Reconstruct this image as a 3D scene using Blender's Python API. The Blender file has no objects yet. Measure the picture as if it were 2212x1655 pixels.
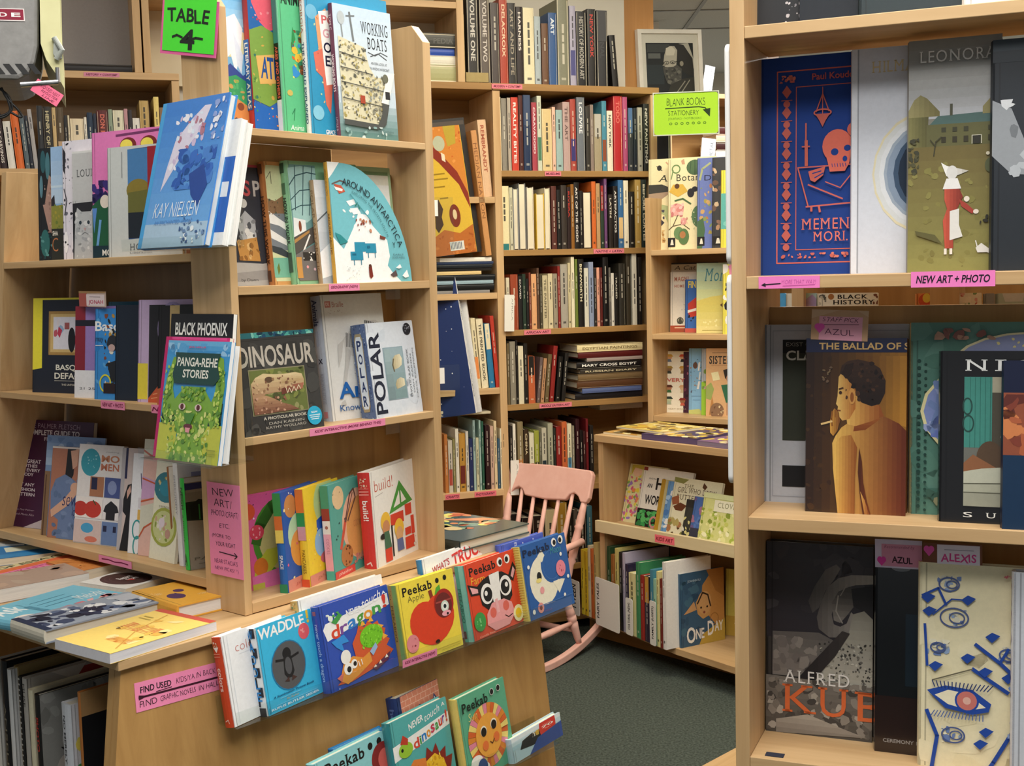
import bpy, math, random
from mathutils import Vector, Matrix

# ---------------------------------------------------------------- camera
SC = bpy.context.scene
COL = SC.collection
F_PX, PITCH, ROLL, CAM_H = 2678.4, math.radians(5.14), math.radians(-1.435), 1.45
FWD = Vector((0, math.cos(PITCH), -math.sin(PITCH)))
_U0 = Vector((0, math.sin(PITCH), math.cos(PITCH)))
_R0 = Vector((1, 0, 0))
RGT = math.cos(ROLL) * _R0 + math.sin(ROLL) * _U0
UPV = -math.sin(ROLL) * _R0 + math.cos(ROLL) * _U0
CAM = Vector((0, 0, CAM_H))
cam_data = bpy.data.cameras.new('camera')
cam_data.sensor_width = 36.0
cam_data.lens = F_PX / 2212 * 36.0
cam_data.clip_start = 0.05
cam = bpy.data.objects.new('camera', cam_data)
COL.objects.link(cam)
M = Matrix((RGT, UPV, -FWD)).transposed().to_4x4()
M.translation = CAM
cam.matrix_world = M
SC.camera = cam
# ---------------------------------------------------------------- exposure, world, lights
SC.view_settings.view_transform = 'Standard'
SC.view_settings.look = 'None'
SC.view_settings.gamma = 1.0
SC.view_settings.exposure = 0.0
SC.view_settings.use_curve_mapping = False
world = bpy.data.worlds.new('shop_daylight')
SC.world = world
world.use_nodes = True
bg = world.node_tree.nodes['Background']
bg.inputs['Color'].default_value = (0.93, 0.96, 1.0, 1)
bg.inputs['Strength'].default_value = 0.3
CEIL = 3.05


def area(name, x, y, sx, sy, watts, color=(1.0, 0.93, 0.82), z=CEIL - 0.09, aim=None):
    d = bpy.data.lights.new(name, 'AREA')
    d.shape = 'RECTANGLE'
    d.size, d.size_y, d.energy, d.color = sx, sy, watts, color
    o = bpy.data.objects.new(name, d)
    o.location = (x, y, z)
    if aim:
        o.rotation_euler = (Vector(aim) - Vector((x, y, z))).to_track_quat('-Z', 'Y').to_euler()
    COL.objects.link(o)
    return o


COOL, WARM = (1.0, 0.975, 0.94), (1.0, 0.89, 0.68)
LAMPS = [(-0.45, 1.15, 15, COOL), (0.85, 0.95, 27, COOL), (-0.1, 0.1, 34, COOL), (0.35, 2.5, 18, COOL), (0.55, 3.7, 36, WARM), (-1.7, 2.6, 12, WARM), (1.9, 3.6, 22, WARM), (1.6, 6.0, 60, COOL), (3.4, 7.6, 90, COOL), (0.4, 8.6, 90, COOL)]  # the deepest lamps are added to lift the dark ceiling at the back
for lx, ly, lw, lc in LAMPS:
    area('ceiling_lamp_light', lx, ly, 1.15, 0.55, lw, lc)

# ---------------------------------------------------------------- helpers: rays and frames


def pray(x, y):
    return FWD + (x - 1106.0) / F_PX * RGT + (827.5 - y) / F_PX * UPV


def proj(P):
    d = P - CAM
    w = d.dot(FWD)
    return 1106.0 + F_PX * d.dot(RGT) / w, 827.5 - F_PX * d.dot(UPV) / w


def on_z(x, y, z):
    r = pray(x, y)
    return CAM + r * ((z - CAM_H) / r.z)


ZUP = Vector((0, 0, 1))


class Frame:
    """A vertical furniture front: u runs along it to the right, d out of it towards the aisle, z up."""

    def __init__(s, O, az):
        a = math.radians(az)
        s.az = az
        s.u = Vector((math.sin(a), math.cos(a), 0))
        s.n = Vector((math.cos(a), -math.sin(a), 0))
        s.O = Vector((O[0], O[1], 0))

    def P(s, u, d, z):
        return s.O + s.u * u + s.n * d + ZUP * z

    def hit(s, x, y, d=0.0):
        r = pray(x, y)
        t = ((s.O - CAM).dot(s.n) + d) / r.dot(s.n)
        p = CAM + r * t - s.O
        return p.dot(s.u), p.z

    def hz(s, x, y, z):
        p = on_z(x, y, z) - s.O
        return p.dot(s.u), p.dot(s.n)

    def mat(s, u=0, d=0, z=0):
        m = Matrix((s.u, -s.n, ZUP)).transposed().to_4x4()
        m.translation = s.P(u, d, z)
        return m


def along_x(A, B, x):
    """q such that A + q B projects to column x."""
    A = A - CAM
    k = (x - 1106.0) / F_PX
    return -(A.dot(RGT) - k * A.dot(FWD)) / (B.dot(RGT) - k * B.dot(FWD))


def along_y(A, B, y):
    A = A - CAM
    k = (827.5 - y) / F_PX
    return -(A.dot(UPV) - k * A.dot(FWD)) / (B.dot(UPV) - k * B.dot(FWD))


TC = on_z(255, 1430, 0.78)                     # near corner of the island table
FC = Frame(TC, 40.4)                           # island, right-hand face
FL = Frame(TC, 130.4)                          # island, left-hand face
FB = Frame(CAM + pray(1240, 540) * 4.9, 70.24)  # long wall of bookcases
FR = Frame(CAM + pray(1620, 600) * 1.7, 112.43)  # near bookcase on the right
FK = Frame(on_z(1601, 1444, 0.08), 138.0)      # low cabinet of picture books
FU = Frame(FK.P(-0.6, -0.33, 0), 124.0)        # tall bookcase behind that cabinet
FW = Frame((0, 0), 90.0)                       # world axes

# ---------------------------------------------------------------- colours and materials
_hexc = {}


def hx(c):
    if c in _hexc:
        return _hexc[c]
    h = c if len(c) == 6 else ''.join(k * 2 for k in c)
    v = []
    for i in (0, 2, 4):
        s = int(h[i:i + 2], 16) / 255.0
        v.append(s / 12.92 if s <= 0.04045 else ((s + 0.055) / 1.055) ** 2.4)
    _hexc[c] = (v[0], v[1], v[2], 1.0)
    return _hexc[c]


def new_mat(name):
    m = bpy.data.materials.new(name)
    m.use_nodes = True
    nt = m.node_tree
    return m, nt, nt.nodes['Principled BSDF']


def N(nt, kind, **kw):
    n = nt.nodes.new(kind)
    for k, v in kw.items():
        n.inputs[k].default_value = v
    return n


def print_mat(name, rough, coat=0.0, grain=0.04):
    """Printed stock: ink colour from the mesh, with a faint procedural variation of ink and gloss."""
    m, nt, b = new_mat(name)
    a = nt.nodes.new('ShaderNodeAttribute')
    a.attribute_name = 'Col'
    tc = nt.nodes.new('ShaderNodeTexCoord')
    no = N(nt, 'ShaderNodeTexNoise', Scale=110.0, Detail=6.0, Roughness=0.75)
    nt.links.new(tc.outputs['Object'], no.inputs['Vector'])
    mr = N(nt, 'ShaderNodeMapRange')
    mr.inputs['To Min'].default_value = 1.0 - grain
    mr.inputs['To Max'].default_value = 1.0 + grain
    nt.links.new(no.outputs['Fac'], mr.inputs['Value'])
    mx = nt.nodes.new('ShaderNodeVectorMath')
    mx.operation = 'SCALE'
    nt.links.new(a.outputs['Color'], mx.inputs[0])
    nt.links.new(mr.outputs['Result'], mx.inputs['Scale'])
    nt.links.new(mx.outputs['Vector'], b.inputs['Base Color'])
    b.inputs['Roughness'].default_value = rough
    b.inputs['Specular IOR Level'].default_value = 0.4
    b.inputs['Coat Weight'].default_value = coat
    b.inputs['Coat Roughness'].default_value = 0.12
    return m


def wood_mat(name, c1, c2, axis, rough=0.42):
    m, nt, b = new_mat(name)
    tc = nt.nodes.new('ShaderNodeTexCoord')
    mp = nt.nodes.new('ShaderNodeMapping')
    sc = [26.0, 26.0, 26.0]
    sc[axis] = 1.3
    mp.inputs['Scale'].default_value = sc
    nt.links.new(tc.outputs['Object'], mp.inputs['Vector'])
    n1 = N(nt, 'ShaderNodeTexNoise', Scale=1.0, Detail=6.0, Roughness=0.6, Distortion=0.8)
    nt.links.new(mp.outputs['Vector'], n1.inputs['Vector'])
    n2 = N(nt, 'ShaderNodeTexNoise', Scale=1.6, Detail=2.0)
    nt.links.new(tc.outputs['Object'], n2.inputs['Vector'])
    ad = nt.nodes.new('ShaderNodeMath')
    ad.operation = 'MULTIPLY_ADD'
    ad.inputs[1].default_value = 0.35
    nt.links.new(n2.outputs['Fac'], ad.inputs[0])
    nt.links.new(n1.outputs['Fac'], ad.inputs[2])
    r = nt.nodes.new('ShaderNodeValToRGB')
    r.color_ramp.elements[0].position = 0.42
    r.color_ramp.elements[0].color = hx(c2)
    r.color_ramp.elements[1].position = 0.82
    r.color_ramp.elements[1].color = hx(c1)
    nt.links.new(ad.outputs[0], r.inputs['Fac'])
    nt.links.new(r.outputs['Color'], b.inputs['Base Color'])
    bp = N(nt, 'ShaderNodeBump', Strength=0.06, Distance=0.002)
    nt.links.new(n1.outputs['Fac'], bp.inputs['Height'])
    nt.links.new(bp.outputs['Normal'], b.inputs['Normal'])
    b.inputs['Roughness'].default_value = rough
    b.inputs['Specular IOR Level'].default_value = 0.35
    return m


def noisy_mat(name, c1, c2, scale, rough, bump=0.0, detail=4.0, metallic=0.0):
    m, nt, b = new_mat(name)
    tc = nt.nodes.new('ShaderNodeTexCoord')
    n1 = N(nt, 'ShaderNodeTexNoise', Scale=scale, Detail=detail, Roughness=0.65)
    nt.links.new(tc.outputs['Object'], n1.inputs['Vector'])
    r = nt.nodes.new('ShaderNodeValToRGB')
    r.color_ramp.elements[0].position = 0.33
    r.color_ramp.elements[0].color = hx(c2)
    r.color_ramp.elements[1].position = 0.68
    r.color_ramp.elements[1].color = hx(c1)
    nt.links.new(n1.outputs['Fac'], r.inputs['Fac'])
    nt.links.new(r.outputs['Color'], b.inputs['Base Color'])
    if bump:
        bp = N(nt, 'ShaderNodeBump', Strength=bump, Distance=0.004)
        nt.links.new(n1.outputs['Fac'], bp.inputs['Height'])
        nt.links.new(bp.outputs['Normal'], b.inputs['Normal'])
    b.inputs['Roughness'].default_value = rough
    b.inputs['Metallic'].default_value = metallic
    return m


def pages_mat():
    m, nt, b = new_mat('paper_edges')
    a = nt.nodes.new('ShaderNodeAttribute')
    a.attribute_name = 'Col'
    tc = nt.nodes.new('ShaderNodeTexCoord')
    mp = nt.nodes.new('ShaderNodeMapping')
    mp.inputs['Scale'].default_value = (9.0, 9.0, 900.0)
    nt.links.new(tc.outputs['Object'], mp.inputs['Vector'])
    n1 = N(nt, 'ShaderNodeTexNoise', Scale=1.0, Detail=1.0)
    nt.links.new(mp.outputs['Vector'], n1.inputs['Vector'])
    mr = N(nt, 'ShaderNodeMapRange')
    mr.inputs['From Min'].default_value = 0.3
    mr.inputs['From Max'].default_value = 0.7
    mr.inputs['To Min'].default_value = 0.86
    mr.inputs['To Max'].default_value = 1.02
    nt.links.new(n1.outputs['Fac'], mr.inputs['Value'])
    mx = nt.nodes.new('ShaderNodeVectorMath')
    mx.operation = 'SCALE'
    nt.links.new(a.outputs['Color'], mx.inputs[0])
    nt.links.new(mr.outputs['Result'], mx.inputs['Scale'])
    nt.links.new(mx.outputs['Vector'], b.inputs['Base Color'])
    b.inputs['Roughness'].default_value = 0.8
    return m


def clear_mat():
    m, nt, b = new_mat('clear_acrylic')
    nt.nodes.remove(b)
    out = nt.nodes['Material Output']
    tr = nt.nodes.new('ShaderNodeBsdfTransparent')
    tr.inputs['Color'].default_value = (0.95, 0.97, 0.96, 1)
    gl = nt.nodes.new('ShaderNodeBsdfGlossy')
    gl.inputs['Roughness'].default_value = 0.04
    fr = N(nt, 'ShaderNodeFresnel', IOR=1.45)
    no = N(nt, 'ShaderNodeTexNoise', Scale=40.0)
    ml = nt.nodes.new('ShaderNodeMath')
    ml.operation = 'MULTIPLY_ADD'
    ml.inputs[1].default_value = 0.05
    nt.links.new(no.outputs['Fac'], ml.inputs[0])
    nt.links.new(fr.outputs['Fac'], ml.inputs[2])
    mi = nt.nodes.new('ShaderNodeMixShader')
    ge = nt.nodes.new('ShaderNodeNewGeometry')
    fb = nt.nodes.new('ShaderNodeMath')
    fb.operation = 'SUBTRACT'
    fb.inputs[0].default_value = 1.0
    nt.links.new(ge.outputs['Backfacing'], fb.inputs[1])
    mf = nt.nodes.new('ShaderNodeMath')
    mf.operation = 'MULTIPLY'
    nt.links.new(ml.outputs[0], mf.inputs[0])
    nt.links.new(fb.outputs[0], mf.inputs[1])
    nt.links.new(mf.outputs[0], mi.inputs['Fac'])
    nt.links.new(tr.outputs[0], mi.inputs[1])
    nt.links.new(gl.outputs[0], mi.inputs[2])
    nt.links.new(mi.outputs[0], out.inputs['Surface'])
    return m


PRINT = print_mat('printed_cover', 0.42, 0.0, 0.13)
GLOSS = print_mat('laminated_cover', 0.22, 0.5, 0.13)
PAPER = print_mat('paper_card', 0.75, 0.0, 0.06)
CLOTH = print_mat('book_cloth', 0.85, 0.0, 0.12)
PAGES = pages_mat()
W1, W2 = 'D2B082', 'B79264'
WOODV = wood_mat('maple_upright_grain', W1, W2, 2)
WOODH = wood_mat('maple_level_grain', W1, W2, 0)
WOODP = wood_mat('birch_panel', 'BC935A', 'A57C48', 2)
DARKP = wood_mat('shaded_back_panel', 'A07C50', '8C6A42', 2)  # birch darkened: shade inside the left rack is put into the colour
DARKW = wood_mat('aged_oak', 'AA8450', '8E693C', 0)
POSTW = wood_mat('fir_column', 'BD8A52', 'A87640', 2)
CLEAR = clear_mat()
PINKP = noisy_mat('pink_chair_paint', 'EDBDAF', 'E4AFA0', 14.0, 0.5, 0.08)
GREYP = noisy_mat('grey_plastic', '8E8C88', '7F7D7A', 60.0, 0.5, 0.05)
METAL = noisy_mat('brushed_steel', 'C8C8C8', '8A8A8A', 30.0, 0.3, 0.0, 3.0, 1.0)
BLACKP = noisy_mat('black_cable_rubber', '1C1B1A', '111111', 40.0, 0.5)
CARPET = noisy_mat('green_carpet_pile', '58635A', '1F2622', 135.0, 0.95, 1.0, 5.0)
WALLM = noisy_mat('white_wall_paint', 'DAD5C9', 'D0CBBF', 3.0, 0.8, 0.03)
CEILM = noisy_mat('ceiling_tile_board', 'CFCDC8', 'BDBBB6', 160.0, 0.9, 0.3)
FIXTM = noisy_mat('white_enamel', 'E8E8E4', 'DEDEDA', 20.0, 0.4)
MANILA = noisy_mat('manila_board', 'E2D2A6', 'D8C69A', 10.0, 0.7)

# ---------------------------------------------------------------- mesh collector


class MB:
    def __init__(s):
        s.v, s.f, s.c, s.m = [], [], [], []

    def poly(s, pts, col='fff', mi=0):
        i = len(s.v)
        s.v.extend(tuple(p) for p in pts)
        s.f.append(tuple(range(i, i + len(pts))))
        s.c.append(col)
        s.m.append(mi)

    def box(s, x0, x1, y0, y1, z0, z1, col='fff', mi=0):
        P = [(x0, y0, z0), (x1, y0, z0), (x1, y1, z0), (x0, y1, z0), (x0, y0, z1), (x1, y0, z1), (x1, y1, z1), (x0, y1, z1)]
        i = len(s.v)
        s.v.extend(P)
        for q in ((0, 3, 2, 1), (4, 5, 6, 7), (0, 1, 5, 4), (1, 2, 6, 5), (2, 3, 7, 6), (3, 0, 4, 7)):
            s.f.append(tuple(i + k for k in q))
            s.c.append(col)
            s.m.append(mi)

    def prism(s, outline, z0, z1, col='fff', axis=2, mi=0):
        """Outline (counter-clockwise list of 2-D points) extruded along an axis between z0 and z1."""
        def put(a, b, c):
            return (a, b, c) if axis == 2 else ((c, a, b) if axis == 0 else (b, c, a))
        n = len(outline)
        i = len(s.v)
        s.v.extend(put(a, b, z0) for a, b in outline)
        s.v.extend(put(a, b, z1) for a, b in outline)
        s.f.append(tuple(i + k for k in reversed(range(n))))
        s.f.append(tuple(i + n + k for k in range(n)))
        s.c += [col] * 2
        s.m += [mi] * 2
        for k in range(n):
            k2 = (k + 1) % n
            s.f.append((i + k, i + k2, i + n + k2, i + n + k))
            s.c.append(col)
            s.m.append(mi)

    def hexa(s, P, col='fff', mi=0):
        """Eight corners: bottom ring of four, top ring of four, both counter-clockwise from above."""
        i = len(s.v)
        s.v.extend(tuple(p) for p in P)
        for q in ((0, 3, 2, 1), (4, 5, 6, 7), (0, 1, 5, 4), (1, 2, 6, 5), (2, 3, 7, 6), (3, 0, 4, 7)):
            s.f.append(tuple(i + k for k in q))
            s.c.append(col)
            s.m.append(mi)

    def tube(s, pts, radii, col='fff', seg=12, mi=0):
        pts = [Vector(p) for p in pts]
        n = len(pts)
        if not hasattr(radii, '__len__'):
            radii = [radii] * n
        i = len(s.v)
        t0 = (pts[1] - pts[0]).normalized()
        a = t0.orthogonal().normalized()
        for k in range(n):
            t = (pts[min(k + 1, n - 1)] - pts[max(k - 1, 0)]).normalized()
            a = (a - t * a.dot(t)).normalized()
            b = t.cross(a)
            for j in range(seg):
                th = 2 * math.pi * j / seg
                s.v.append(tuple(pts[k] + (a * math.cos(th) + b * math.sin(th)) * radii[k]))
        for k in range(n - 1):
            for j in range(seg):
                j2 = (j + 1) % seg
                s.f.append((i + k * seg + j, i + k * seg + j2, i + (k + 1) * seg + j2, i + (k + 1) * seg + j))
                s.c.append(col)
                s.m.append(mi)
        s.f.append(tuple(i + j for j in reversed(range(seg))))
        s.f.append(tuple(i + (n - 1) * seg + j for j in range(seg)))
        s.c += [col] * 2
        s.m += [mi] * 2

    def build(s, name, mats, matrix=None, parent=None, bevel=0.0, smooth=False):
        if not isinstance(mats, (list, tuple)):
            mats = [mats]
        me = bpy.data.meshes.new(name)
        me.from_pydata(s.v, [], s.f)
        for m in mats:
            me.materials.append(m)
        if len(mats) > 1:
            me.polygons.foreach_set('material_index', s.m)
        at = me.attributes.new('Col', 'FLOAT_COLOR', 'FACE')
        flat = []
        for c in s.c:
            flat.extend(hx(c))
        at.data.foreach_set('color', flat)
        if smooth:
            me.polygons.foreach_set('use_smooth', [True] * len(me.polygons))
        me.update()
        o = bpy.data.objects.new(name, me)
        COL.objects.link(o)
        if parent is not None:
            o.parent = parent
        if matrix is not None:
            if parent is not None:
                o.matrix_parent_inverse = Matrix.Identity(4)
                o.matrix_basis = parent_world(parent).inverted() @ matrix
            else:
                o.matrix_world = matrix
                o.matrix_basis = matrix
        if bevel:
            bv = o.modifiers.new('eased_edges', 'BEVEL')
            bv.width, bv.segments, bv.limit_method = bevel, 2, 'ANGLE'
        return o


def parent_world(p):
    m = p.matrix_basis.copy()
    while p.parent is not None:
        p = p.parent
        m = p.matrix_basis @ m
    return m


LABELS = {}


def tag(o, label, cat, group=None, kind=None):
    o['label'] = label
    o['category'] = cat
    if group:
        o['group'] = group
    if kind:
        o['kind'] = kind
    LABELS.setdefault(label, []).append(o.name)
    return o


def empty(name, matrix, label=None, cat=None, group=None):
    o = bpy.data.objects.new(name, None)
    o.empty_display_size = 0.1
    COL.objects.link(o)
    o.matrix_basis = matrix
    if label:
        tag(o, label, cat, group)
    return o


def structure(name, mb, mat, matrix=None):
    o = mb.build(name, mat, matrix)
    o['kind'] = 'structure'
    return o


# ---------------------------------------------------------------- lettering
GL = {}


def load_glyphs():
    chars = 'ABCDEFGHIJKLMNOPQRSTUVWXYZabcdefghijklmnopqrstuvwxyz0123456789!?/+()-.,:;&\'"*'
    jobs = []
    for st, off in (('r', 0.0), ('b', 0.022), ('h', -0.012)):
        for txt in [c for c in chars] + [c + '|' for c in chars] + ['|', 'H H', 'HH']:
            cu = bpy.data.curves.new('glyph', 'FONT')
            cu.body = txt
            cu.resolution_u = 3
            cu.offset = off
            ob = bpy.data.objects.new('glyph', cu)
            COL.objects.link(ob)
            jobs.append((st, txt, ob, cu))
    bpy.context.view_layer.update()
    dg = bpy.context.evaluated_depsgraph_get()
    raw = {}
    for st, txt, ob, cu in jobs:
        ev = ob.evaluated_get(dg)
        me = ev.to_mesh()
        vs = [(v.co.x, v.co.y) for v in me.vertices]
        fs = [tuple(p.vertices) for p in me.polygons]
        raw[(st, txt)] = (vs, fs)
        ev.to_mesh_clear()
    for st, txt, ob, cu in jobs:
        bpy.data.objects.remove(ob)
        bpy.data.curves.remove(cu)
    for st in 'rbh':
        barx = max(v[0] for v in raw[(st, '|')][0])
        for c in chars:
            vs, fs = raw[(st, c)]
            adv = max(v[0] for v in raw[(st, c + '|')][0]) - barx
            # flat stem ends, for slab feet
            feet = []
            ys = [v[1] for v in vs]
            for yy in (min(ys), max(ys)):
                if c.isalpha() and (abs(yy) < 0.03 or yy > 0.6):
                    xs = sorted(v[0] for v in vs if abs(v[1] - yy) < 0.004)
                    k = 0
                    while k + 1 < len(xs):
                        if 0.05 < xs[k + 1] - xs[k] < 0.2:
                            feet.append((xs[k], xs[k + 1], yy, yy < 0.3))
                            k += 2
                        else:
                            k += 1
            GL[(st, c)] = ([[vs[i] for i in f] for f in fs], adv, feet)
        GL[(st, ' ')] = ([], max(v[0] for v in raw[(st, 'H H')][0]) - max(v[0] for v in raw[(st, 'HH')][0]), [])


load_glyphs()


def text_polys(s, flags):
    st = 'b' if 'b' in flags else ('h' if 'h' in flags else 'r')
    out, x = [], 0.0
    rnd = random.Random(len(s) * 7 + ord(s[0]))
    for c in s:
        g = GL.get((st, c))
        if g is None:
            continue
        dy = rnd.uniform(-0.05, 0.05) if 'w' in flags else 0.0
        rt = rnd.uniform(-0.13, 0.13) if 'w' in flags else 0.0
        ps = list(g[0])
        if 's' in flags:
            for a, b, yy, low in g[2]:
                q0, q1 = (yy, yy + 0.05) if low else (yy - 0.05, yy)
                ps.append([(a - 0.055, q0), (b + 0.055, q0), (b + 0.055, q1), (a - 0.055, q1)])
        for p in ps:
            q = []
            for (a, b) in p:
                if 'i' in flags:
                    a += b * 0.22
                a, b = a + b * rt, b - (a - 0.3) * rt * 0.6
                q.append((x + a, b + dy))
            out.append(q)
        x += g[1] * (1.12 if 's' in flags else 1.0)
    return out


def clip_poly(p, x0, x1, y0, y1):
    for ax, lim, sgn in ((0, x0, 1), (0, x1, -1), (1, y0, 1), (1, y1, -1)):
        if not p:
            return p
        out = []
        for i in range(len(p)):
            a, b = p[i - 1], p[i]
            ia, ib = (a[ax] - lim) * sgn >= 0, (b[ax] - lim) * sgn >= 0
            if ia != ib:
                t = (lim - a[ax]) / (b[ax] - a[ax])
                out.append((a[0] + (b[0] - a[0]) * t, a[1] + (b[1] - a[1]) * t))
            if ib:
                out.append(b)
        p = out
    return p


LAY = 0.00007


def area2(p):
    return sum(p[i - 1][0] * p[i][1] - p[i][0] * p[i - 1][1] for i in range(len(p)))


def draw(mb, art, w, h, put, z0=0.00012, shape=None):
    """Prints artwork on a face. art: 'r x0 y0 x1 y1 col; e cx cy rx ry col; c cx cy r col; o cx cy rx ry wid col; p x y ... col;
    l wid x y ... col; t x0 y0 x1 y1 col flags TEXT; s seed n x0 y0 x1 y1 rmin rmax col...; g x0 y0 x1 y1 n col col' with x, y in fractions
    from the face's top left corner. put(X, Y, Z) gives the local point."""
    z = z0

    def emit(p, col):
        p = clip_poly(p, 0, 1, 0, 1)
        if len(p) < 3:
            return
        q = [(a * w, (1 - b) * h) for a, b in p]
        ar = area2(q)
        if abs(ar) < 1e-10:
            return
        if ar < 0:
            q.reverse()
        mb.poly([put(a, b, z) for a, b in q], col)

    asp = w / h

    def ell(cx, cy, rx, ry, n=20):
        return [(cx + rx * math.cos(2 * math.pi * k / n), cy + ry * math.sin(2 * math.pi * k / n)) for k in range(n)]

    def stroke(pts, wid, col):
        for (a, b) in zip(pts[:-1], pts[1:]):
            dx, dy = (b[0] - a[0]) * w, (b[1] - a[1]) * h
            L = math.hypot(dx, dy)
            if L < 1e-9:
                continue
            nx, ny = -dy / L * wid * 0.5, dx / L * wid * 0.5   # wid: fraction of width
            nx, ny = nx, ny * asp
            ex, ey = dx / L * wid * 0.25, dy / L * wid * 0.25 * asp
            emit([(a[0] + nx - ex, a[1] + ny - ey), (b[0] + nx + ex, b[1] + ny + ey), (b[0] - nx + ex, b[1] - ny + ey), (a[0] - nx - ex, a[1] - ny - ey)], col)

    for cmd in art.split(';'):
        T = cmd.split()
        if not T:
            continue
        k = T[0]
        z += LAY
        if k == 'r':
            x0, y0, x1, y1 = map(float, T[1:5])
            emit([(x0, y0), (x1, y0), (x1, y1), (x0, y1)], T[5])
        elif k == 'e':
            cx, cy, rx, ry = map(float, T[1:5])
            emit(ell(cx, cy, rx, ry), T[5])
        elif k == 'c':
            cx, cy, r = map(float, T[1:4])
            emit(ell(cx, cy, r, r * asp, 24), T[4])
        elif k == 'o':
            cx, cy, rx, ry, wd = map(float, T[1:6])
            n = 28
            ri, rj = max(rx - wd, 0), max(ry - wd * asp, 0)
            for q in range(n):
                a, b = 2 * math.pi * q / n, 2 * math.pi * (q + 1) / n
                emit([(cx + rx * math.cos(a), cy + ry * math.sin(a)), (cx + rx * math.cos(b), cy + ry * math.sin(b)),
                      (cx + ri * math.cos(b), cy + rj * math.sin(b)), (cx + ri * math.cos(a), cy + rj * math.sin(a))], T[6])
        elif k == 'p':
            n = list(map(float, T[1:-1]))
            emit(list(zip(n[0::2], n[1::2])), T[-1])
        elif k == 'l':
            n = list(map(float, T[2:-1]))
            stroke(list(zip(n[0::2], n[1::2])), float(T[1]), T[-1])
        elif k == 's':
            rnd = random.Random(int(T[1]))
            x0, y0, x1, y1, r0, r1 = map(float, T[3:9])
            for q in range(int(T[2])):
                cx, cy, r = rnd.uniform(x0, x1), rnd.uniform(y0, y1), rnd.uniform(r0, r1)
                ph, sq = rnd.uniform(0, 6.28), rnd.uniform(0.45, 1.0)
                pts = []
                for j in range(7):
                    a = 2 * math.pi * j / 7
                    rr = r * rnd.uniform(0.75, 1.15)
                    X, Y = rr * math.cos(a), rr * sq * math.sin(a)
                    pts.append((min(max(cx + X * math.cos(ph) - Y * math.sin(ph), x0), x1), min(max(cy + (X * math.sin(ph) + Y * math.cos(ph)) * asp, y0), y1)))
                if q % 6 == 5:
                    z += LAY * 0.5
                emit(pts, T[9 + q % (len(T) - 9)])
        elif k == 'g':
            x0, y0, x1, y1 = map(float, T[1:5])
            n = int(T[5])
            A, B = T[6], T[7]
            A = A if len(A) == 6 else ''.join(c * 2 for c in A)
            B = B if len(B) == 6 else ''.join(c * 2 for c in B)
            for q in range(n):
                t = q / max(n - 1, 1)
                col = ''.join('%02x' % round(int(A[i:i + 2], 16) * (1 - t) + int(B[i:i + 2], 16) * t) for i in (0, 2, 4))
                emit([(x0, y0 + (y1 - y0) * q / n), (x1, y0 + (y1 - y0) * q / n), (x1, y0 + (y1 - y0) * (q + 1) / n), (x0, y0 + (y1 - y0) * (q + 1) / n)], col)
        elif k in 'hv':       # polygon filled in n stripes of ink from one colour to another, across (h) or down (v)
            n = int(T[1])
            A, B = T[2], T[3]
            q = list(map(float, T[4:]))
            P = list(zip(q[0::2], q[1::2]))
            ax = 0 if k == 'h' else 1
            lo, hi = min(p[ax] for p in P), max(p[ax] for p in P)
            for j in range(n):
                a, b = lo + (hi - lo) * j / n, lo + (hi - lo) * (j + 1) / n
                c = clip_poly(P, a, b, -9, 9) if ax == 0 else clip_poly(P, -9, 9, a, b)
                if len(c) > 2:
                    emit(c, _mix(A, B, j / max(n - 1, 1)))
        elif k == 'q':        # lettering along a curve: x0 y0 xc yc x1 y1 height colour flags TEXT
            x0, y0, xc, yc, x1, y1, hh = map(float, T[1:8])
            col, flags = T[8], T[9]
            txt = ' '.join(T[10:])
            st = 'b' if 'b' in flags else ('h' if 'h' in flags else 'r')
            tot = sum(GL[(st, c)][1] for c in txt)
            run = 0.0
            sc = hh * h / 0.7
            for c in txt:
                g = GL[(st, c)]
                tt = (run + g[1] / 2) / tot
                bx = (1 - tt) ** 2 * x0 + 2 * tt * (1 - tt) * xc + tt * tt * x1
                by = (1 - tt) ** 2 * y0 + 2 * tt * (1 - tt) * yc + tt * tt * y1
                dx = (2 * (1 - tt) * (xc - x0) + 2 * tt * (x1 - xc)) * w
                dy = (2 * (1 - tt) * (yc - y0) + 2 * tt * (y1 - yc)) * h
                L = math.hypot(dx, dy)
                ux, uy = dx / L, dy / L
                for p in g[0]:
                    emit([(bx + ((a - g[1] / 2) * ux + b * uy) * sc / w, by + ((a - g[1] / 2) * uy - b * ux) * sc / h) for a, b in p], col)
                run += g[1]
        elif k == 't':
            x0, y0, x1, y1 = map(float, T[1:5])
            col, flags = T[5], T[6]
            txt = ' '.join(T[7:])
            ps = text_polys(txt, flags)
            if not ps:
                continue
            ax = [a for p in ps for a, b in p]
            ay = [b for p in ps for a, b in p]
            mx0, mx1, my0, my1 = min(ax), max(ax), min(ay), max(ay)
            for p in ps:
                q = []
                for a, b in p:
                    fa, fb = (a - mx0) / (mx1 - mx0), (my1 - b) / max(my1 - my0, 1e-6)
                    if 'v' in flags:      # reads downwards
                        fa, fb = 1 - fb, fa
                    elif 'V' in flags:    # reads upwards
                        fa, fb = fb, 1 - fa
                    X, Y = x0 + (x1 - x0) * fa, y0 + (y1 - y0) * fb
                    if 'u' in flags:      # climbs to the right
                        Y -= (X - x0) * 0.16 * asp
                    q.append((X, Y))
                emit(q, col)


# ---------------------------------------------------------------- books


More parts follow.
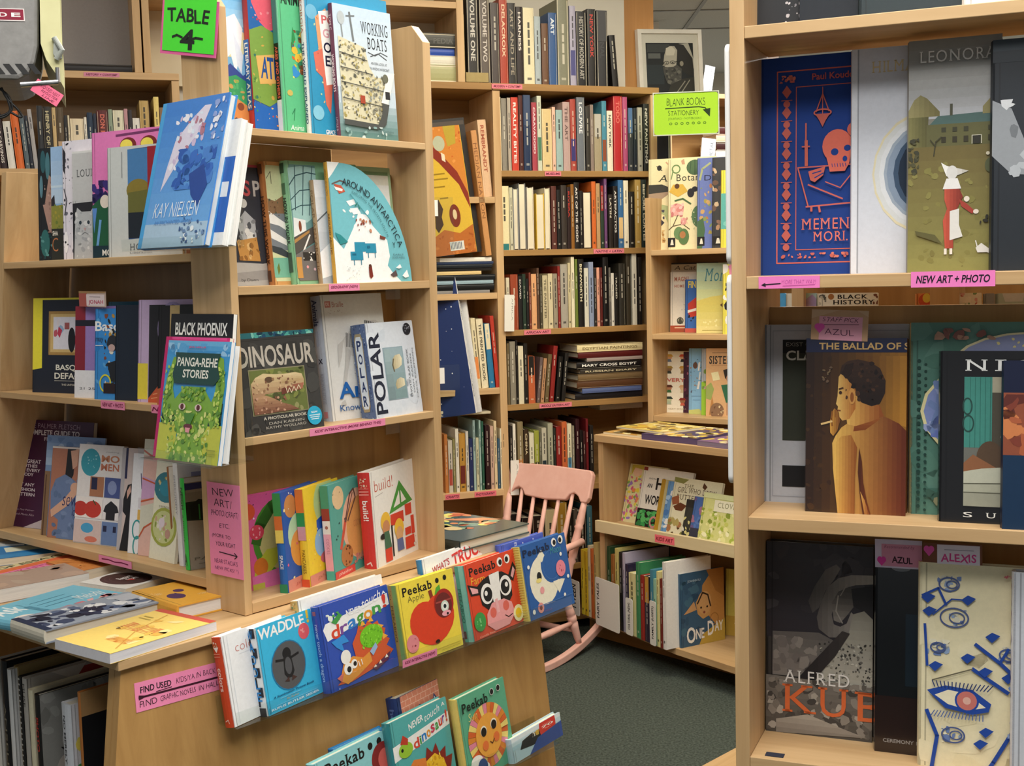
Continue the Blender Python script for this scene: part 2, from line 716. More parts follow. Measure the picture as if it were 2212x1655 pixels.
def axes(fr, yaw=0.0, lean=0.0, roll=0.0):
    a = math.radians(fr.az - yaw)
    e1 = Vector((math.sin(a), math.cos(a), 0))
    n = Vector((math.cos(a), -math.sin(a), 0))
    l = math.radians(lean)
    e2 = ZUP * math.cos(l) - n * math.sin(l)
    e3 = e1.cross(e2)
    if roll:
        r = math.radians(roll)
        e1, e2 = e1 * math.cos(r) + e2 * math.sin(r), e2 * math.cos(r) - e1 * math.sin(r)
    return e1, e2, e3


def mat_of(e1, e2, e3, P):
    m = Matrix((e1, e2, e3)).transposed().to_4x4()
    m.translation = P
    return m


def make_book(name, m, w, h, t, base, art='', sp=None, spart='', soft=False, pages='EFE6CF', gloss=False, outline=None, back=None, cloth=False, parent=None, rsp=None, rart=''):
    """A book lying in its own axes: x across the front cover, y up it, z out of it; the spine is on the x = 0 side.
    Root mesh = cover (boards, spine, printing); child = page_block."""
    sp = sp or base
    back = back or base
    bt = 0.0008 if soft else min(0.0028, t * 0.2)
    ins = 0.0004 if soft else 0.0035
    mb = MB()
    if outline:
        pts = [(a * w, (1 - b) * h) for a, b in outline]
        if area2(pts) < 0:
            pts.reverse()
        mb.prism(pts, -bt, 0, base)
        mb.prism(pts, -t, -t + bt, back)
    else:
        r = 0.0 if soft else 0.0015
        o = [(0, r), (r, 0), (w - r, 0), (w, r), (w, h - r), (w - r, h), (r, h), (0, h - r)] if r else [(0, 0), (w, 0), (w, h), (0, h)]
        mb.prism(o, -bt, 0, base)
        mb.prism(o, -t, -t + bt, back)
    # spine, slightly rounded
    k = 0.0 if soft else min(0.0022, t * 0.12)
    sl = [(0.0, 0.0), (bt, 0.0), (bt, -t), (0.0, -t), (-k, -t * 0.75), (-k * 1.35, -t * 0.5), (-k, -t * 0.25)]
    hh = h - (0.0 if not outline else 0.0)
    mb.prism([(b, a) for a, b in sl], 0.0005, hh - 0.0005, sp, axis=1)
    # note: axis=1 puts (a, b, c) as (b, c, a)
    if art:
        draw(mb, art, w, h, lambda X, Y, Z: (X, Y, Z))
    if not soft and not outline and w > 0.1:
        mb.poly([(0.0075, 0.001, 0.00009), (0.0095, 0.001, 0.00009), (0.0095, h - 0.001, 0.00009), (0.0075, h - 0.001, 0.00009)], _mix(base, '000000', 0.22))
    if spart:
        draw(mb, spart, t, h, lambda X, Y, Z: (-k * 1.36 - Z, Y, -t + X))
    if rsp:
        mb.box(w - 0.0002, w + 0.0012, 0.0005, h - 0.0005, -t, -0.0001, rsp)
        if rart:
            draw(mb, rart, t, h, lambda X, Y, Z: (w + 0.0012 + Z, Y, -X))
    root = mb.build(name, GLOSS if gloss else (CLOTH if cloth else PRINT), m, parent)
    pb = MB()
    if outline:
        cx, cy = w * 0.45, h * 0.45
        pts = [(cx + (a * w - cx) * 0.97, cy + ((1 - b) * h - cy) * 0.97) for a, b in outline]
        if area2(pts) < 0:
            pts.reverse()
        pb.prism(pts, -t + bt, -bt, pages)
    else:
        pb.box(bt, w - ins, ins, h - ins, -t + bt, -bt, pages)
    p = pb.build('page_block', PAGES, Matrix.Identity(4))
    p.parent = root
    p.matrix_basis = Matrix.Identity(4)
    return root


def _mix(a, b, t):
    a = a if len(a) == 6 else ''.join(c * 2 for c in a)
    b = b if len(b) == 6 else ''.join(c * 2 for c in b)
    return ''.join('%02x' % round(int(a[i:i + 2], 16) * (1 - t) + int(b[i:i + 2], 16) * t) for i in (0, 2, 4))


# how much of each partly hidden cover stays in view, as drawn
SQ = {'white eagle': 0.5, 'atlas picture book': 0.34, 'heart on the top': 0.44, 'orange map': 0.4, 'orange framed': 0.28, 'green framed': 0.4, 'teal feathers': 0.55, 'red-haired figure': 0.5,
      'black ink drawings': 0.42, 'fluffy white cat': 0.62, 'masked painted': 0.68, 'dark navy book between': 0.7, 'blue denim shirt': 0.82, 'figure in black dress': 0.42, 'teal rings': 0.5,
      'orange arc stripes': 0.42, 'yellow-haired girl': 0.75, 'large black words': 0.82, 'pink magnolia': 0.72, 'blue dinosaur': 0.7, 'brick red lettering': 0.47, 'red vehicle': 0.42,
      'blue script title': 0.58, 'small animals': 0.52, 'child in a green dress': 0.78}


def squeeze(art, k):
    """Narrows a piece of artwork towards the spine side, so that it sits on the strip of cover in view."""
    out = []
    for cmd in art.split(';'):
        T = cmd.split()
        if not T:
            continue
        ix = {'r': (1, 3), 't': (1, 3), 'g': (1, 3), 'e': (1, 3), 'c': (1, 3), 'o': (1, 3, 5), 's': (3, 5, 7, 8), 'q': (1, 3, 5)}.get(T[0])
        if T[0] == 'p':
            ix = range(1, len(T) - 1, 2)
        elif T[0] == 'l':
            ix = [1] + list(range(2, len(T) - 1, 2))
        elif T[0] in 'hv':
            ix = range(4, len(T), 2)
        if T[0] == 'r' and float(T[3]) >= 0.995:
            ix = (1,)
        if T[0] == 'c':       # a circle stays round
            T = ['c', T[1], T[2], T[3], T[4]]
        for i in ix:
            T[i] = '%.4f' % (float(T[i]) * k)
        out.append(' '.join(T))
    return ';'.join(out)


def facing(fr, z, d, xl, xr, yt, t, base, label, art='', cat='book', name='book', yaw=0, lean=5, roll=0, w=None, h=None, group=None, **kw):
    """A book shown face out: xl / xr where the cover's bottom corners stand along the shelf, yt where its top left corner reaches."""
    e1, e2, e3 = axes(fr, yaw, lean, roll)
    u = along_x(fr.P(0, d, z), fr.u, xl)
    P0 = fr.P(u, d, z)
    if w is None:
        w = along_x(P0, e1, xr)
    if h is None:
        h = along_y(P0, e2, yt)
    for key, k in SQ.items():
        if key in label:
            art = squeeze(art, k)
    o = make_book(name, mat_of(e1, e2, e3, P0), w, h, t, base, art, **kw)
    tag(o, label, cat, group)
    return o


NAMED = [('black', '15 15 15'), ('charcoal', '50 48 46'), ('grey', '125 125 122'), ('pale grey', '190 188 182'), ('white', '240 240 235'), ('cream', '232 220 180'),
         ('tan', '196 164 120'), ('brown', '105 70 42'), ('dark brown', '58 38 26'), ('dark red', '110 25 25'), ('red', '190 45 38'), ('orange', '225 120 50'), ('peach', '235 180 145'),
         ('pink', '225 130 160'), ('mustard', '190 150 50'), ('yellow', '240 215 70'), ('olive', '120 120 60'), ('lime green', '160 190 60'), ('green', '50 120 70'), ('dark green', '25 60 40'),
         ('teal', '50 130 130'), ('pale blue', '165 195 215'), ('blue', '45 100 180'), ('navy', '22 34 75'), ('lilac', '170 150 200'), ('purple', '95 55 110'), ('slate', '80 100 115'), ('mint', '160 210 180'), ('olive brown', '95 80 50')]
NAMED = [(n, tuple(map(int, c.split()))) for n, c in NAMED]


def colour_name(c):
    h = c if len(c) == 6 else ''.join(k * 2 for k in c)
    v = [int(h[i:i + 2], 16) for i in (0, 2, 4)]
    return min(NAMED, key=lambda q: sum((a - b) ** 2 for a, b in zip(q[1], v)))[0]


ORD = 'zeroth first second third fourth fifth sixth seventh eighth ninth tenth eleventh twelfth thirteenth fourteenth fifteenth sixteenth seventeenth eighteenth nineteenth twentieth'.split()


def ordinal(n):
    if n <= 20:
        return ORD[n]
    tens = {2: 'twenty', 3: 'thirty', 4: 'forty'}[n // 10]
    return tens + '-' + ORD[n % 10] if n % 10 else tens[:-1] + 'ieth'


def spine_book(name, m, t, h, dep, col, art='', fore=False, pages='E9DFC4', soft=False):
    """Stands with its spine (or, if fore, its page edges) to the aisle. x across the spine, y up, z out."""
    mb = MB()
    bt = 0.0012 if soft else min(0.0026, t * 0.16)
    ins = 0.0006 if soft else 0.004
    for x0 in (0.0, t - bt):
        mb.box(x0, x0 + bt, 0, h, -dep, -0.0005, col)
    k = min(0.003, t * 0.12)
    ol = [(0, -0.0012), (t, -0.0012), (t, 0), (t * 0.75, k * 0.8), (t * 0.5, k), (t * 0.25, k * 0.8), (0, 0)]
    ol = [(a, b - k) for a, b in ol]
    if fore:
        ol = [(0, -dep), (t, -dep), (t, -dep + 0.002), (0, -dep + 0.002)]
    mb.prism([(b, a) for a, b in ol][::-1], 0, h, col, axis=1)
    if art and not fore:
        draw(mb, art, t * 0.8, h, lambda X, Y, Z: (X + t * 0.1, Y, Z + 0.0001))
    root = mb.build(name, PRINT, m)
    pb = MB()
    pb.box(bt, t - bt, ins, h - ins, -dep + 0.003, -0.002 if not fore else -ins, pages)
    p = pb.build('page_block', PAGES)
    p.parent = root
    return root


def row(fr, z, d, where, data, dep=0.2, group=None, name='book', zt=None, start=1, lean_to=0.0, tilt=None):
    """A row of books standing spine out. data: 'x0 x1 ytop colour [flags] [second colour] [TITLE...]' per line; x along the shelf, ytop at the left top corner."""
    i = start - 1
    for ln in data.strip().split('\n'):
        T = ln.split()
        if not T:
            continue
        x0, x1, yt, col = float(T[0]), float(T[1]), float(T[2]), T[3]
        flags = T[4] if len(T) > 4 else '-'
        tc = T[5] if len(T) > 5 else None
        title = ' '.join(T[6:])
        i += 1
        roll, dd, zz = 0.0, d, z
        if '<' in flags:
            roll = 4.0
        if '>' in flags:
            roll = -6.0
        if '}' in flags:
            roll = -11.0
        if '{' in flags:
            roll = 8.0
        for q in '123456789':
            if q in flags:
                dd = d - int(q) * 0.012
        e1, e2, e3 = axes(fr, 0, 0, roll)
        u = along_x(fr.P(0, dd, zz), fr.u, x0)
        P0 = fr.P(u, dd, zz)
        t = along_x(P0, fr.u, x1) - 0.0006
        if roll < 0:
            P0 = P0 + ZUP * (t * math.sin(math.radians(-roll)))
        h = along_y(P0, e2, yt)
        art = ''
        lum = sum(hx(col)[:3]) / 3
        ink = ('222222' if lum > 0.25 else 'd8d2c0')
        rnd = random.Random(i * 31 + len(where))
        if 'B' in flags and tc:
            art += 'r 0 0 1 0.4 %s;' % tc
        if 'D' in flags and tc:
            art += 'r 0 0.55 1 0.86 %s;' % tc
        if 'Q' in flags and tc:
            art += 'r 0 0.9 1 1 %s;' % tc
        if title:
            art += 't 0.24 %.2f 0.76 %.2f %s bv %s;' % (0.07, min(0.9, 0.1 + 0.065 * len(title)), tc or ink, title)
        elif 'f' not in flags:
            # faint unreadable line of small print on the spine
            y0 = rnd.uniform(0.08, 0.3)
            n = rnd.randint(2, 5)
            for q in range(n):
                y1 = y0 + rnd.uniform(0.05, 0.12)
                art += 'r 0.38 %.3f 0.62 %.3f %s;' % (y0, min(y1, 0.8), _mix(col, ink, 0.75))
                y0 = y1 + 0.02
                if y0 > 0.75:
                    break
            if rnd.random() < 0.6:
                art += 'r 0.25 0.9 0.75 0.93 %s;' % _mix(col, ink, 0.6)
        o = spine_book(name, mat_of(e1, e2, e3, P0), t, h, dep * rnd.uniform(0.88, 1.0), col, art, 'f' in flags)
        size = 'slim' if t < 0.017 else ('thick' if t > 0.033 else 'medium')
        what = '%s book turned fore-edge out' % colour_name(col) if 'f' in flags else '%s %s spined book' % (size, colour_name(col))
        tag(o, '%s, %s from left, %s' % (what, ordinal(i), where), 'book', group)


def paper(name, fr, z0, d, corners, base, art, label, cat, lean=0, thick=0.0006, mat=None, parent=None):
    """A flat sheet, card or tag on a vertical plane of the frame; corners = pixels of top left, top right and bottom left."""
    (ax, ay), (bx, by), (cx, cy) = corners
    u0, z1 = fr.hit(ax, ay, d)
    u1, z2 = fr.hit(bx, by, d)
    u2, z3 = fr.hit(cx, cy, d)
    A, B, C = fr.P(u0, d, z1), fr.P(u1, d, z2), fr.P(u2, d, z3)
    e1 = (B - A).normalized()
    w = (B - A).length
    e3 = fr.n
    e2 = e3.cross(e1)
    h = (A - C).dot(e2)
    mb = MB()
    mb.box(0, w, 0, h, -thick, 0, base)
    draw(mb, art, w, h, lambda X, Y, Z: (X, Y, Z))
    o = mb.build(name, mat or PAPER, mat_of(e1, e2, e3, A - e2 * h), parent)
    if label and parent is None:
        tag(o, label, cat)
    elif label:
        o['label'] = label
    return o


PINK = 'F08FB4'


def shelf_tag(fr, parent, z, d, xa, xb, y, hgt, text, ink='7a1040', pink=PINK, arrow=False):
    """Small hand-lettered tag on a shelf edge, centred at pixel height y."""
    u0, za = fr.hit(xa, y, d)
    u1, zb = fr.hit(xb, y, d)
    w = u1 - u0
    mb = MB()
    zz = z if z is not None else za
    mb.box(0, w, 0, hgt, -0.0004, 0.0, pink)
    art = 't 0.06 0.25 0.94 0.75 %s bi %s' % (ink, text) if text else 'l 0.02 0.1 0.5 0.3 0.4 0.5 0.55 0.7 0.42 0.9 0.5 %s' % ink
    if arrow:
        art = 't 0.38 0.3 0.94 0.68 c04a9a hwi %s; l 0.018 0.36 0.6 0.08 0.68 1c1020; p 0.04 0.7 0.11 0.52 0.12 0.86 1c1020; l 0.008 0.4 0.8 0.92 0.72 c04a9a' % text
    draw(mb, art, w, hgt, lambda X, Y, Z: (X, Y, Z))
    e1, e2, e3 = axes(fr)
    o = mb.build('shelf_tag', PAPER, mat_of(e1, e2, e3, fr.P(u0, d + 0.0011, zz - hgt / 2)), parent)
    o['label'] = 'pink hand-lettered shelf tag'
    return o

# ================================================================ room
mb = MB()
mb.box(-7, 7, -4, 13, -0.1, 0.0)
structure('floor', mb, CARPET)
mb = MB()
mb.box(-7, 7, -1.5, 13, CEIL, CEIL + 0.1)
structure('ceiling', mb, CEILM)
mb = MB()
for k in range(-12, 13):
    mb.box(k * 0.61 - 0.012, k * 0.61 + 0.012, -1.5, 9, CEIL - 0.006, CEIL + 0.004)
for k in range(-2, 15):
    mb.box(-7, 7, k * 0.61 - 0.012, k * 0.61 + 0.012, CEIL - 0.005, CEIL + 0.003)
gr = noisy_mat('ceiling_grid_bar', '8C8A86', '7A7874', 30.0, 0.5)
structure('trim_1', mb, gr, Matrix.Translation((0, 0, 0)))


def fbox(mb, u0, u1, d0, d1, z0, z1, col='fff', mi=0):
    mb.box(u0, u1, -d1, -d0, z0, z1, col, mi)


mb = MB()
fbox(mb, -4.6, 0.39, -0.42, -0.33, 0.0, CEIL)
structure('wall_back', mb, WALLM, FB.mat())
mb = MB()
mb.box(-7, 7, 10.5, 10.6, 0, CEIL)
structure('wall_far', mb, WALLM)
mb = MB()
mb.box(5.2, 5.3, -1.5, 10.5, 0, CEIL)
structure('wall_right', mb, WALLM)
mb = MB()
fbox(mb, 0.425, 0.612, -0.72, -0.5, 0.0, CEIL)
structure('trim_2', mb, POSTW, FB.mat())

# ceiling lamps (above the frame; the deepest ones are added to brighten the far ceiling)
em, nt, b = new_mat('lamp_diffuser')
b.inputs['Emission Color'].default_value = (1, 0.96, 0.88, 1)
b.inputs['Emission Strength'].default_value = 3.0
for i, (lx, ly, lw, lc) in enumerate(LAMPS):
    e = empty('ceiling_light', Matrix.Translation((lx, ly, CEIL)), 'unseen white enamel ceiling light panel overhead, %s in order from the camera' % ordinal(i + 1), 'ceiling light', 'ceiling lights')
    mb = MB()
    for x0, x1, y0, y1 in ((-0.62, -0.58, -0.32, 0.32), (0.58, 0.62, -0.32, 0.32), (-0.58, 0.58, -0.32, -0.28), (-0.58, 0.58, 0.28, 0.32)):
        mb.box(x0, x1, y0, y1, -0.06, 0.0)
    mb.build('housing', FIXTM, None, e)
    mb = MB()
    mb.box(-0.58, 0.58, -0.28, 0.28, -0.05, -0.04)
    mb.build('diffuser', em, None, e)

# ================================================================ island table
IS_U1 = 1.205
table = empty('display_table', FC.mat(0.6, -0.6, 0), 'wooden island display table with flared base and books laid on its top', 'table')
mb = MB()
fbox(mb, 0, IS_U1, -1.22, 0, 0.762, 0.78)
mb.build('tabletop', WOODH, FC.mat(), table, 0.0015)
SL, SU = 0.12, 0.2
zt = 0.762


def dpan(z):
    return -0.012 + SL * (zt - z)


def panel_hexa(off):
    P = []
    for z in (0.0, zt):
        ul, ur = 0.012 - SU * (zt - z), 1.165
        for (u, d) in ((ul, dpan(z) + off), (ur, dpan(z) + off), (ur, dpan(z) + off - 0.018), (ul, dpan(z) + off - 0.018)):
            P.append((u, -d, z))
    return P


mb = MB()
mb.hexa(panel_hexa(0.0))
mb.build('front_panel', WOODP, FC.mat(), table)
mb = MB()
mb.hexa(panel_hexa(-0.019))
mb.build('inner_panel', WOODP, FC.mat(), table)
mb = MB()
fbox(mb, 1.14, 1.158, -1.2, -0.05, 0.0, zt)
mb.build('end_panel', WOODP, FC.mat(), table)
mb = MB()
fbox(mb, 0.5, 0.518, -1.2, -0.05, 0.0, zt)
mb.build('middle_panel', WOODP, FC.mat(), table)
mb = MB()
fbox(mb, -0.02, 0.5, -1.2, -0.055, 0.325, 0.343)
mb.build('lower_shelf', WOODH, FC.mat(), table)
mb = MB()
fbox(mb, -0.02, 1.14, -1.22, -1.202, 0.0, zt)
mb.build('rear_panel', WOODP, FC.mat(), table)

LEDGE_Z, LEDGE_D = 0.612, 0.062
LOW_Z, LOW_D = 0.315, 0.115


def ledge(z, d, u0, u1, lean, lip):
    mb = MB()
    back = dpan(z) + 0.001
    fbox(mb, u0, u1, back, d + 0.004, z - 0.004, z - 0.001)
    l = math.radians(lean)
    P = []
    for s in (0, 1):
        zz = z - 0.001 + s * lip
        dd = d + 0.004 - s * lip * math.sin(l)
        for (u, q) in ((u0, dd + 0.003), (u1, dd + 0.003), (u1, dd), (u0, dd)):
            P.append((u, -q, zz))
    mb.hexa(P)
    # back flange screwed to the panel
    P = []
    for s in (0, 1):
        zz = z - 0.001 + s * 0.05
        dd = dpan(zz) + 0.001
        for (u, q) in ((u0, dd + 0.003), (u1, dd + 0.003), (u1, dd), (u0, dd)):
            P.append((u, -q, zz))
    mb.hexa(P)
    o = mb.build('acrylic_ledge', CLEAR, FC.mat(), table)
    o['label'] = 'clear acrylic book ledge'


ledge(LEDGE_Z, LEDGE_D, 0.20, 1.225, 8, 0.03)
ledge(LOW_Z, LOW_D, 0.36, 1.1, 8, 0.05)
shelf_tag(FC, table, LEDGE_Z + 0.012, LEDGE_D + 0.009, 869, 944, 1428, 0.017, "KIDS' INTERACTIVE (NEW)")

# ================================================================ right-hand rack on the island
rack = empty('display_rack', FC.mat(0.6, -0.11, 0.78), 'maple face-out rack of picture books facing the aisle, chamfered right upright', 'bookshelf')
CD0, CD1 = -0.05, -0.176


def upright_profile(dback, dfront, z0, z1, ch):
    return [(-dfront, z0), (-dback, z0), (-dback, z1), (-dfront + ch * 0.85, z1), (-dfront, z1 - ch)]


for u0, u1, lab in ((0.317, 0.335, None), (0.872, 0.896, None)):
    mb = MB()
    mb.prism(upright_profile(CD1, CD0, 0.781, 2.008, 0.04), u0, u1, axis=0)
    mb.build('upright', WOODV, FC.mat(), rack, 0.001)
CSH = [(1.743, 0.0145), (1.434, 0.017), (1.135, 0.016), (0.803, 0.021)]
for z, th in CSH:
    mb = MB()
    fbox(mb, 0.3355, 0.8715, CD1 + 0.012, CD0, z - th, z)
    mb.build('shelf', WOODH, FC.mat(), rack, 0.001)
for z0, z1 in ((1.745, 1.90), (1.41, 1.68), (1.12, 1.416), (0.805, 1.10)):
    mb = MB()
    fbox(mb, 0.3355, 0.8715, CD1, CD1 + 0.011, z0, z1)
    if z0 == 1.41:
        fbox(mb, 0.3355, 0.69, CD1, CD1 + 0.011, 1.6802, 1.728)
    mb.build('back_panel', WOODP, FC.mat(), rack)
shelf_tag(FC, rack, 1.4255, CD0, 710, 776, 618, 0.0155, 'GEOGRAPHY (NEW)')
shelf_tag(FC, rack, 1.127, CD0, 668, 832, 925, 0.0155, "KIDS' INTERACTIVE (MORE BEHIND THIS)")
# clear clip under two shelf ends
for (x, y, zz) in ((850, 628, 1.417), (850, 918, 1.119)):
    mb = MB()
    u = FC.hit(x, y, CD0)[0]
    fbox(mb, u - 0.022, u + 0.022, CD0 - 0.03, CD0 - 0.002, zz - 0.009, zz - 0.0005)
    fbox(mb, u - 0.022, u + 0.022, CD0 - 0.004, CD0 - 0.002, zz - 0.022, zz - 0.009)
    o = mb.build('acrylic_clip', CLEAR, FC.mat(), rack)

# ================================================================ left-hand rack on the island
lrack = empty('display_rack', FL.mat(-0.6, -0.4, 0.78), 'maple face-out rack of art and craft books at the corner of the island', 'bookshelf')
LD0, LD1 = -0.323, -0.51
UR = -0.178


def ul(z):
    return -0.937 - 0.18 * (1.505 - z)      # the far upright leans outwards towards its foot


mb = MB()
P = []
for z in (0.781, 1.715):
    for (du, d) in ((-0.022, LD0), (0.0, LD0), (0.0, LD1 + 0.012), (-0.022, LD1 + 0.012)):
        P.append((ul(z) + du, -d, z))
mb.hexa(P)
mb.build('upright', WOODV, FL.mat(), lrack, 0.001)
LSH = [(1.502, 0.016), (1.188, 0.015), (0.8375, 0.02)]
for z, th in LSH:
    mb = MB()
    fbox(mb, ul(z) + 0.001, UR, LD1, LD0 + 0.001, z - th, z)
    mb.build('shelf', WOODH, FL.mat(), lrack, 0.001)
mb = MB()
fbox(mb, -1.09, UR, LD1 - 0.012, LD1 - 0.001, 0.781, 1.62)
mb.build('back_panel', DARKP, FL.mat(), lrack)
shelf_tag(FL, lrack, 1.18, -0.321, 219, 270, 876, 0.018, 'NEW ART + PHOTO')
shelf_tag(FL, lrack, 1.18, -0.321, 328, 346, 884, 0.018, 'N')
shelf_tag(FL, lrack, 0.8275, -0.321, 213, 283, 1186, 0.016, '')

# acrylic holders on the corner upright
for zb, u0, u1 in ((1.512, -0.26, 0.0), (1.098, -0.24, 0.0)):
    mb = MB()
    fbox(mb, u0, u1, -0.316, -0.216, zb - 0.004, zb - 0.001)
    fbox(mb, u0, u1, -0.219, -0.216, zb - 0.001, zb + 0.02)
    fbox(mb, u0, u1, -0.3165, -0.3145, zb - 0.001, zb + 0.2)
    o = mb.build('acrylic_holder', CLEAR, FL.mat(), rack)

# ================================================================ long wall of bookcases
TH = 0.024
main = empty('bookcase', FB.mat(0.0, -0.15, 0), 'tall oak bookcase of spine-out art books behind the pink rocking chair', 'bookcase')
for u0, u1, z1 in ((-0.325, -0.295, 2.142), (0.345, 0.375, 2.142)):
    mb = MB()
    fbox(mb, u0, u1, -0.3, 0, 0, z1)
    mb.build('upright', WOODV, FB.mat(), main, 0.001)
BSH = [1.838, 1.533, 1.222, 0.929, 0.59, 0.27, 0.06]
for z in BSH:
    mb = MB()
    fbox(mb, -0.2945, 0.3445, -0.29, -0.002, z - 0.023, z)
    mb.build('shelf', DARKW, FB.mat(), main, 0.001)
mb = MB()
fbox(mb, -0.324, 0.38, -0.3, 0.006, 2.1425, 2.168)
mb.build('top_board', DARKW, FB.mat(), main, 0.001)
mb = MB()
fbox(mb, -0.2945, 0.3445, -0.3, -0.291, 0.06, 2.142)
mb.build('back_panel', DARKW, FB.mat(), main)
for z, xa, xb, y, tx in ((2.156, 1062, 1128, 186, 'MODERN + CONTEMP'), (1.826, 1177, 1212, 377, 'MUSEUMS'), (1.521, 1282, 1348, 543, 'NATIVE + LATIN'), (1.21, 1132, 1190, 716, 'AFRICAN ART'), (0.917, 1165, 1235, 872, 'MIDDLE EASTERN ART'), (0.578, 1160, 1240, 1062, 'ASIAN ART + JAPAN')):
    shelf_tag(FB, main, z, 0.0 if z < 2 else 0.006, xa, xb, y, 0.018, tx, ink='5a0c30', pink='E27F8C')

left = empty('bookcase', FB.mat(-0.63, -0.15, 0), 'maple bookcase bay with face-out gold book just right of the island rack', 'bookcase')
mb = MB()
fbox(mb, -0.98, -0.955, -0.3, 0, 0, 2.142)
mb.build('upright', WOODV, FB.mat(), left, 0.001)
mb = MB()
fbox(mb, -0.98, -0.3255, -0.3, 0.004, 2.1425, 2.168)
mb.build('top_board', DARKW, FB.mat(), left, 0.001)
for z in (1.738, 1.37, 1.0, 0.602, 0.3):
    mb = MB()
    fbox(mb, -0.9545, -0.3255, -0.29, 0.0 if z != 0.602 else 0.02, z - 0.024, z)
    mb.build('shelf', WOODH, FB.mat(), left, 0.001)
mb = MB()
fbox(mb, -0.9545, -0.3255, -0.3, -0.291, 0.0, 2.142)
mb.build('back_panel', DARKW, FB.mat(), left)
shelf_tag(FB, left, 0.59, 0.02, 1025, 1072, 1064, 0.02, 'PHOTOGRAPHY', ink='5a0c30', pink='E2707E')
shelf_tag(FB, left, 0.59, 0.02, 962, 993, 1073, 0.02, 'CRAFTS', ink='5a0c30', pink='E2707E')

upper = empty('wall_cubby', FB.mat(-1.5, -0.15, 2.17), 'row of maple cubbies fixed above the wall bookcases', 'shelf')
for u0, u1 in ((-2.72, -2.70), (-1.632, -1.606), (-1.600, -1.576), (-0.46, -0.432)):
    mb = MB()
    fbox(mb, u0, u1, -0.3, 0, 2.169, 2.75)
    mb.build('upright', WOODV, FB.mat(), upper, 0.001)
for u0, u1 in ((-2.70, -1.632), (-1.576, -0.46)):
    mb = MB()
    fbox(mb, u0, u1, -0.3, 0, 2.726, 2.75)
    mb.build('shelf', WOODH, FB.mat(), upper, 0.001)
    mb = MB()
    fbox(mb, u0, u1, -0.3, -0.29, 2.169, 2.726)
    mb.build('back_panel', noisy_mat('cream_painted_board', 'E6DCC2', 'DDD2B6', 4.0, 0.7), FB.mat(), upper)
mb = MB()
fbox(mb, -1.576, -0.46, -0.3, 0.0, 2.44, 2.464)
mb.build('shelf', WOODH, FB.mat(), upper, 0.001)

far = empty('bookcase', FB.mat(-2.1, -0.15, 0), 'oak bookcase of spine-out books far behind the island, under the grey machine', 'bookcase')
for u0, u1 in ((-2.72, -2.695), (-1.512, -1.486)):
    mb = MB()
    fbox(mb, u0, u1, -0.3, 0, 0, 2.144)
    mb.build('upright', WOODV, FB.mat(), far, 0.001)
mb = MB()
fbox(mb, -2.72, -1.4855, -0.3, 0.004, 2.1445, 2.1685)
mb.build('top_board', WOODH, FB.mat(), far, 0.001)
for z in (1.838, 1.5, 1.17, 0.84, 0.5, 0.1):
    mb = MB()
    fbox(mb, -2.6945, -1.5125, -0.29, 0, z - 0.023, z)
    mb.build('shelf', WOODH, FB.mat(), far, 0.001)
mb = MB()
fbox(mb, -2.6945, -1.5125, -0.3, -0.291, 0.0, 2.144)
mb.build('back_panel', DARKW, FB.mat(), far)
shelf_tag(FB, far, 2.157, 0.004, 181, 258, 163, 0.014, 'HISTORY + CONTEMP', ink='5a0c30', pink='D88AA8')

# ================================================================ near bookcase on the right
near = empty('bookcase', FR.mat(0.3, -0.13, 0), 'pale maple bookcase standing nearest the camera with large art books face out', 'bookcase')
RW = 0.78
for u0, u1 in ((-0.0255, -0.0055), (RW, RW + 0.02)):
    mb = MB()
    fbox(mb, u0, u1, -0.26, 0, 0, 2.15)
    mb.build('upright', WOODV, FR.mat(), near, 0.001)
RSH = [(1.7715, 0.0165), (1.435, 0.0175), (1.1005, 0.0185), (0.7545, 0.02), (0.42, 0.02), (0.08, 0.02)]
for z, th in RSH:
    mb = MB()
    fbox(mb, -0.0052, RW - 0.0003, -0.17, 0, z - th, z)
    mb.build('shelf', WOODH, FR.mat(), near, 0.001)
for z0, z1 in ((1.772, 2.15), (1.46, 1.70), (1.10, 1.387), (0.755, 1.055), (0.1, 0.734)):
    mb = MB()
    fbox(mb, -0.0052, RW - 0.0003, -0.18, -0.171, z0, z1)
    mb.build('back_panel', WOODP, FR.mat(), near)
shelf_tag(FR, near, 1.4262, 0.0, 1639, 1771, 607, 0.0165, 'MORE THAT WAY!', pink='F07FC0', arrow=True)
shelf_tag(FR, near, 1.4262, 0.0, 1968, 2150, 603, 0.0205, 'NEW ART + PHOTO', ink='1c1020', pink='F07FC0')
mb = MB()
u, d = FR.hz(1672, 1632, 0.7546)
fbox(mb, u - 0.012, u + 0.014, d - 0.008, d + 0.006, 0.7546, 0.7556, '2a2c3a')
o = mb.build('shelf_sticker', PAPER, FR.mat(), near)
o['label'] = 'small dark sticker'
# white boards clipped to the outside of the near upright
for z0, z1, lab in ((1.452, 1.752, 'upper'), (1.145, 1.438, 'lower')):
    mb = MB()
    n = 8
    r = 0.012
    pts = []
    for cx, cy, a0 in ((-0.014, z1 - r, 0), (-0.2, z1 - r, 90), (-0.2, z0 + r, 180), (-0.014, z0 + r, 270)):
        for k in range(n + 1):
            a = math.radians(a0 + 90 * k / n)
            pts.append((cx + (r if True else 0) * math.cos(a), cy + r * math.sin(a)))
    pts = [(-a, b) for a, b in pts][::-1]
    mb.prism(pts, -0.0335, -0.0257, axis=0)
    o = mb.build('sign_board', noisy_mat('white_foam_board', 'E9E8E4', 'DFDEDA', 8.0, 0.6), FR.mat(), None, 0.0025)
    tag(o, 'white rounded board, %s of the pair on the outside of the near bookcase upright' % lab, 'board', 'white boards on the near upright')

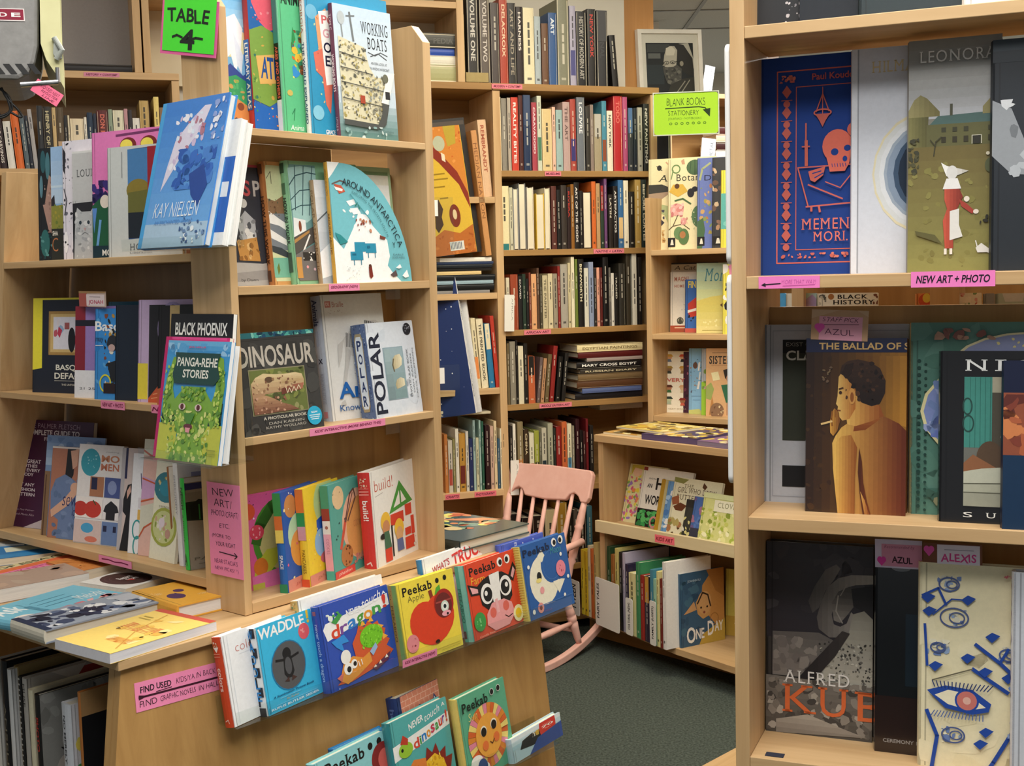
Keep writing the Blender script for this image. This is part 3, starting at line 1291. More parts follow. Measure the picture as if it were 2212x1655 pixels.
# ================================================================ low cabinet and tall case of picture books
cab = empty('low_cabinet', FK.mat(-0.33, -0.16, 0), 'low maple cabinet of children\'s picture books with slanted middle shelf', 'cabinet')
KU0, KU1 = -0.675, 0.35
for u0, u1 in ((KU0 + 0.004, KU0 + 0.029), (KU1 - 0.025, KU1)):
    mb = MB()
    fbox(mb, u0, u1, -0.29, -0.012, 0.1075, 0.8035)
    mb.build('side_panel', WOODV, FK.mat(), cab, 0.001)
mb = MB()
fbox(mb, KU0 - 0.004, KU1, -0.30, 0.0, 0.804, 0.83)
mb.build('top_board', WOODH, FK.mat(), cab, 0.001)
mb = MB()
fbox(mb, KU0 + 0.0295, KU1 - 0.0255, -0.29, -0.281, 0.108, 0.8035)
mb.build('back_panel', DARKW, FK.mat(), cab)
mb = MB()
P = []
for s in (0, 1):
    for (u, d, z) in ((KU0 + 0.03, -0.005, 0.462), (KU1 - 0.026, -0.005, 0.462), (KU1 - 0.026, -0.278, 0.486), (KU0 + 0.03, -0.278, 0.486)):
        P.append((u, -d, z + s * 0.02))
mb.hexa(P)
mb.build('middle_shelf', WOODH, FK.mat(), cab)
mb = MB()
fbox(mb, KU0 + 0.004, KU1, -0.0045, 0.012, 0.462, 0.506)
mb.build('shelf_lip', wood_mat('pale_birch_lip', 'E0CFA6', 'D2BE90', 0), FK.mat(), cab, 0.001)
mb = MB()
mb.prism([(-0.84, 0.085), (-0.25, -0.045), (KU1, -0.1), (KU1, 0.279), (-0.84, 0.279)], 0.083, 0.107)
mb.build('bottom_shelf', WOODH, FK.mat(), cab, 0.001)
mb = MB()
fbox(mb, -0.84, KU1 - 0.03, -0.27, -0.12, 0.0, 0.0825)
mb.build('plinth', DARKW, FK.mat(), cab)
shelf_tag(FK, cab, 0.481, 0.012, 1415, 1457, 1168, 0.028, 'KIDS ART', ink='801020', pink='F2707C')

tall = empty('bookcase', FU.mat(0.25, -0.13, 0), 'narrow maple bookcase of face-out picture books behind the low cabinet', 'bookcase')
for u0, u1, zh in ((-0.085, -0.062, 1.72), (0.60, 0.623, 1.72)):
    mb = MB()
    fbox(mb, u0, u1, -0.24, 0, 0.0, zh)
    mb.build('upright', WOODV, FU.mat(), tall, 0.001)
for z in (1.5185, 1.1935, 0.873, 0.55):
    mb = MB()
    fbox(mb, -0.0615 if z < 1.5 else -0.0615, 0.5995, -0.23, 0, z - 0.021, z)
    mb.build('shelf', WOODH, FU.mat(), tall, 0.001)
mb = MB()
fbox(mb, -0.0615, 0.5995, -0.24, -0.231, 0.0, 1.519)
mb.build('back_panel', DARKW, FU.mat(), tall)

# low wooden platform by the near bookcase
mb = MB()
E0, E1 = on_z(1515, 1655, 0.1), on_z(1605, 1607, 0.1)
ax = (E1 - E0).normalized()
pm = Matrix((ax, ZUP.cross(ax), ZUP)).transposed().to_4x4()
pm.translation = Vector((E0.x, E0.y, 0))
mb.box(-0.15, 0.5, -0.45, 0, 0.078, 0.1)
plat = empty('step_platform', pm, 'low pale wooden platform on the carpet beside the near bookcase', 'platform')
mb.build('top_board', WOODH, pm, plat, 0.001)
mb = MB()
mb.box(-0.14, 0.49, -0.44, -0.01, 0.0, 0.0775)
mb.build('plinth', WOODP, pm, plat)

# ================================================================ picture books on the right-hand rack, top shelf
PB = 'picture_book'
G1 = 'picture books on the island rack'
GEO_Z = 1.743
facing(FC, GEO_Z, -0.137, 486, 0, 0, 0.012, '7FB6DA', 'picture book with white eagle over green hills, leftmost on the rack\'s top shelf',
       'g 0 0 1 0.32 6 4e9fdc a9d4ec; e 0.15 0.42 0.5 0.1 e9dfa8; p 0.02 0.3 0.35 0.24 0.5 0.33 0.42 0.5 0.3 0.62 0.22 0.5 0.08 0.55 f2f2f4; p 0.3 0.36 0.48 0.5 0.42 0.62 0.34 0.56 dfe4ee; p 0 0.62 0.2 0.56 0.45 0.63 0.7 0.57 1 0.6 1 0.72 0 0.72 3a4d94; p 0 0.66 0.3 0.63 0.6 0.68 1 0.64 1 0.85 0 0.9 3f9c62; s 3 26 0 0.66 1 0.82 0.02 0.06 57b06e 8fb453 c7a15a; p 0 0.86 0.3 0.78 0.6 0.84 1 0.8 1 1 0 1 d98d4e; p 0 0.97 0.25 0.9 0.5 0.95 1 0.93 1 1 0 1 5d4a4c; e 0.36 0.83 0.07 0.025 8c4a30', name=PB, w=0.24, h=0.315, lean=2, sp='5a86b8', group=G1)
facing(FC, GEO_Z, -0.12, 552, 0, 0, 0.017, '2F62A8', 'atlas picture book with red spine and big yellow letter panel on the top shelf',
       'r 0 0 1 0.34 1d5fa0; p 0.1 0 1 0 1 0.3 0.6 0.33 0.35 0.28 0.12 0.16 d9596a; s 5 14 0.1 0.02 0.95 0.28 0.02 0.05 e58a92 b83e54; p 0 0.34 0.4 0.3 1 0.36 1 0.75 0.5 0.82 0 0.78 789a42; s 8 30 0 0.36 1 0.78 0.02 0.07 4f7f3a 9fb65a c9a24a 2f6f60; p 0.16 0.5 0.9 0.47 0.9 0.66 0.24 0.68 d7ab5e; t 0.28 0.5 0.5 0.64 1d4b8c bi A; t 0.5 0.5 0.86 0.64 1d4b8c b TL; p 0 0.8 0.4 0.83 1 0.78 1 1 0 1 1f5fae; s 9 18 0 0.8 1 0.98 0.015 0.05 e08a3c e5cf7a 2f8f5b c7422d', name=PB, w=0.24, h=0.315, lean=2, sp='B03A36',
       spart='r 0 0.4 1 0.85 2a66b0; t 0.2 0.42 0.8 0.84 f4f2e8 bv LITERARY ATLAS', group=G1)
facing(FC, GEO_Z, -0.104, 615, 0, 0, 0.014, '5CBB84', 'green picture book with animals piled in a heart on the top shelf',
       't 0.1 0.06 0.62 0.14 12291c b ANIME; s 11 34 0.3 0.3 0.72 0.62 0.03 0.1 e2b83c 3a8fce d9662d 2f7f58 f0e27c 7a4a2a; p 0.36 0.28 0.42 0.36 0.3 0.42 2d8a4c; e 0.2 0.72 0.07 0.02 c8b35e; l 0.014 0.22 0.86 0.3 0.82 0.26 0.9 2c7a50; t 0.16 0.93 0.5 0.965 eefaf0 i Anima', name=PB, w=0.24, h=0.312, lean=2, sp='7EC6A0',
       spart='r 0 0 1 0.4 3f8f86; r 0 0.4 1 0.77 14211c; r 0 0.77 1 1 e9eef0; t 0.2 0.42 0.8 0.76 d8604a bv ARES AND OTHERS', group=G1)
facing(FC, GEO_Z, -0.088, 673, 0, 0, 0.014, '2F93BC', 'blue picture book with orange map and white sign post on the top shelf',
       'c 0.28 0 0.26 2a5a9a; c 0.2 0.17 0.16 6db0ce; p 0.3 0.2 0.62 0.13 0.7 0.3 0.6 0.42 0.36 0.44 e0a070; p 0.2 0.44 0.5 0.4 0.72 0.62 0.6 0.84 0.48 0.78 0.42 0.6 0.24 0.56 d9715c; s 4 16 0.25 0.14 0.7 0.8 0.02 0.05 c8584a e8b57a b9d0a0; p 0.4 0.16 0.92 0.13 1 0.62 0.52 0.65 f2efe8; t 0.48 0.18 0.9 0.24 d26a6a b PO; t 0.5 0.27 0.9 0.33 d8a0a8 b GO; t 0.5 0.36 0.92 0.43 20203a b OU; t 0.53 0.45 0.9 0.52 20203a b EX; c 0.24 0.84 0.16 84c4da; t 0.42 0.95 0.7 0.98 f2f6f8 b GRACE', name=PB, w=0.24, h=0.312, lean=2, sp='EEF0F2',
       spart='t 0.25 0.05 0.75 0.32 c05a48 v GEORGIA; t 0.25 0.38 0.75 0.92 2a4a7a bv THE WORLD EXPLAINED', group=G1)
facing(FC, GEO_Z, -0.068, 737, 861, 0, 0.013, 'C9D8E0', 'ship cutaway picture book with purple spine, rightmost on the rack\'s top shelf',
       'g 0 0 1 0.62 8 c2d4e2 d5dde0; g 0 0.74 1 1 5 a9bcc0 5f8480; t 0.46 0.1 0.93 0.195 26282c s WORKING; t 0.56 0.215 0.9 0.305 26282c s BOATS; l 0.012 0.56 0.33 0.68 0.35 0.78 0.32 0.9 0.34 4a4e52; l 0.012 0.6 0.36 0.74 0.33 0.88 0.37 4a4e52; t 0.6 0.4 0.88 0.42 5c6468 r AN IDEA LOOK AT; t 0.56 0.44 0.92 0.46 5c6468 r TEN AMAZING WATERCRAFT; l 0.02 0.12 0.07 0.14 0.24 8a8f90; l 0.03 0.28 0.05 0.32 0.26 6f7476; l 0.016 0.22 0.08 0.36 0.07 6f7476; e 0.13 0.1 0.06 0.05 b4bcbe; p 0.06 0.24 0.5 0.3 0.56 0.44 0.66 0.52 0.94 0.5 0.84 0.72 0.72 0.9 0.06 0.86 d6cfae; s 21 190 0.06 0.27 0.52 0.86 0.008 0.028 8c8a78 b7a86c 6c6a60 e2dcc2 a89a58 57584e; s 22 120 0.5 0.5 0.8 0.86 0.008 0.026 8c8a78 b7a86c 6c6a60 e2dcc2 9aa09a; l 0.012 0.06 0.36 0.52 0.4 4a4a44; l 0.012 0.06 0.47 0.6 0.5 4a4a44; l 0.012 0.06 0.58 0.78 0.62 4a4a44; l 0.012 0.06 0.7 0.76 0.74 4a4a44; r 0.36 0.67 0.44 0.73 a8452e; p 0.86 0.48 0.99 0.47 0.84 0.72 0.72 0.71 f2efe6; e 0.82 0.52 0.05 0.035 6a6a58; r 0.8 0.62 0.88 0.68 2c2c30; p 0.74 0.71 0.86 0.72 0.78 0.88 0.62 0.92 0.06 0.9 0.06 0.86 0.64 0.88 0.72 0.8 4f514e; t 0.62 0.92 0.9 0.94 4d6a68 i Tom Crestodina; s 6 14 0.05 0.9 0.95 1 0.01 0.04 88aaa6 c5d4d0', name=PB, h=0.282, lean=3, sp='6E3F55',
       spart='t 0.25 0.08 0.75 0.2 e6d6dc v TOM C; t 0.2 0.38 0.8 0.66 f0e6ea bv WORKING BOATS; t 0.3 0.85 0.7 0.95 d8c4cc v LITTLE B', group=G1)

# second shelf
z2 = 1.434
facing(FC, z2, -0.14, 492, 0, 352, 0.018, '3A3C44', 'charcoal space picture book half hidden by the white books at the corner',
       'r 0 0 1 0.02 b84a58; t 0.1 0.14 0.2 0.26 d8d4cc b W; t 0.26 0.13 0.34 0.26 d05a5e b S; t 0.37 0.13 0.45 0.26 c8c4be b P; c 0.17 0.07 0.055 8fb8b4; c 0.1 0.36 0.035 c8c8c4; c 0.25 0.32 0.04 e0e0dc; p 0.16 0.48 0.26 0.38 0.36 0.46 0.36 0.62 0.2 0.62 b9bcc0; s 31 20 0.14 0.42 0.4 0.62 0.015 0.04 55585e e6e6e2 8a8c90; p 0.14 0.63 0.36 0.6 0.38 0.8 0.16 0.79 c8934e; s 33 16 0.15 0.62 0.38 0.79 0.01 0.035 9a6a34 e2b878; p 0 0.8 0.4 0.82 0.6 0.8 0.6 1 0 1 b4b2ae; p 0 0.9 0.6 0.86 0.6 0.95 0 0.97 9a9896; t 0.15 0.94 0.33 0.97 2c2c2e r by Dawn', name=PB, w=0.235, sp='50525A', group=G1)
ART_FR = 'p 0.06 0.09 0.12 0.03 1 0.03 1 0.97 0.12 0.97 0.06 0.9 '
facing(FC, z2, -0.121, 593, 0, 348, 0.017, 'D09A5E', 'orange framed picture book with a train on a bridge on the second shelf',
       ART_FR + 'cfd6a8; p 0.06 0.3 0.4 0.32 1 0.25 1 0.42 0.06 0.44 8a6a4c; r 0.06 0.42 1 0.72 7c8288; p 0.06 0.4 0.5 0.46 1 0.52 1 0.58 0.5 0.52 0.06 0.5 f2f0ea; p 0.06 0.55 0.5 0.6 1 0.66 1 0.7 0.06 0.62 eceae4; p 0.06 0.68 0.5 0.7 1 0.76 1 0.8 0.06 0.73 3e4448; r 0.06 0.78 1 0.94 76b59c; p 0.2 0.86 0.3 0.82 0.34 0.88 0.24 0.92 6a7a3a; s 41 18 0.06 0.3 0.6 0.44 0.02 0.05 6a4a34 a8855e 4a5a48; l 0.02 0.08 0.14 0.3 0.08 0.3 0.18 4a4438', name=PB, w=0.2, sp='B87A48', spart='r 0.1 0.02 0.9 0.1 6a4630; t 0.2 0.28 0.8 0.84 4a2e20 bv HOW THIS WORK; r 0.2 0.88 0.8 0.97 5a3a28', group=G1)
facing(FC, z2, -0.104, 641, 0, 346, 0.018, '8FBF94', 'green framed picture book with a domed glass roof on the second shelf',
       ART_FR + '6f9a98; p 0.06 0.06 0.5 0.04 1 0.05 1 0.42 0.55 0.5 0.1 0.46 a8cfca; l 0.03 0.06 0.2 0.3 0.12 0.7 0.09 1 0.1 3a5c62; l 0.025 0.06 0.32 0.4 0.24 1 0.22 3a5c62; l 0.025 0.06 0.4 0.4 0.36 1 0.35 3a5c62; l 0.025 0.3 0.04 0.2 0.4 3a5c62; l 0.025 0.6 0.04 0.42 0.44 3a5c62; l 0.025 0.9 0.04 0.65 0.44 3a5c62; p 0.1 0.46 0.5 0.48 0.5 0.6 0.06 0.62 eef0ec; e 0.3 0.53 0.05 0.045 8a4a30; p 0.06 0.62 0.6 0.55 1 0.5 1 0.62 0.06 0.76 5a544e; p 0.06 0.64 0.6 0.56 0.6 0.58 0.06 0.67 b98a50; l 0.05 0.24 0.78 0.6 0.6 f2efe6; p 0.06 0.76 1 0.64 1 0.97 0.12 0.97 0.06 0.93 77726e; r 0.3 0.74 0.8 0.81 3a3632; s 43 10 0.3 0.74 0.8 0.81 0.02 0.04 f0ece2; r 0.06 0.78 0.24 0.95 c9944f; c 0.42 0.86 0.04 e6a0a0; c 0.66 0.88 0.04 d8b8c0', name=PB, w=0.2, sp='86BE96', spart='r 0.15 0.02 0.85 0.1 3a5a48; r 0.2 0.18 0.8 0.27 4a7058; t 0.2 0.3 0.8 0.68 2a4038 bv HOW IN WORK; r 0.15 0.74 0.85 0.9 4c5c50', group=G1)
facing(FC, z2, -0.086, 698, 0, 388, 0.014, 'D9DCE0', 'slim pale picture book with taupe spine squeezed beside the rounded blue one',
       'g 0 0 1 1 6 e8eaec b9c0c6; l 0.02 0 0.4 0.2 0.3 0.4 0.2 6a6e70; p 0 0.7 0.3 0.55 0.3 0.9 0 0.95 f6f6f6', name=PB, w=0.16, sp='B09878', spart='t 0.2 0.1 0.8 0.9 8a6a48 v POLAR ANTARCTIC', group=G1)
facing(FC, z2, -0.12, 752, 815, 356, 0.01, 'A8C49A', 'picture book with green border peeping out behind the rounded blue one', 'r 0.05 0.05 0.95 0.95 e6e6d6; s 51 14 0.5 0.1 0.95 0.4 0.03 0.1 8fae80 cfd6be 6a7a64; r 0.05 0.04 0.95 0.07 7a9a70', name=PB, w=0.16, group=G1)
facing(FC, z2, -0.1, 757, 859, 396, 0.012, 'EFEEE8', 'white picture book with grey bird showing right of the rounded blue one', 'p 0.6 0.2 0.75 0.18 0.9 0.32 0.8 0.42 0.7 0.35 b8b4b0; p 0.82 0.3 0.9 0.28 0.86 0.4 9a9492; s 52 8 0.55 0.16 0.9 0.45 0.01 0.04 c8b0ac d9d6d0', name=PB, group=G1)
n = 16
OUT = [(0, 0), (0.2, 0.005)]
for k in range(1, n + 1):
    a = k / n
    OUT.append((0.2 + 0.8 * math.sin(a * math.pi / 2), 0.005 + 0.995 * (1 - math.cos(a * math.pi / 2)) ** 0.92 if k < n else 1.0))
OUT += [(0, 1)]
ICE = 's 61 12 0.08 0.36 0.5 0.66 0.012 0.03 f6f8f6 eef4f2;'
facing(FC, z2, -0.066, 728, 890, 349, 0.012, '74BCC6', 'turquoise polar picture book cut to a quarter-round shape with mustard spine',
       'p 0 0 0.15 0 0.05 0.1 0 0.14 f6f6f2; p 0 0.62 0.1 0.7 0.2 0.78 0.24 0.98 0.1 1 0 1 f4f6f4; p 0.12 0.72 0.3 0.5 0.34 0.42 0.46 0.43 0.52 0.52 0.62 0.6 0.7 0.64 0.72 0.78 0.68 0.86 0.74 0.92 0.85 1 0.05 1 0.05 0.85 f4f6f4; ' + ICE +
       'p 0.2 0.32 0.3 0.3 0.32 0.34 0.24 0.36 f6f8f6; p 0.24 0.38 0.34 0.37 0.38 0.42 0.28 0.43 f6f8f6; p 0.06 0.18 0.15 0.19 0.2 0.24 0.12 0.26 c85a40; l 0.012 0.04 0.18 0.14 0.15 0.2 0.16 6a5a54; p 0.06 0.2 0.17 0.22 0.16 0.24 0.08 0.23 f2f2ee; r 0.26 0.66 0.4 0.74 2d8fae; r 0.4 0.67 0.54 0.75 2d8fae; r 0.2 0.74 0.36 0.81 2d8fae; l 0.01 0.24 0.81 0.24 0.85 2d7f98; l 0.01 0.33 0.81 0.33 0.85 2d7f98; l 0.01 0.43 0.75 0.43 0.79 2d7f98; l 0.01 0.52 0.75 0.52 0.79 2d7f98; r 0.22 0.755 0.27 0.77 1c6a8a; r 0.42 0.69 0.46 0.71 1c6a8a; p 0.42 0.87 0.46 0.86 0.47 0.95 0.44 0.97 0.42 0.95 7a2e24; e 0.44 0.86 0.018 0.014 5a3020; p 0.02 0.58 0.09 0.6 0.18 0.66 0.08 0.68 2f8c90; s 62 14 0.3 0.46 0.5 0.58 0.008 0.02 a86a4a 8a3a2c c98a6a; p 0.6 0.6 0.68 0.62 0.66 0.64 0.6 0.63 7a4034; p 0.7 0.94 0.78 0.9 0.8 0.95 0.74 0.96 5a4a4a; s 63 22 0.1 0.86 0.35 0.98 0.004 0.01 d0d4d4; '
       'q 0.16 0.185 0.62 0.24 0.85 0.71 0.058 1f3038 r AROUND ANTARCTICA; q 0.27 0.25 0.56 0.33 0.7 0.62 0.022 3a6a70 r EXPLORING THE FROZEN SOUTH; t 0.76 0.66 0.8 0.71 1f3038 r Y; t 0.76 0.76 0.9 0.775 4a6a70 r EARLE; t 0.74 0.785 0.92 0.8 4a6a70 r OLIVER AVERILL; l 0.01 0.3 0.36 0.34 0.33 2a7a60; l 0.01 0.34 0.34 0.36 0.38 2a7a60; l 0.01 0.25 0.26 0.52 0.5 4f9aa4; p 0.78 0.88 0.84 0.85 0.86 0.88 0.82 0.89 f4f6f6; p 0.86 0.95 0.93 0.9 0.95 0.96 0.9 0.97 f4f6f6', name=PB, lean=4, outline=OUT, sp='CDA040', spart='t 0.25 0.06 0.75 0.28 8a6420 v AROUND ANTARCTICA; t 0.25 0.42 0.75 0.76 6a4a14 bv AROUND ARCTIC', group=G1)

# third shelf
z3 = 1.135
facing(FC, z3, -0.058, 529, 701, 722, 0.025, '3A3A3A', 'black dinosaur book with skull window and torn teal strip on its top edge',
       'r 0 0 1 0.055 2a6a72; s 71 30 0 0 1 0.055 0.015 0.05 7fc4b4 1f4a6a 4fa59a 14364a; p 0 0.06 1 0.04 1 0.06 0 0.08 3a3a3a; s 72 34 0 0.1 1 1 0.03 0.12 434342 333333 484846; t 0.02 0.13 0.96 0.34 b9b2a6 b DINOSAUR; r 0.125 0.36 0.825 0.81 8a8468; r 0.135 0.37 0.815 0.8 66703c; s 73 60 0.14 0.37 0.81 0.8 0.02 0.06 7c8444 566034 8f8f5e 4a4f30; v 8 cdb88c 8a5c46 .14 .5 .2 .44 .3 .405 .42 .42 .55 .425 .7 .42 .78 .44 .8 .5 .79 .56 .66 .56 .55 .6 .42 .6 .3 .61 .22 .67 .14 .78; v 5 d4c096 b0946a .5 .435 .66 .425 .78 .445 .8 .5 .66 .515 .52 .52; e .36 .47 .05 .03 5a4434; h 4 6a3a30 a86a54 .5 .57 .64 .54 .79 .53 .77 .59 .62 .61 .5 .63; s 74 40 0.15 0.44 0.75 0.6 0.008 0.02 8f6e50 c9a883 7a5340; v 6 b08a68 7a5240 .14 .68 .2 .63 .3 .62 .4 .66 .5 .71 .6 .74 .7 .79 .14 .8; s 75 40 0.15 0.63 0.55 0.8 0.008 0.02 8a5d48 bd957a 6f4a3a; l 0.008 0.56 0.57 0.57 0.62 0.6 0.57 0.62 0.62 0.66 0.56 0.68 0.61 0.72 0.55 0.74 0.59 e2d4b4; t 0.24 0.83 0.78 0.86 c9c2b4 b A PHOTICULAR BOOK; t 0.3 0.885 0.74 0.91 b8b2a6 r DAN KAINEN; t 0.26 0.925 0.76 0.95 b8b2a6 r KATHY WOLLARD; c 0.88 0.875 0.095 2aa9cf; t 0.84 0.83 0.92 0.85 e8f4f8 b NOW; r 0.81 0.865 0.95 0.875 cdeaf4; r 0.82 0.885 0.94 0.895 cdeaf4; r 0.83 0.905 0.93 0.915 cdeaf4', name=PB, lean=7, gloss=True, sp='2c2c2c', group=G1)
ZEB = ''.join('l 0.012 %.3f %.3f %.3f %.3f 6a6a68;' % (0.36 + k * 0.022, 0.31 + 0.004 * k, 0.34 + k * 0.024, 0.42 + 0.002 * k) for k in range(16)) + ''.join('l 0.014 %.3f %.3f %.3f %.3f 3f4042;' % (0.68 + k * 0.028, 0.22 + 0.004 * k, 0.66 + k * 0.03, 0.33) for k in range(9))
facing(FC, z3, -0.104, 718.5, 850, 638, 0.03, 'E2E2DE', 'large white animal book with a zebra and pale blue spine on the third shelf',
       'r 0.07 0.05 0.16 0.1 c87a70; t 0.085 0.06 0.145 0.09 f2e2de b DK; t 0.18 0.055 0.36 0.1 c08a82 r Braille; s 81 16 0.08 0.12 0.34 0.15 0.003 0.008 b0908c; p 0.3 0.36 0.4 0.3 0.62 0.29 0.72 0.22 0.86 0.22 0.97 0.27 0.97 0.33 0.85 0.33 0.8 0.4 0.72 0.5 0.42 0.5 0.32 0.46 d2d0cb; ' + ZEB + 'p 0.33 0.42 0.4 0.46 0.31 0.62 0.26 0.72 0.22 0.72 0.28 0.58 c2c0bb; p 0.2 0.4 0.3 0.36 0.24 0.5 0.18 0.58 c8c6c1; p 0.16 0.86 0.22 0.84 0.24 0.88 0.15 0.88 c4c2bc; t 0.14 0.7 0.62 0.83 2064b0 b Ani; t 0.13 0.88 0.62 0.93 2f5f9c r Knowled', name=PB, lean=6, sp='BCC6D6', spart='t 0.2 0.03 0.75 0.24 2a3c66 bv Animals; t 0.3 0.5 0.75 0.54 1c2440 b X; r 0.3 0.28 0.6 0.4 a8b4c8; t 0.3 0.62 0.7 0.86 a4aec2 v KNOWLEDGE; r 0.3 0.92 0.7 0.97 c88a92', group=G1)
facing(FC, z3, -0.052, 813, 914, 699, 0.042, 'D6DDE6', 'chunky pale polar book with a window of white bears and furry blue spine',
       's 91 26 0 0 1 1 0.05 0.16 dbe2ea cfd8e2 d2dae4; t 0.03 0.1 0.26 0.96 1f2538 bV POLAR; r 0.3 0.27 0.72 0.83 8fa6b0; r 0.315 0.28 0.7 0.82 97b4b8; g 0.315 0.28 0.7 0.82 6 9ab0b8 7f9a9c; h 5 b8ac88 e6dcbc .46 .47 .48 .4 .54 .36 .64 .35 .68 .4 .66 .47 .58 .5 .5 .51; l .025 .5 .4 .47 .46 .49 .53 6a6048; h 5 b4a884 e2d8b8 .48 .67 .52 .62 .6 .6 .68 .62 .68 .69 .58 .71 .5 .72; v 4 9ab0b4 7a9094 .32 .29 .44 .29 .46 .82 .32 .82; c 0.86 0.09 0.085 20242e; s 93 10 0.8 0.05 0.92 0.13 0.005 0.015 8f94a0; t 0.78 0.3 0.82 0.82 6a7078 V PHOTICULAR BOOK; t 0.85 0.36 0.88 0.78 7c828a V DAN KAINEN; t 0.91 0.3 0.94 0.84 7c828a V CAROL KAUFMANN', name=PB, yaw=5, lean=7, sp='5C7098', spart='s 94 130 0 0 1 1 0.02 0.06 3e5486 8fa2c2 2a3e72 a9b8d2 4a6090; p 0.22 0.16 0.32 0.1 0.7 0.1 0.8 0.16 0.8 0.86 0.7 0.92 0.32 0.92 0.22 0.86 a89a78; p 0.27 0.18 0.36 0.13 0.66 0.13 0.75 0.18 0.75 0.84 0.66 0.89 0.36 0.89 0.27 0.84 dfeaf4; t 0.36 0.17 0.66 0.28 1c3468 b P; t 0.36 0.31 0.66 0.42 1c3468 b O; t 0.36 0.45 0.66 0.56 1c3468 b L; t 0.36 0.6 0.66 0.71 1c3468 b A; t 0.36 0.75 0.66 0.86 1c3468 b R', group=G1)

# bottom shelf: five small board books
z4 = 0.803
GB = 'small board books on the rack bottom shelf'
AVO = 'r 0 0 1 1 e0609c; s 101 12 0 0 1 0.3 0.008 0.02 f4b8cc 3a1a3c f6dce6; c 0.03 0.17 0.11 e05a3a; o 0.62 0.5 0.56 0.44 0.1 4e8a30; e 0.62 0.5 0.46 0.36 c9bf7c; l 0.16 0.12 0.5 0.2 0.34 0.42 0.16 0.7 0.06 3c6a28; e 0.14 0.4 0.12 0.08 d8475a; s 102 8 0.06 0.34 0.2 0.46 0.015 0.025 f4a8b0; t 0.5 0.46 0.8 0.53 8a7a48 r LOVE; p 0.08 0.74 0.28 0.6 0.5 0.6 0.44 0.76 0.2 0.92 0.02 0.9 c0c23e; c 0.16 0.77 0.12 d97a2e; p 0 0.86 1 0.78 1 1 0 1 e275ae; r 0 0.94 0.2 1 c4bc4e'
facing(FC, z4, -0.128, 547, 0, 1073, 0.02, 'E0609C', 'pink board book with avocado and beans at the rack\'s bottom left', AVO, name='board_book', w=0.155, lean=4, group=GB)
facing(FC, z4, -0.051, 624.5, 0, 1065, 0.0185, '2B55A8', 'royal blue board book with planets and green spine top', 'r 0 0 1 1 2b55a8; c 0.22 0.16 0.16 c98a50; c 0.4 0.46 0.3 bcd8b0; c 0.4 0.6 0.26 e29a4a; s 111 30 0 0 1 0.9 0.012 0.03 f0e2a0 d9608c f4f4f0 8ac4d8; r 0 0.88 1 1 d98a78; t 0.2 0.92 0.8 0.97 c06050 i phaidon', name='board_book', w=0.15, yaw=20, lean=3, sp='2B66B4', spart='r 0 0 1 0.23 3f8f4e; r 0 0.23 1 0.37 d9743a; r 0 0.37 1 0.5 ecd468; r 0 0.91 1 1 2f8a5c; t 0.3 0.62 0.7 0.76 e8eef4 bv SPACE', group=GB)
facing(FC, z4, -0.051, 672, 0, 1057, 0.0185, 'F0CC30', 'bright yellow board book with a big blue pan and orange spine top', 'r 0 0 1 1 f0cc30; c 0.6 0.2 0.34 bcd090; p 0.3 0.36 0.6 0.3 1 0.34 1 0.62 0.4 0.64 0.28 0.56 2357b8; p 0.6 0.3 1 0.24 1 0.62 0.75 0.7 1c2440; c 0.4 0.6 0.2 8cb8dc; e 0.55 0.76 0.22 0.07 cf6a72; s 121 18 0 0 0.7 0.9 0.01 0.02 fae27a e8a84a; r 0 0.89 1 1 dd8a78; t 0.2 0.92 0.9 0.97 b86a50 i phaidon', name='board_book', w=0.15, yaw=20, lean=3, sp='EBC83A', spart='r 0 0 1 0.24 df7a38; r 0 0.24 1 0.38 2f8a50; r 0 0.38 1 0.52 cf98a8; r 0 0.92 1 1 dc5a34; t 0.3 0.62 0.7 0.86 8a6a20 v PANCAKES', group=GB)
facing(FC, z4, -0.051, 725, 0, 1049.6, 0.0185, '58A69A', 'teal board book with whisk and cookie, pink lower spine', 'r 0 0 1 1 58a69a; e 0.82 0.5 0.5 0.38 e8b69a; e 0.86 0.55 0.42 0.34 e2a460; c 0.26 0.16 0.17 e6c79a; l 0.07 0.24 0.7 0.42 0.44 cf5a44; l 0.03 0.42 0.44 0.62 0.16 0.74 0.12 0.78 0.22 0.5 0.44 6a4a44; l 0.02 0.44 0.44 0.7 0.16 6a4a44; e 0.4 0.8 0.18 0.12 b87a48; s 131 8 0.26 0.7 0.54 0.9 0.02 0.03 6a3a20; s 132 9 0.05 0.05 0.5 0.98 0.012 0.02 16302c; t 0.66 0.46 0.96 0.53 c88a58 r COOKIES; s 133 20 0.55 0.82 1 0.92 0.02 0.05 dba090 c98078; r 0 0.92 0.6 1 d94c44; t 0.1 0.94 0.5 0.985 f4d0c8 i phaidon', name='board_book', w=0.15, yaw=20, lean=3, sp='58A69A', spart='r 0 0 1 0.24 4d9272; r 0 0.24 1 0.37 9a3c34; r 0 0.37 1 0.51 efe2d8; r 0 0.51 1 0.9 eea6b2; r 0 0.9 1 1 50b09c; t 0.3 0.56 0.7 0.72 c87888 v COOKIES; c 0.5 0.44 0.2 a86a5a', group=GB)
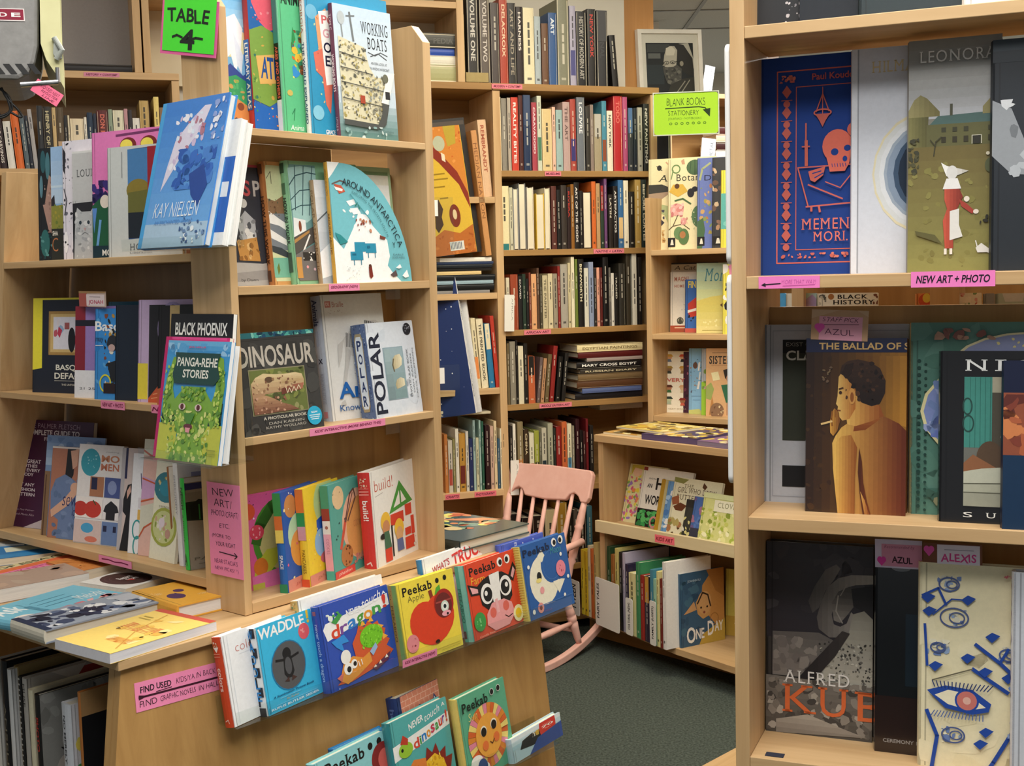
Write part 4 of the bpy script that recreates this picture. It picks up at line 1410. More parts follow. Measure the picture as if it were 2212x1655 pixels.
facing(FC, z4, -0.051, 814, 911.8, 1021, 0.03, 'F2EFE9', 'white board book with red blocks and green roof at the bottom shelf\'s right end', 't 0.08 0.1 0.46 0.22 c8604e h build!; l 0.005 0.08 0.27 0.24 0.25 b0aaa4; p 0.6 0.18 0.86 0.44 0.34 0.5 469a40; p 0.6 0.27 0.72 0.41 0.44 0.45 f2efe9; l 0.03 0.6 0.24 0.6 0.44 469a40; r 0.36 0.51 0.64 0.63 d8402e; r 0.68 0.46 0.82 0.58 d8402e; r 0.79 0.6 0.86 0.8 d8402e; r 0.65 0.71 0.78 0.79 d8402e; r 0.64 0.81 0.84 0.94 d8402e; r 0.2 0.84 0.34 0.98 d8402e; r 0.355 0.62 0.385 0.95 17181a; c 0.25 0.56 0.1 efbf3e; r 0.16 0.56 0.34 0.585 efbf3e; c 0.25 0.62 0.075 c98a5e; e 0.17 0.7 0.05 0.03 1c1414; p 0.2 0.66 0.3 0.66 0.34 0.84 0.2 0.84 3f6a50; c 0.52 0.68 0.1 efbf3e; r 0.43 0.68 0.61 0.705 efbf3e; c 0.52 0.74 0.075 d9a877; p 0.46 0.79 0.58 0.79 0.6 0.92 0.46 0.92 5a6a9c; s 141 4 0.8 0.83 0.92 0.93 0.01 0.02 d8d4ce', name='board_book', yaw=18, lean=3, sp='D03A34', pages='F0EADC', spart='s 142 16 0.2 0.06 0.8 0.16 0.04 0.1 f2e0c8 d9b088; r 0.1 0.165 0.9 0.17 e88a80; r 0.1 0.19 0.9 0.205 e88a80; r 0.1 0.22 0.9 0.235 e88a80; t 0.3 0.29 0.75 0.5 f6ece6 bv build!; l 0.1 0.3 0.95 0.6 0.93 0.7 0.965 f2d8d0', group=GB)

# ================================================================ board books on the acrylic ledges
GT = 'board books on the upper acrylic ledge'
LN = 9


def lb(xl, xr, yt, t, base, label, art, d=0.0, **kw):
    kw.setdefault('yaw', 4)
    kw.setdefault('group', GT)
    return facing(FC, LEDGE_Z, LEDGE_D - d, xl, xr, yt, t, base, label, art, name='board_book', lean=LN, **kw)


lb(506, 0, 1376.5, 0.022, 'EEF0F2', 'white board book with yellow disc and red spine, first on the upper ledge', 't 0.2 0.12 0.62 0.22 c98a84 h colors; r 0.24 0.25 0.52 0.255 d0d6dc; e 0.64 0.62 0.22 0.22 e8d22e; l 0.006 0.1 0.02 0.1 0.98 d6dce2', w=0.17, yaw=9, sp='D04A28', pages='F2E6D8',
   spart='s 151 12 0.2 0.05 0.8 0.11 0.04 0.1 f0e0d0 c8a868; p 0.2 0.11 0.8 0.11 0.5 0.17 f4ece4; r 0.15 0.18 0.85 0.19 e08a70; r 0.15 0.21 0.85 0.22 e08a70; t 0.3 0.34 0.75 0.6 f4d8c8 bv colors; l 0.08 0.3 0.93 0.6 0.91 0.7 0.95 f2d0c0', d=0.005)
PENG = 'c 0.47 0.535 0.305 1f78a8; c 0.47 0.535 0.29 56575a; c 0.46 0.4 0.075 1c1d20; p 0.39 0.44 0.53 0.44 0.55 0.62 0.5 0.68 0.42 0.68 0.37 0.62 1f2023; e 0.46 0.54 0.06 0.1 515256; l 0.03 0.4 0.46 0.26 0.44 1c1d20; l 0.03 0.53 0.46 0.66 0.44 1c1d20; p 0.36 0.7 0.44 0.66 0.44 0.72 46302c; p 0.5 0.66 0.58 0.7 0.48 0.72 46302c'
lb(580, 698.8, 1358, 0.024, '3BB6E2', 'sky blue board book with black penguin disc and checkered spine', 't 0.04 0.02 0.86 0.16 f6f8f8 bw WADDLE; r 0.9 0.0 0.94 0.1 e8c23a; c 0.92 0.13 0.022 e8c23a; c 0.82 0.225 0.1 e0606a; s 161 6 0.76 0.18 0.88 0.27 0.01 0.02 f0a0a0; ' + PENG + '; t 0.12 0.815 0.86 0.84 1a5a84 bi A Scanimation Picture Book; r 0.24 0.86 0.6 0.867 7acdee; t 0.34 0.88 0.56 0.91 b8a878 i By Rufus; r 0.16 0.92 0.9 0.926 7acdee; t 0.06 0.94 0.92 0.965 ddeef6 b RUFUS BUTLER SEDER; l 0.006 0.03 0.92 0.03 0.985 2a3a50', yaw=8, sp='E8ECEE',
   spart=''.join('r %g %.3f %g %.3f 161b2c;' % (0.5 if k % 2 == 0 else 0.0, k / 9, 1.0 if k % 2 == 0 else 0.5, (k + 1) / 9) for k in range(8)) + 'r 0 0.9 1 1 14202c;' + ''.join('t 0.22 %.3f 0.78 %.3f 2a86cc b %s;' % (0.02 + k * 0.14, 0.125 + k * 0.14, c) for k, c in enumerate('WADDLE')))
lb(672, 852, 1298.7, 0.02, 'F2F2EF', 'white board book with tan spine standing behind the dragon one', 't 0.14 0.1 0.9 0.13 9aa4a8 i What\'s all the commotion at school?; s 171 6 0.5 0.24 0.9 0.3 0.02 0.05 9ad0c0 d8c8e0', yaw=5, d=0.03, sp='CDAE6A', spart='s 172 14 0.1 0.02 0.9 0.25 0.05 0.15 6a9a7a d8d0a0 8a5a3a')
DRG = 'p 0.02 0.28 0.06 0.22 0.98 0.1 0.99 0.24 0.06 0.42 f4f5f4; t 0.12 0.26 0.24 0.42 d8472e b d; t 0.25 0.3 0.36 0.4 7a4a9c bu r; t 0.36 0.27 0.49 0.38 2f7fd0 bu a; t 0.49 0.25 0.6 0.41 4f9a3a bu g; t 0.6 0.22 0.73 0.33 e29a2e b o; t 0.73 0.2 0.86 0.3 44a04a b n; t 0.89 0.1 0.95 0.26 d83a34 b !; t 0.36 0.14 0.58 0.21 f4f6fa b NEVER; t 0.59 0.08 0.88 0.19 f4f6fa ui touch; t 0.9 0.06 0.96 0.1 f4f6fa b A; '
lb(715.4, 861.9, 1311.6, 0.022, '2C4FB4', 'royal blue board book with orange dragon and lime green bumpy patch', DRG + 's 181 9 0.08 0.12 0.26 0.22 0.015 0.04 eaf4ea 4aa050; p 0.14 0.22 0.26 0.14 0.3 0.18 0.2 0.26 3f9a48; p 0.1 0.44 0.28 0.4 0.34 0.5 0.24 0.5 0.26 0.6 0.16 0.52 2f8fe0; p 0.38 0.54 0.46 0.44 0.5 0.36 0.58 0.4 0.64 0.34 0.7 0.4 0.78 0.38 0.8 0.46 0.88 0.5 0.84 0.58 0.92 0.64 0.86 0.7 0.95 0.78 0.8 0.88 0.3 0.96 0.1 0.94 0.3 0.84 0.4 0.7 d4592c; p 0.78 0.42 0.86 0.46 0.78 0.5 f0b040; p 0.82 0.54 0.9 0.6 0.82 0.62 f0b040; p 0.52 0.38 0.56 0.32 0.6 0.38 f0b040; p 0.64 0.36 0.69 0.3 0.72 0.37 f0b040; p 0.14 0.9 0.22 0.72 0.36 0.68 0.5 0.74 0.6 0.7 0.62 0.82 0.4 0.92 0.24 0.97 e2963a; e 0.66 0.53 0.17 0.135 74c81e; s 182 60 0.51 0.41 0.81 0.65 0.008 0.014 94e23a 5aa814; c 0.26 0.66 0.07 f4f2ec; c 0.27 0.8 0.06 f6f4ee; c 0.28 0.81 0.03 17120f; c 0.36 0.77 0.045 f6f4ee; c 0.37 0.77 0.024 17120f; p 0.1 0.86 0.2 0.82 0.16 0.92 d9746a; p 0.6 0.7 0.7 0.62 0.72 0.68 0.64 0.76 9ab8dc; p 0.6 0.9 0.9 0.78 0.86 0.86 0.66 0.94 5a2a4c; p 0.62 0.9 0.65 0.87 0.67 0.9 f6f0e0; p 0.7 0.88 0.73 0.84 0.75 0.88 f6f0e0; p 0.8 0.84 0.83 0.8 0.85 0.84 f6f0e0; l 0.012 0.42 0.76 0.43 0.82 f4ece0; l 0.012 0.46 0.75 0.47 0.81 f4ece0; r 0.1 0.97 0.12 0.99 8aa0dc', yaw=5, gloss=True, sp='3A55B4', spart='r 0.3 0.05 0.7 0.1 a05a80; t 0.25 0.2 0.75 0.86 b8c4ec bv never touch a dragon')
lb(862, 0, 1267, 0.014, '3BA6DE', 'bright blue board book peeping over the top of the yellow apple one', 'r 0 0 1 1 3ba6de; r 0 0 1 0.02 7cc8ec', w=0.165, yaw=3, d=0.03)
PK = 't 0.08 0.06 0.6 0.17 1c1a18 bs Peekab; '
lb(880, 1000.9, 1265, 0.022, 'F0DA4A', 'yellow board book with big red apple and round hole', PK + 'c 0.7 0.095 0.032 1c1a18; c 0.84 0.085 0.032 1c1a18; t 0.16 0.18 0.44 0.28 6a6434 h Apple; p 0.52 0.19 0.58 0.18 0.6 0.3 0.54 0.3 8a3a22; p 0.62 0.27 0.66 0.18 0.73 0.15 0.74 0.24 0.66 0.28 58a83a; e 0.4 0.55 0.26 0.25 dc4326; e 0.66 0.53 0.26 0.27 dc4326; e 0.53 0.62 0.33 0.24 dc4326; e 0.53 0.74 0.2 0.13 dc4326; c 0.76 0.4 0.175 a82a22; c 0.75 0.42 0.15 6e2826; r 0.62 0.36 0.9 0.38 a84a44; c 0.77 0.44 0.07 cfe0d2; c 0.77 0.44 0.048 f2f4f0; c 0.77 0.44 0.026 1c2a30; e 0.78 0.53 0.08 0.035 f0a8b4; e 0.8 0.54 0.02 0.017 20181a; e 0.56 0.84 0.04 0.025 241a14; c 0.14 0.76 0.105 dc8a90; s 191 6 0.08 0.7 0.2 0.82 0.01 0.02 b85a64; r 0.5 0.93 0.95 0.938 c8b43a; r 0.6 0.96 0.95 0.966 c8b43a', yaw=2, sp='9AA860', spart='r 0 0 0.5 1 b89858; r 0.5 0 1 1 84ac64; s 192 10 0.05 0.05 0.4 0.2 0.03 0.08 7a2a20; t 0.1 0.25 0.4 0.7 7a5a30 bv PEEKABOO')
lb(940, 1090, 1209.7, 0.016, 'F1F2F1', 'white rounded board book with red capital title behind the cow one', 't 0.12 0.12 0.36 0.2 b8444c bu WHAT\'S; t 0.4 0.05 0.92 0.22 d63a34 bu TRUCK?; t 0.3 0.22 0.46 0.3 c0506a b IN THE; c 0.5 0.08 0.016 c05a78; t 0.4 0.06 0.48 0.09 a8a8ac r priddy; t 0.53 0.05 0.62 0.08 a8a8ac r books', yaw=6, d=0.03, sp='3F86B8')
COW = 'p 0.2 0.32 0.32 0.26 0.5 0.22 0.7 0.24 0.86 0.34 0.84 0.6 0.7 0.72 0.4 0.72 0.24 0.58 1c1a1c; p 0.24 0.34 0.02 0.26 0.06 0.42 0.22 0.44 1c1a1c; p 0.2 0.36 0.06 0.3 0.09 0.4 0.2 0.41 eeb0b4; p 0.8 0.34 0.94 0.16 0.99 0.26 0.9 0.42 1c1a1c; p 0.86 0.34 0.93 0.22 0.96 0.28 0.9 0.38 eeb0b4; p 0.44 0.23 0.64 0.22 0.6 0.6 0.46 0.62 f2f1ee; c 0.36 0.46 0.12 f4f3f0; c 0.37 0.47 0.085 17171a; c 0.34 0.45 0.03 f4f3f0; c 0.73 0.44 0.12 f4f3f0; c 0.72 0.45 0.085 17171a; c 0.75 0.43 0.03 f4f3f0; p 0.3 0.72 0.42 0.6 0.66 0.6 0.8 0.68 0.84 0.84 0.7 0.96 0.42 0.97 0.28 0.86 eda2a4; c 0.42 0.73 0.06 e06a5c; c 0.68 0.7 0.06 e06a5c; l 0.012 0.64 0.82 0.7 0.86 0.78 0.84 3a1a1c; l 0.05 0.51 0.58 0.52 0.74 f0b4b6;'
lb(1025, 1132.5, 1222.7, 0.024, 'DE4A2C', 'orange red board book with black and white cow face', PK + 'c 0.69 0.11 0.055 f6f6f2; c 0.7 0.115 0.034 17171a; c 0.84 0.1 0.055 f6f6f2; c 0.83 0.105 0.034 17171a; t 0.1 0.19 0.36 0.29 f0b83c r Farm; ' + COW + 'c 0.15 0.78 0.11 3f9a4c; s 201 6 0.09 0.73 0.21 0.84 0.01 0.02 8ad08a; c 0.9 0.86 0.1 f4ecb4; c 0.9 0.86 0.06 f2cc28; t 0.1 0.96 0.4 0.985 f4c0a8 i Camilla Reid', yaw=5, sp='6CB8AC', spart='r 0 0 0.45 1 58a090; r 0.45 0 1 1 8ccac0; t 0.05 0.3 0.4 0.75 3a6a60 bv PEEKABOO; r 0 0.86 0.3 0.96 5a2a30')
lb(1107, 0, 1178, 0.018, '4A5FC0', 'indigo board book showing above the moon one', 't 0.3 0.02 0.36 0.07 e8ecf8 b 25; r 0 0 1 0.008 8090dc; c 0.5 0.06 0.012 dfe4f6; c 0.75 0.05 0.012 dfe4f6', w=0.175, yaw=4, d=0.03)
MOON = 'e 0.42 0.53 0.31 0.335 f3efda; e 0.62 0.37 0.235 0.245 2a5fa8; p 0.4 0.12 0.5 0.1 0.6 0.2 0.5 0.3 0.42 0.24 2a5fa8; p 0.34 0.2 0.44 0.13 0.5 0.22 0.42 0.3 f3efda; p 0.6 0.6 0.78 0.6 0.86 0.62 0.7 0.78 f3efda; o 0.62 0.37 0.2 0.2 0.01 4474b8; e 0.32 0.47 0.05 0.062 1a1a1e; e 0.3 0.52 0.06 0.03 f0e088; c 0.34 0.66 0.045 eda4a8; c 0.26 0.88 0.065 e89a94; c 0.26 0.88 0.03 7a3a34; '
lb(1145.4, 1241.8, 1182, 0.022, '2A5FA8', 'deep blue board book with cream crescent moon, last on the upper ledge', MOON + 't 0.04 0.06 0.62 0.16 16264a bs Peekab; c 0.73 0.085 0.055 f6f6f2; c 0.74 0.09 0.034 17171a; c 0.88 0.075 0.055 f6f6f2; c 0.87 0.08 0.034 17171a; t 0.62 0.14 0.86 0.23 4aa8a0 hi Moon; c 0.8 0.46 0.105 eb8a9c; s 211 6 0.74 0.41 0.86 0.51 0.01 0.02 c85a70; c 0.12 0.3 0.025 f4f4ec; c 0.84 0.27 0.025 f4f4ec; c 0.93 0.6 0.025 f4f4ec; c 0.1 0.9 0.03 f4f4ec; c 0.8 0.83 0.025 f4f4ec; t 0.3 0.93 0.48 0.955 8a5a98 r CAMILLA; l 0.008 0.05 0.85 0.98 0.85 4a7ab8', yaw=4, sp='E8D878', spart=''.join('r 0 %.3f 1 %.3f d2bc50;' % (k / 30, k / 30 + 0.012) for k in range(30)))

GL2 = 'board books on the lower acrylic ledge'


def ll(xl, xr, yt, t, base, label, art, d=0.0, **kw):
    kw.setdefault('yaw', 4)
    return facing(FC, LOW_Z, LOW_D - d, xl, xr, yt, t, base, label, art, name='board_book', lean=LN, group=GL2, **kw)


ll(742, 0, 1623, 0.014, 'E0587E', 'pink book whose corner shows at the lower ledge\'s left end', 'r 0 0 1 1 e0587e', w=0.2, d=0.055, h=0.115)
ll(748, 0, 1619, 0.016, '2A86C8', 'bright blue board book behind the pale blue one on the lower ledge', 'r 0 0 1 0.03 5aa8dc', w=0.155, d=0.034, sp='2070b0')
ll(708, 862, 1652, 0.022, '8FCFD4', 'pale blue board book at left of the lower ledge, mostly below the frame', 't 0.12 0.06 0.66 0.19 1c1a18 bs Peekab; c 0.75 0.1 0.034 1c1a18; c 0.88 0.09 0.034 1c1a18; c 0.9 0.3 0.16 8a2a28; c 0.93 0.31 0.1 d8645c; p 0.05 0.1 0.12 0.16 0.02 0.2 f0d84a', yaw=6)
BRK = 'r 0.08 0 1 1 d98a70;' + ''.join('l 0.008 0.08 %.3f 1 %.3f f0c8b4;' % (k * 0.055, k * 0.055) for k in range(1, 9)) + ''.join('l 0.008 %.3f %.3f %.3f %.3f f0c8b4;' % (0.12 + j * 0.12 + 0.06 * (k % 2), k * 0.055, 0.12 + j * 0.12 + 0.06 * (k % 2), (k + 1) * 0.055) for k in range(8) for j in range(8))
ll(892, 0, 1510, 0.03, '23386C', 'brick house board book with arched window and navy spine', BRK + 'e 0.46 0.42 0.2 0.28 2a3c6a; e 0.46 0.42 0.185 0.265 b8c8dc; l 0.012 0.46 0.16 0.46 0.42 2a3c6a; l 0.012 0.46 0.4 0.32 0.22 2a3c6a; l 0.012 0.46 0.4 0.6 0.22 2a3c6a; p 0.82 0.1 0.94 0.22 0.72 0.26 2a3c6a; p 0.82 0.13 0.9 0.21 0.75 0.24 d4d8de', w=0.15, yaw=8, d=0.035, sp='243A72', spart='t 0.3 0.1 0.7 0.4 5a70a8 bv house')
ll(872, 992, 1564, 0.022, '58B0B0', 'teal board book with a yellow frilled dinosaur', 'p 0 0.26 1 0.16 1 0.3 0 0.42 f2f4f2; t 0.3 0.1 0.56 0.17 f2f6f4 bu NEVER; t 0.58 0.08 0.86 0.16 f2f6f4 ui touch; t 0.9 0.04 0.96 0.08 f2f6f4 b A; t 0.34 0.27 0.44 0.38 d84a38 b d; t 0.45 0.27 0.48 0.36 3f9a48 b i; t 0.49 0.27 0.57 0.35 2f7fc8 bu n; t 0.58 0.25 0.65 0.33 e2962e b o; t 0.66 0.22 0.73 0.31 c8405a bu s; t 0.74 0.22 0.8 0.3 44a04a bu a; t 0.81 0.2 0.87 0.28 d8472e bu u; t 0.88 0.18 0.92 0.26 7a4a9c bu r; t 0.94 0.13 0.97 0.26 d83a34 b !; e 0.2 0.34 0.12 0.08 9ac83a; p 0.12 0.26 0.18 0.18 0.26 0.24 0.24 0.3 c0402c; c 0.14 0.33 0.02 1c1c1c; p 0.1 0.98 0.12 0.6 0.3 0.48 0.5 0.52 0.6 0.7 0.6 1 0.1 1 e2843a; p 0.5 0.52 0.54 0.42 0.62 0.5 0.7 0.42 0.74 0.54 0.86 0.5 0.84 0.62 0.96 0.62 0.9 0.76 1 0.86 0.9 1 0.5 1 8a2a20; p 0.5 0.56 0.66 0.52 0.8 0.62 0.86 0.82 0.8 1 0.5 1 f0c02c; s 221 24 0.52 0.54 0.84 0.98 0.01 0.03 d8a01c f8d860; c 0.42 0.68 0.09 f4f2ec; c 0.43 0.69 0.05 17120f; c 0.22 0.8 0.09 f4f2ec; c 0.23 0.81 0.05 17120f; s 222 10 0.16 0.54 0.4 0.64 0.012 0.025 c05a2a', yaw=6, gloss=True, sp='3A8E94')
SUN = ''.join('p 0.52 0.56 %.3f %.3f %.3f %.3f %s;' % (0.52 + 0.42 * math.cos(a), 0.56 + 0.37 * math.sin(a), 0.52 + 0.42 * math.cos(a + 0.2), 0.56 + 0.37 * math.sin(a + 0.2), ('d9662e', 'f0d87a', 'e58aa0', 'e08a34')[k % 4]) for k, a in enumerate([q * 0.2094 for q in range(30)]))
ll(1014, 1114, 1512, 0.022, '5FAE8C', 'green board book with a smiling orange sun', SUN + 'c 0.52 0.56 0.27 eda844; t 0.06 0.08 0.6 0.19 15241c bs Peekab; c 0.7 0.1 0.042 f4f4f0; c 0.7 0.1 0.036 17171a; c 0.84 0.09 0.042 f4f4f0; c 0.84 0.09 0.036 17171a; t 0.16 0.22 0.34 0.31 e8dc8a hi Sun; c 0.42 0.49 0.065 f4f0e0; c 0.42 0.5 0.056 17130f; c 0.64 0.46 0.065 f4f0e0; c 0.64 0.47 0.056 17130f; c 0.42 0.66 0.06 e5763a; c 0.66 0.62 0.06 e5763a; l 0.014 0.52 0.64 0.56 0.67 0.61 0.63 5a2a14; e 0.16 0.86 0.16 0.09 f6f4ee; e 0.3 0.9 0.14 0.08 f6f4ee; e 0.2 0.78 0.12 0.07 f6f4ee; c 0.3 0.87 0.1 34508c', yaw=6, sp='EBD070')
ll(1112, 1216, 1598, 0.02, 'BBD8E6', 'board book with round red sticker at right end of the lower ledge', 'g 0 0 1 0.5 3 e2eef4 b0d4e4; p 0.2 0.3 0.4 0.2 0.62 0.3 0.66 0.6 0.4 0.7 0.14 0.6 1c1e26; s 231 14 0.4 0.2 0.7 0.4 0.02 0.06 d8b04a 1c1e26 f0ece0; c 0.72 0.22 0.17 d83a32; t 0.6 0.18 0.84 0.27 f6f0ea b 70; t 0.62 0.12 0.8 0.15 f4c8c0 r more than; t 0.66 0.3 0.78 0.34 f4c8c0 r flaps; p 0.5 0.5 1 0.36 1 1 0.3 1 2f4f9c', yaw=6)

# ================================================================ books laid flat on the island top


def lying(corner_px, z, t, base, label, art='', frame_pts=None, **kw):
    """Flat on a surface at height z: pixels of the top face's four corners in the order front-left, front-right, back-right, back-left as the title reads."""
    A, B, C, D = [on_z(x, y, z + t) for x, y in corner_px]
    e1 = ((B - A) + (C - D)).normalized()
    e2 = ((D - A) + (C - B))
    e2 = (e2 - e1 * e2.dot(e1)).normalized()
    e3 = e1.cross(e2)
    w = ((B - A).dot(e1) + (C - D).dot(e1)) / 2
    h = ((D - A).dot(e2) + (C - B).dot(e2)) / 2
    ctr = (A + B + C + D) / 4
    P = ctr - e1 * w / 2 - e2 * h / 2
    P.z = z + t
    o = make_book(kw.pop('name', 'book'), mat_of(e1, e2, e3, P), w, h, t, base, art, **kw)
    tag(o, label, 'book', 'books laid on the island top')
    return o


TZ = 0.7805
lying([(235, 1413), (471, 1341), (345, 1316), (120, 1380)], TZ, 0.019, 'F2D273', 'yellow softcover with red top border lying at the table\'s near corner', 'r 0.93 0 1 1 c8564a; t 0.46 0.2 0.62 0.8 d98a4c bs HESSE; s 301 14 0.2 0.1 0.9 0.9 0.02 0.08 e8bc58 f6e09a e2b050; l 0.012 0.1 0.9 0.5 0.5 0.9 0.3 d8a850; t 0.2 0.5 0.3 0.85 d8883c r HERMANN; r 0.72 0.1 0.74 0.3 b8a050; r 0.77 0.1 0.79 0.26 b8a050', soft=True, pages='E4E2E6', sp='E4E2E6')
lying([(101, 1362), (345, 1300), (282, 1277), (20, 1339)], TZ, 0.026, '8A94A4', 'grey blue hardcover with dark stormy picture beside the yellow softcover', 'r 0 0 1 1 97a0ae; s 311 60 0.05 0.1 0.98 0.9 0.02 0.1 2a3450 c8ccd4 5a6a88 e2e4e6 3e4a66 1c2236; p 0 0 0.06 0 0.06 1 0 1 24324e; r 0.8 0.1 0.98 0.5 b8bcc4; s 312 14 0.3 0.3 0.7 0.8 0.02 0.06 e8eaec 18203a', pages='D8D2C0', sp='D6D0BE')
lying([(52, 1352), (246, 1283), (180, 1262), (-60, 1322)], TZ, 0.02, '7CC2DA', 'sky blue hardcover with white lettering near the table\'s left edge', 'r 0 0 1 1 7cc2da; t 0.05 0.1 0.3 0.5 f0f8fa b Ask; t 0.3 0.15 0.36 0.8 4a8aa4 r small lines; l 0.01 0.4 0.3 0.75 0.3 3f7f9c; l 0.01 0.4 0.45 0.75 0.45 3f7f9c; l 0.01 0.4 0.6 0.75 0.6 3f7f9c; t 0.7 0.5 0.95 0.85 f0f8fa i Melody; s 321 12 0.3 0.82 0.98 0.98 0.03 0.07 d87a84 e8d8c8 f0b0b0; e 0.12 0.8 0.1 0.14 f0e6dc', pages='E2DECE')
lying([(387, 1312), (478, 1284), (395, 1256), (282, 1275)], TZ, 0.03, 'E2A83E', 'orange yellow hardcover with two dark purple blots by the rack foot', 'e 0.36 0.6 0.16 0.13 4a2a5c; p 0.3 0.62 0.46 0.46 0.5 0.62 4a2a5c; e 0.6 0.4 0.1 0.07 4a2a5c; t 0.1 0.3 0.26 0.42 f4dca0 i Tales; t 0.7 0.7 0.9 0.76 f4dca0 r POEMS', pages='E8E6E2')
lying([(255, 1275), (373, 1244), (289, 1222), (187, 1256)], TZ, 0.018, 'EBEAE6', 'white softcover with a big dark brown oval record on it', 'e 0.46 0.5 0.34 0.44 4a3634; o 0.46 0.5 0.28 0.36 0.01 6a5450; o 0.46 0.5 0.22 0.28 0.01 6a5450; t 0.36 0.36 0.62 0.5 eee8e6 bi Record; t 0.4 0.52 0.6 0.64 eee8e6 bi Store; p 0.38 0.6 0.5 0.58 0.46 0.7 b8403a; r 0.84 0.2 0.9 0.8 b8b4ae', soft=True)
lying([(-40, 1282), (182, 1238), (150, 1216), (-60, 1250)], TZ, 0.03, 'B59C8C', 'taupe book with broad white page edges between orange and sky blue books', 's 331 10 0 0 1 1 0.06 0.16 a88876 c4a894 bda998', soft=True, pages='EDEBE6')
lying([(172, 1236), (265, 1213), (198, 1196), (100, 1213)], TZ, 0.026, 'D68B4A', 'orange brown book with etched pattern close to the left rack', 's 341 40 0.05 0.05 0.95 0.95 0.02 0.07 b8682c e2a462 c87838; l 0.01 0.1 0.2 0.9 0.8 8a4a1c; l 0.01 0.3 0.1 0.8 0.6 8a4a1c', soft=True)
lying([(-30, 1260), (150, 1210), (188, 1185), (-30, 1230)], TZ, 0.021, 'E8835A', 'pink and orange striped book with cream lettered band at the table\'s left', 'r 0 0 1 0.3 e0d4a4; r 0 0.3 1 0.6 e8764a; r 0 0.6 1 1 e888b4; t 0.1 0.66 0.9 0.95 c8487c b PINK LETTERING; t 0.2 0.06 0.9 0.26 4a4a3c b OF ESSAYS', soft=True)
lying([(-40, 1215), (120, 1190), (138, 1165), (-40, 1180)], TZ, 0.018, '2D7FC0', 'blue book with a cream title block close to the left rack', 'r 0.3 0.25 0.85 0.6 e8ecd8; r 0 0.75 1 1 3a90cc', soft=True)
lying([(-60, 1182), (72, 1172), (60, 1150), (-60, 1155)], TZ, 0.022, 'CBCBC8', 'pale grey book with dark ink marks at the table\'s far left', 's 351 14 0 0 0.7 0.7 0.03 0.09 6a6a6a e8e8e6 a4a4a4', soft=True)

# shrink-wrapped big book on a flat box at the table's far right end


def cq(u0, u1, d0, d1, z):
    return [proj(FC.P(u, d, z)) for u, d in ((u0, d1), (u1, d1), (u1, d0), (u0, d0))]


o = lying(cq(0.908, 1.163, -0.3, -0.014, 0.8265), TZ + 0.022, 0.024, '4A5650', 'large dark shrink-wrapped book with orange and green picture at the table\'s far end', 's 361 46 0.3 0.1 1 0.75 0.04 0.12 e0905a d8c08a 3a5a4c 8aa080 e8e070 c86a3a 2a3a34 6a8a7c; p 0.6 0.2 0.95 0.5 1 0.7 0.75 0.5 d89060; e 0.3 0.2 0.2 0.08 e2dc6a', name='wrapped_book', gloss=True, sp='26302e', spart='t 0.3 0.2 0.7 0.4 6a7a74 v WILDLIFE')
lying(cq(0.904, 1.168, -0.31, -0.018, 0.802), TZ, 0.0215, 'D9D3C4', 'flat pale box under the shrink-wrapped book', 'r 0 0 1 1 d9d3c4', name='flat_box', pages='D2CCBE', soft=True)

# ================================================================ big art books standing under the table top on its left face
BZ = 0.3435
GBX = 'large art books under the table top'


def under(x0, x1, yt, d, t, dep, col, label, spart='', art='', pages='E9E2D0'):
    """Spine to the aisle, its right-hand board visible; x0 = left edge of the spine at y about 1560."""
    e1, e2, e3 = axes(FL, 0, 0, 0)
    u = along_x(FL.P(0, d, 0.62), FL.u, x0)
    h = along_y(FL.P(u, d, BZ), ZUP, yt)
    # make_book with its cover facing right: x runs into the shelf from the spine, z out = +u
    ex = -e3
    m = mat_of(ex, e2, ex.cross(e2), FL.P(u + t, d, BZ))
    o = make_book('art_book', m, dep, h, t, col, art, spart=spart, pages=pages)
    tag(o, label, 'book', GBX)


under(-22, 0, 1425, -0.08, 0.03, 0.3, 'D8D8D2', 'white art book at the far left under the table top')
under(3, 24, 1424, -0.075, 0.026, 0.3, '17181B', 'tall black art book under the table top, second from its left end', 't 0.35 0.3 0.65 0.8 8a8470 v ANSELM')
under(17, 36, 1444, -0.06, 0.016, 0.28, 'DCDDDC', 'slim white art book under the table top, beside the tall black one')
under(32, 48, 1437, -0.075, 0.018, 0.3, '9A8458', 'olive tan portfolio with rounded corner under the table top', art='r 0 0 1 1 a08a5c')
under(40, 52, 1460, -0.06, 0.013, 0.27, '262524', 'black spiral bound book under the table top', ''.join('r 0.2 %.3f 0.8 %.3f b8b4ac;' % (k / 26 + 0.01, k / 26 + 0.022) for k in range(26)))
under(49, 64, 1463, -0.06, 0.018, 0.27, 'B9B4AC', 'grey art book with red square on its board under the table top', 't 0.3 0.04 0.7 0.2 3a3a3a v MUSE', 'r 0.4 0.02 0.7 0.16 b04038; p 0.2 0 0.5 0 0.4 0.1 d8d0c4')
under(61, 76, 1488, -0.045, 0.018, 0.25, 'E2D9BA', 'cream softcover art book under the table top', art='r 0 0 1 1 dcd2b2')
under(75, 89, 1498, -0.035, 0.02, 0.24, '22201F', 'black spined photo book with grey portrait board and red spine letters', 't 0.25 0.16 0.75 0.4 c0392e bv PHOTO; t 0.3 0.5 0.7 0.8 8a7a5a v CATALOG', 'r 0 0 1 1 8c8c88; s 371 18 0 0 1 0.4 0.04 0.1 9c9c98 7c7c78; p 0.05 1 0.1 0.55 0.3 0.42 0.5 0.55 0.6 0.8 0.6 1 2c2a2a; e 0.2 0.62 0.1 0.16 b0a8a0; p 0.16 0.4 0.34 0.44 0.4 0.7 0.28 0.66 0.26 0.5 1c1a1a')
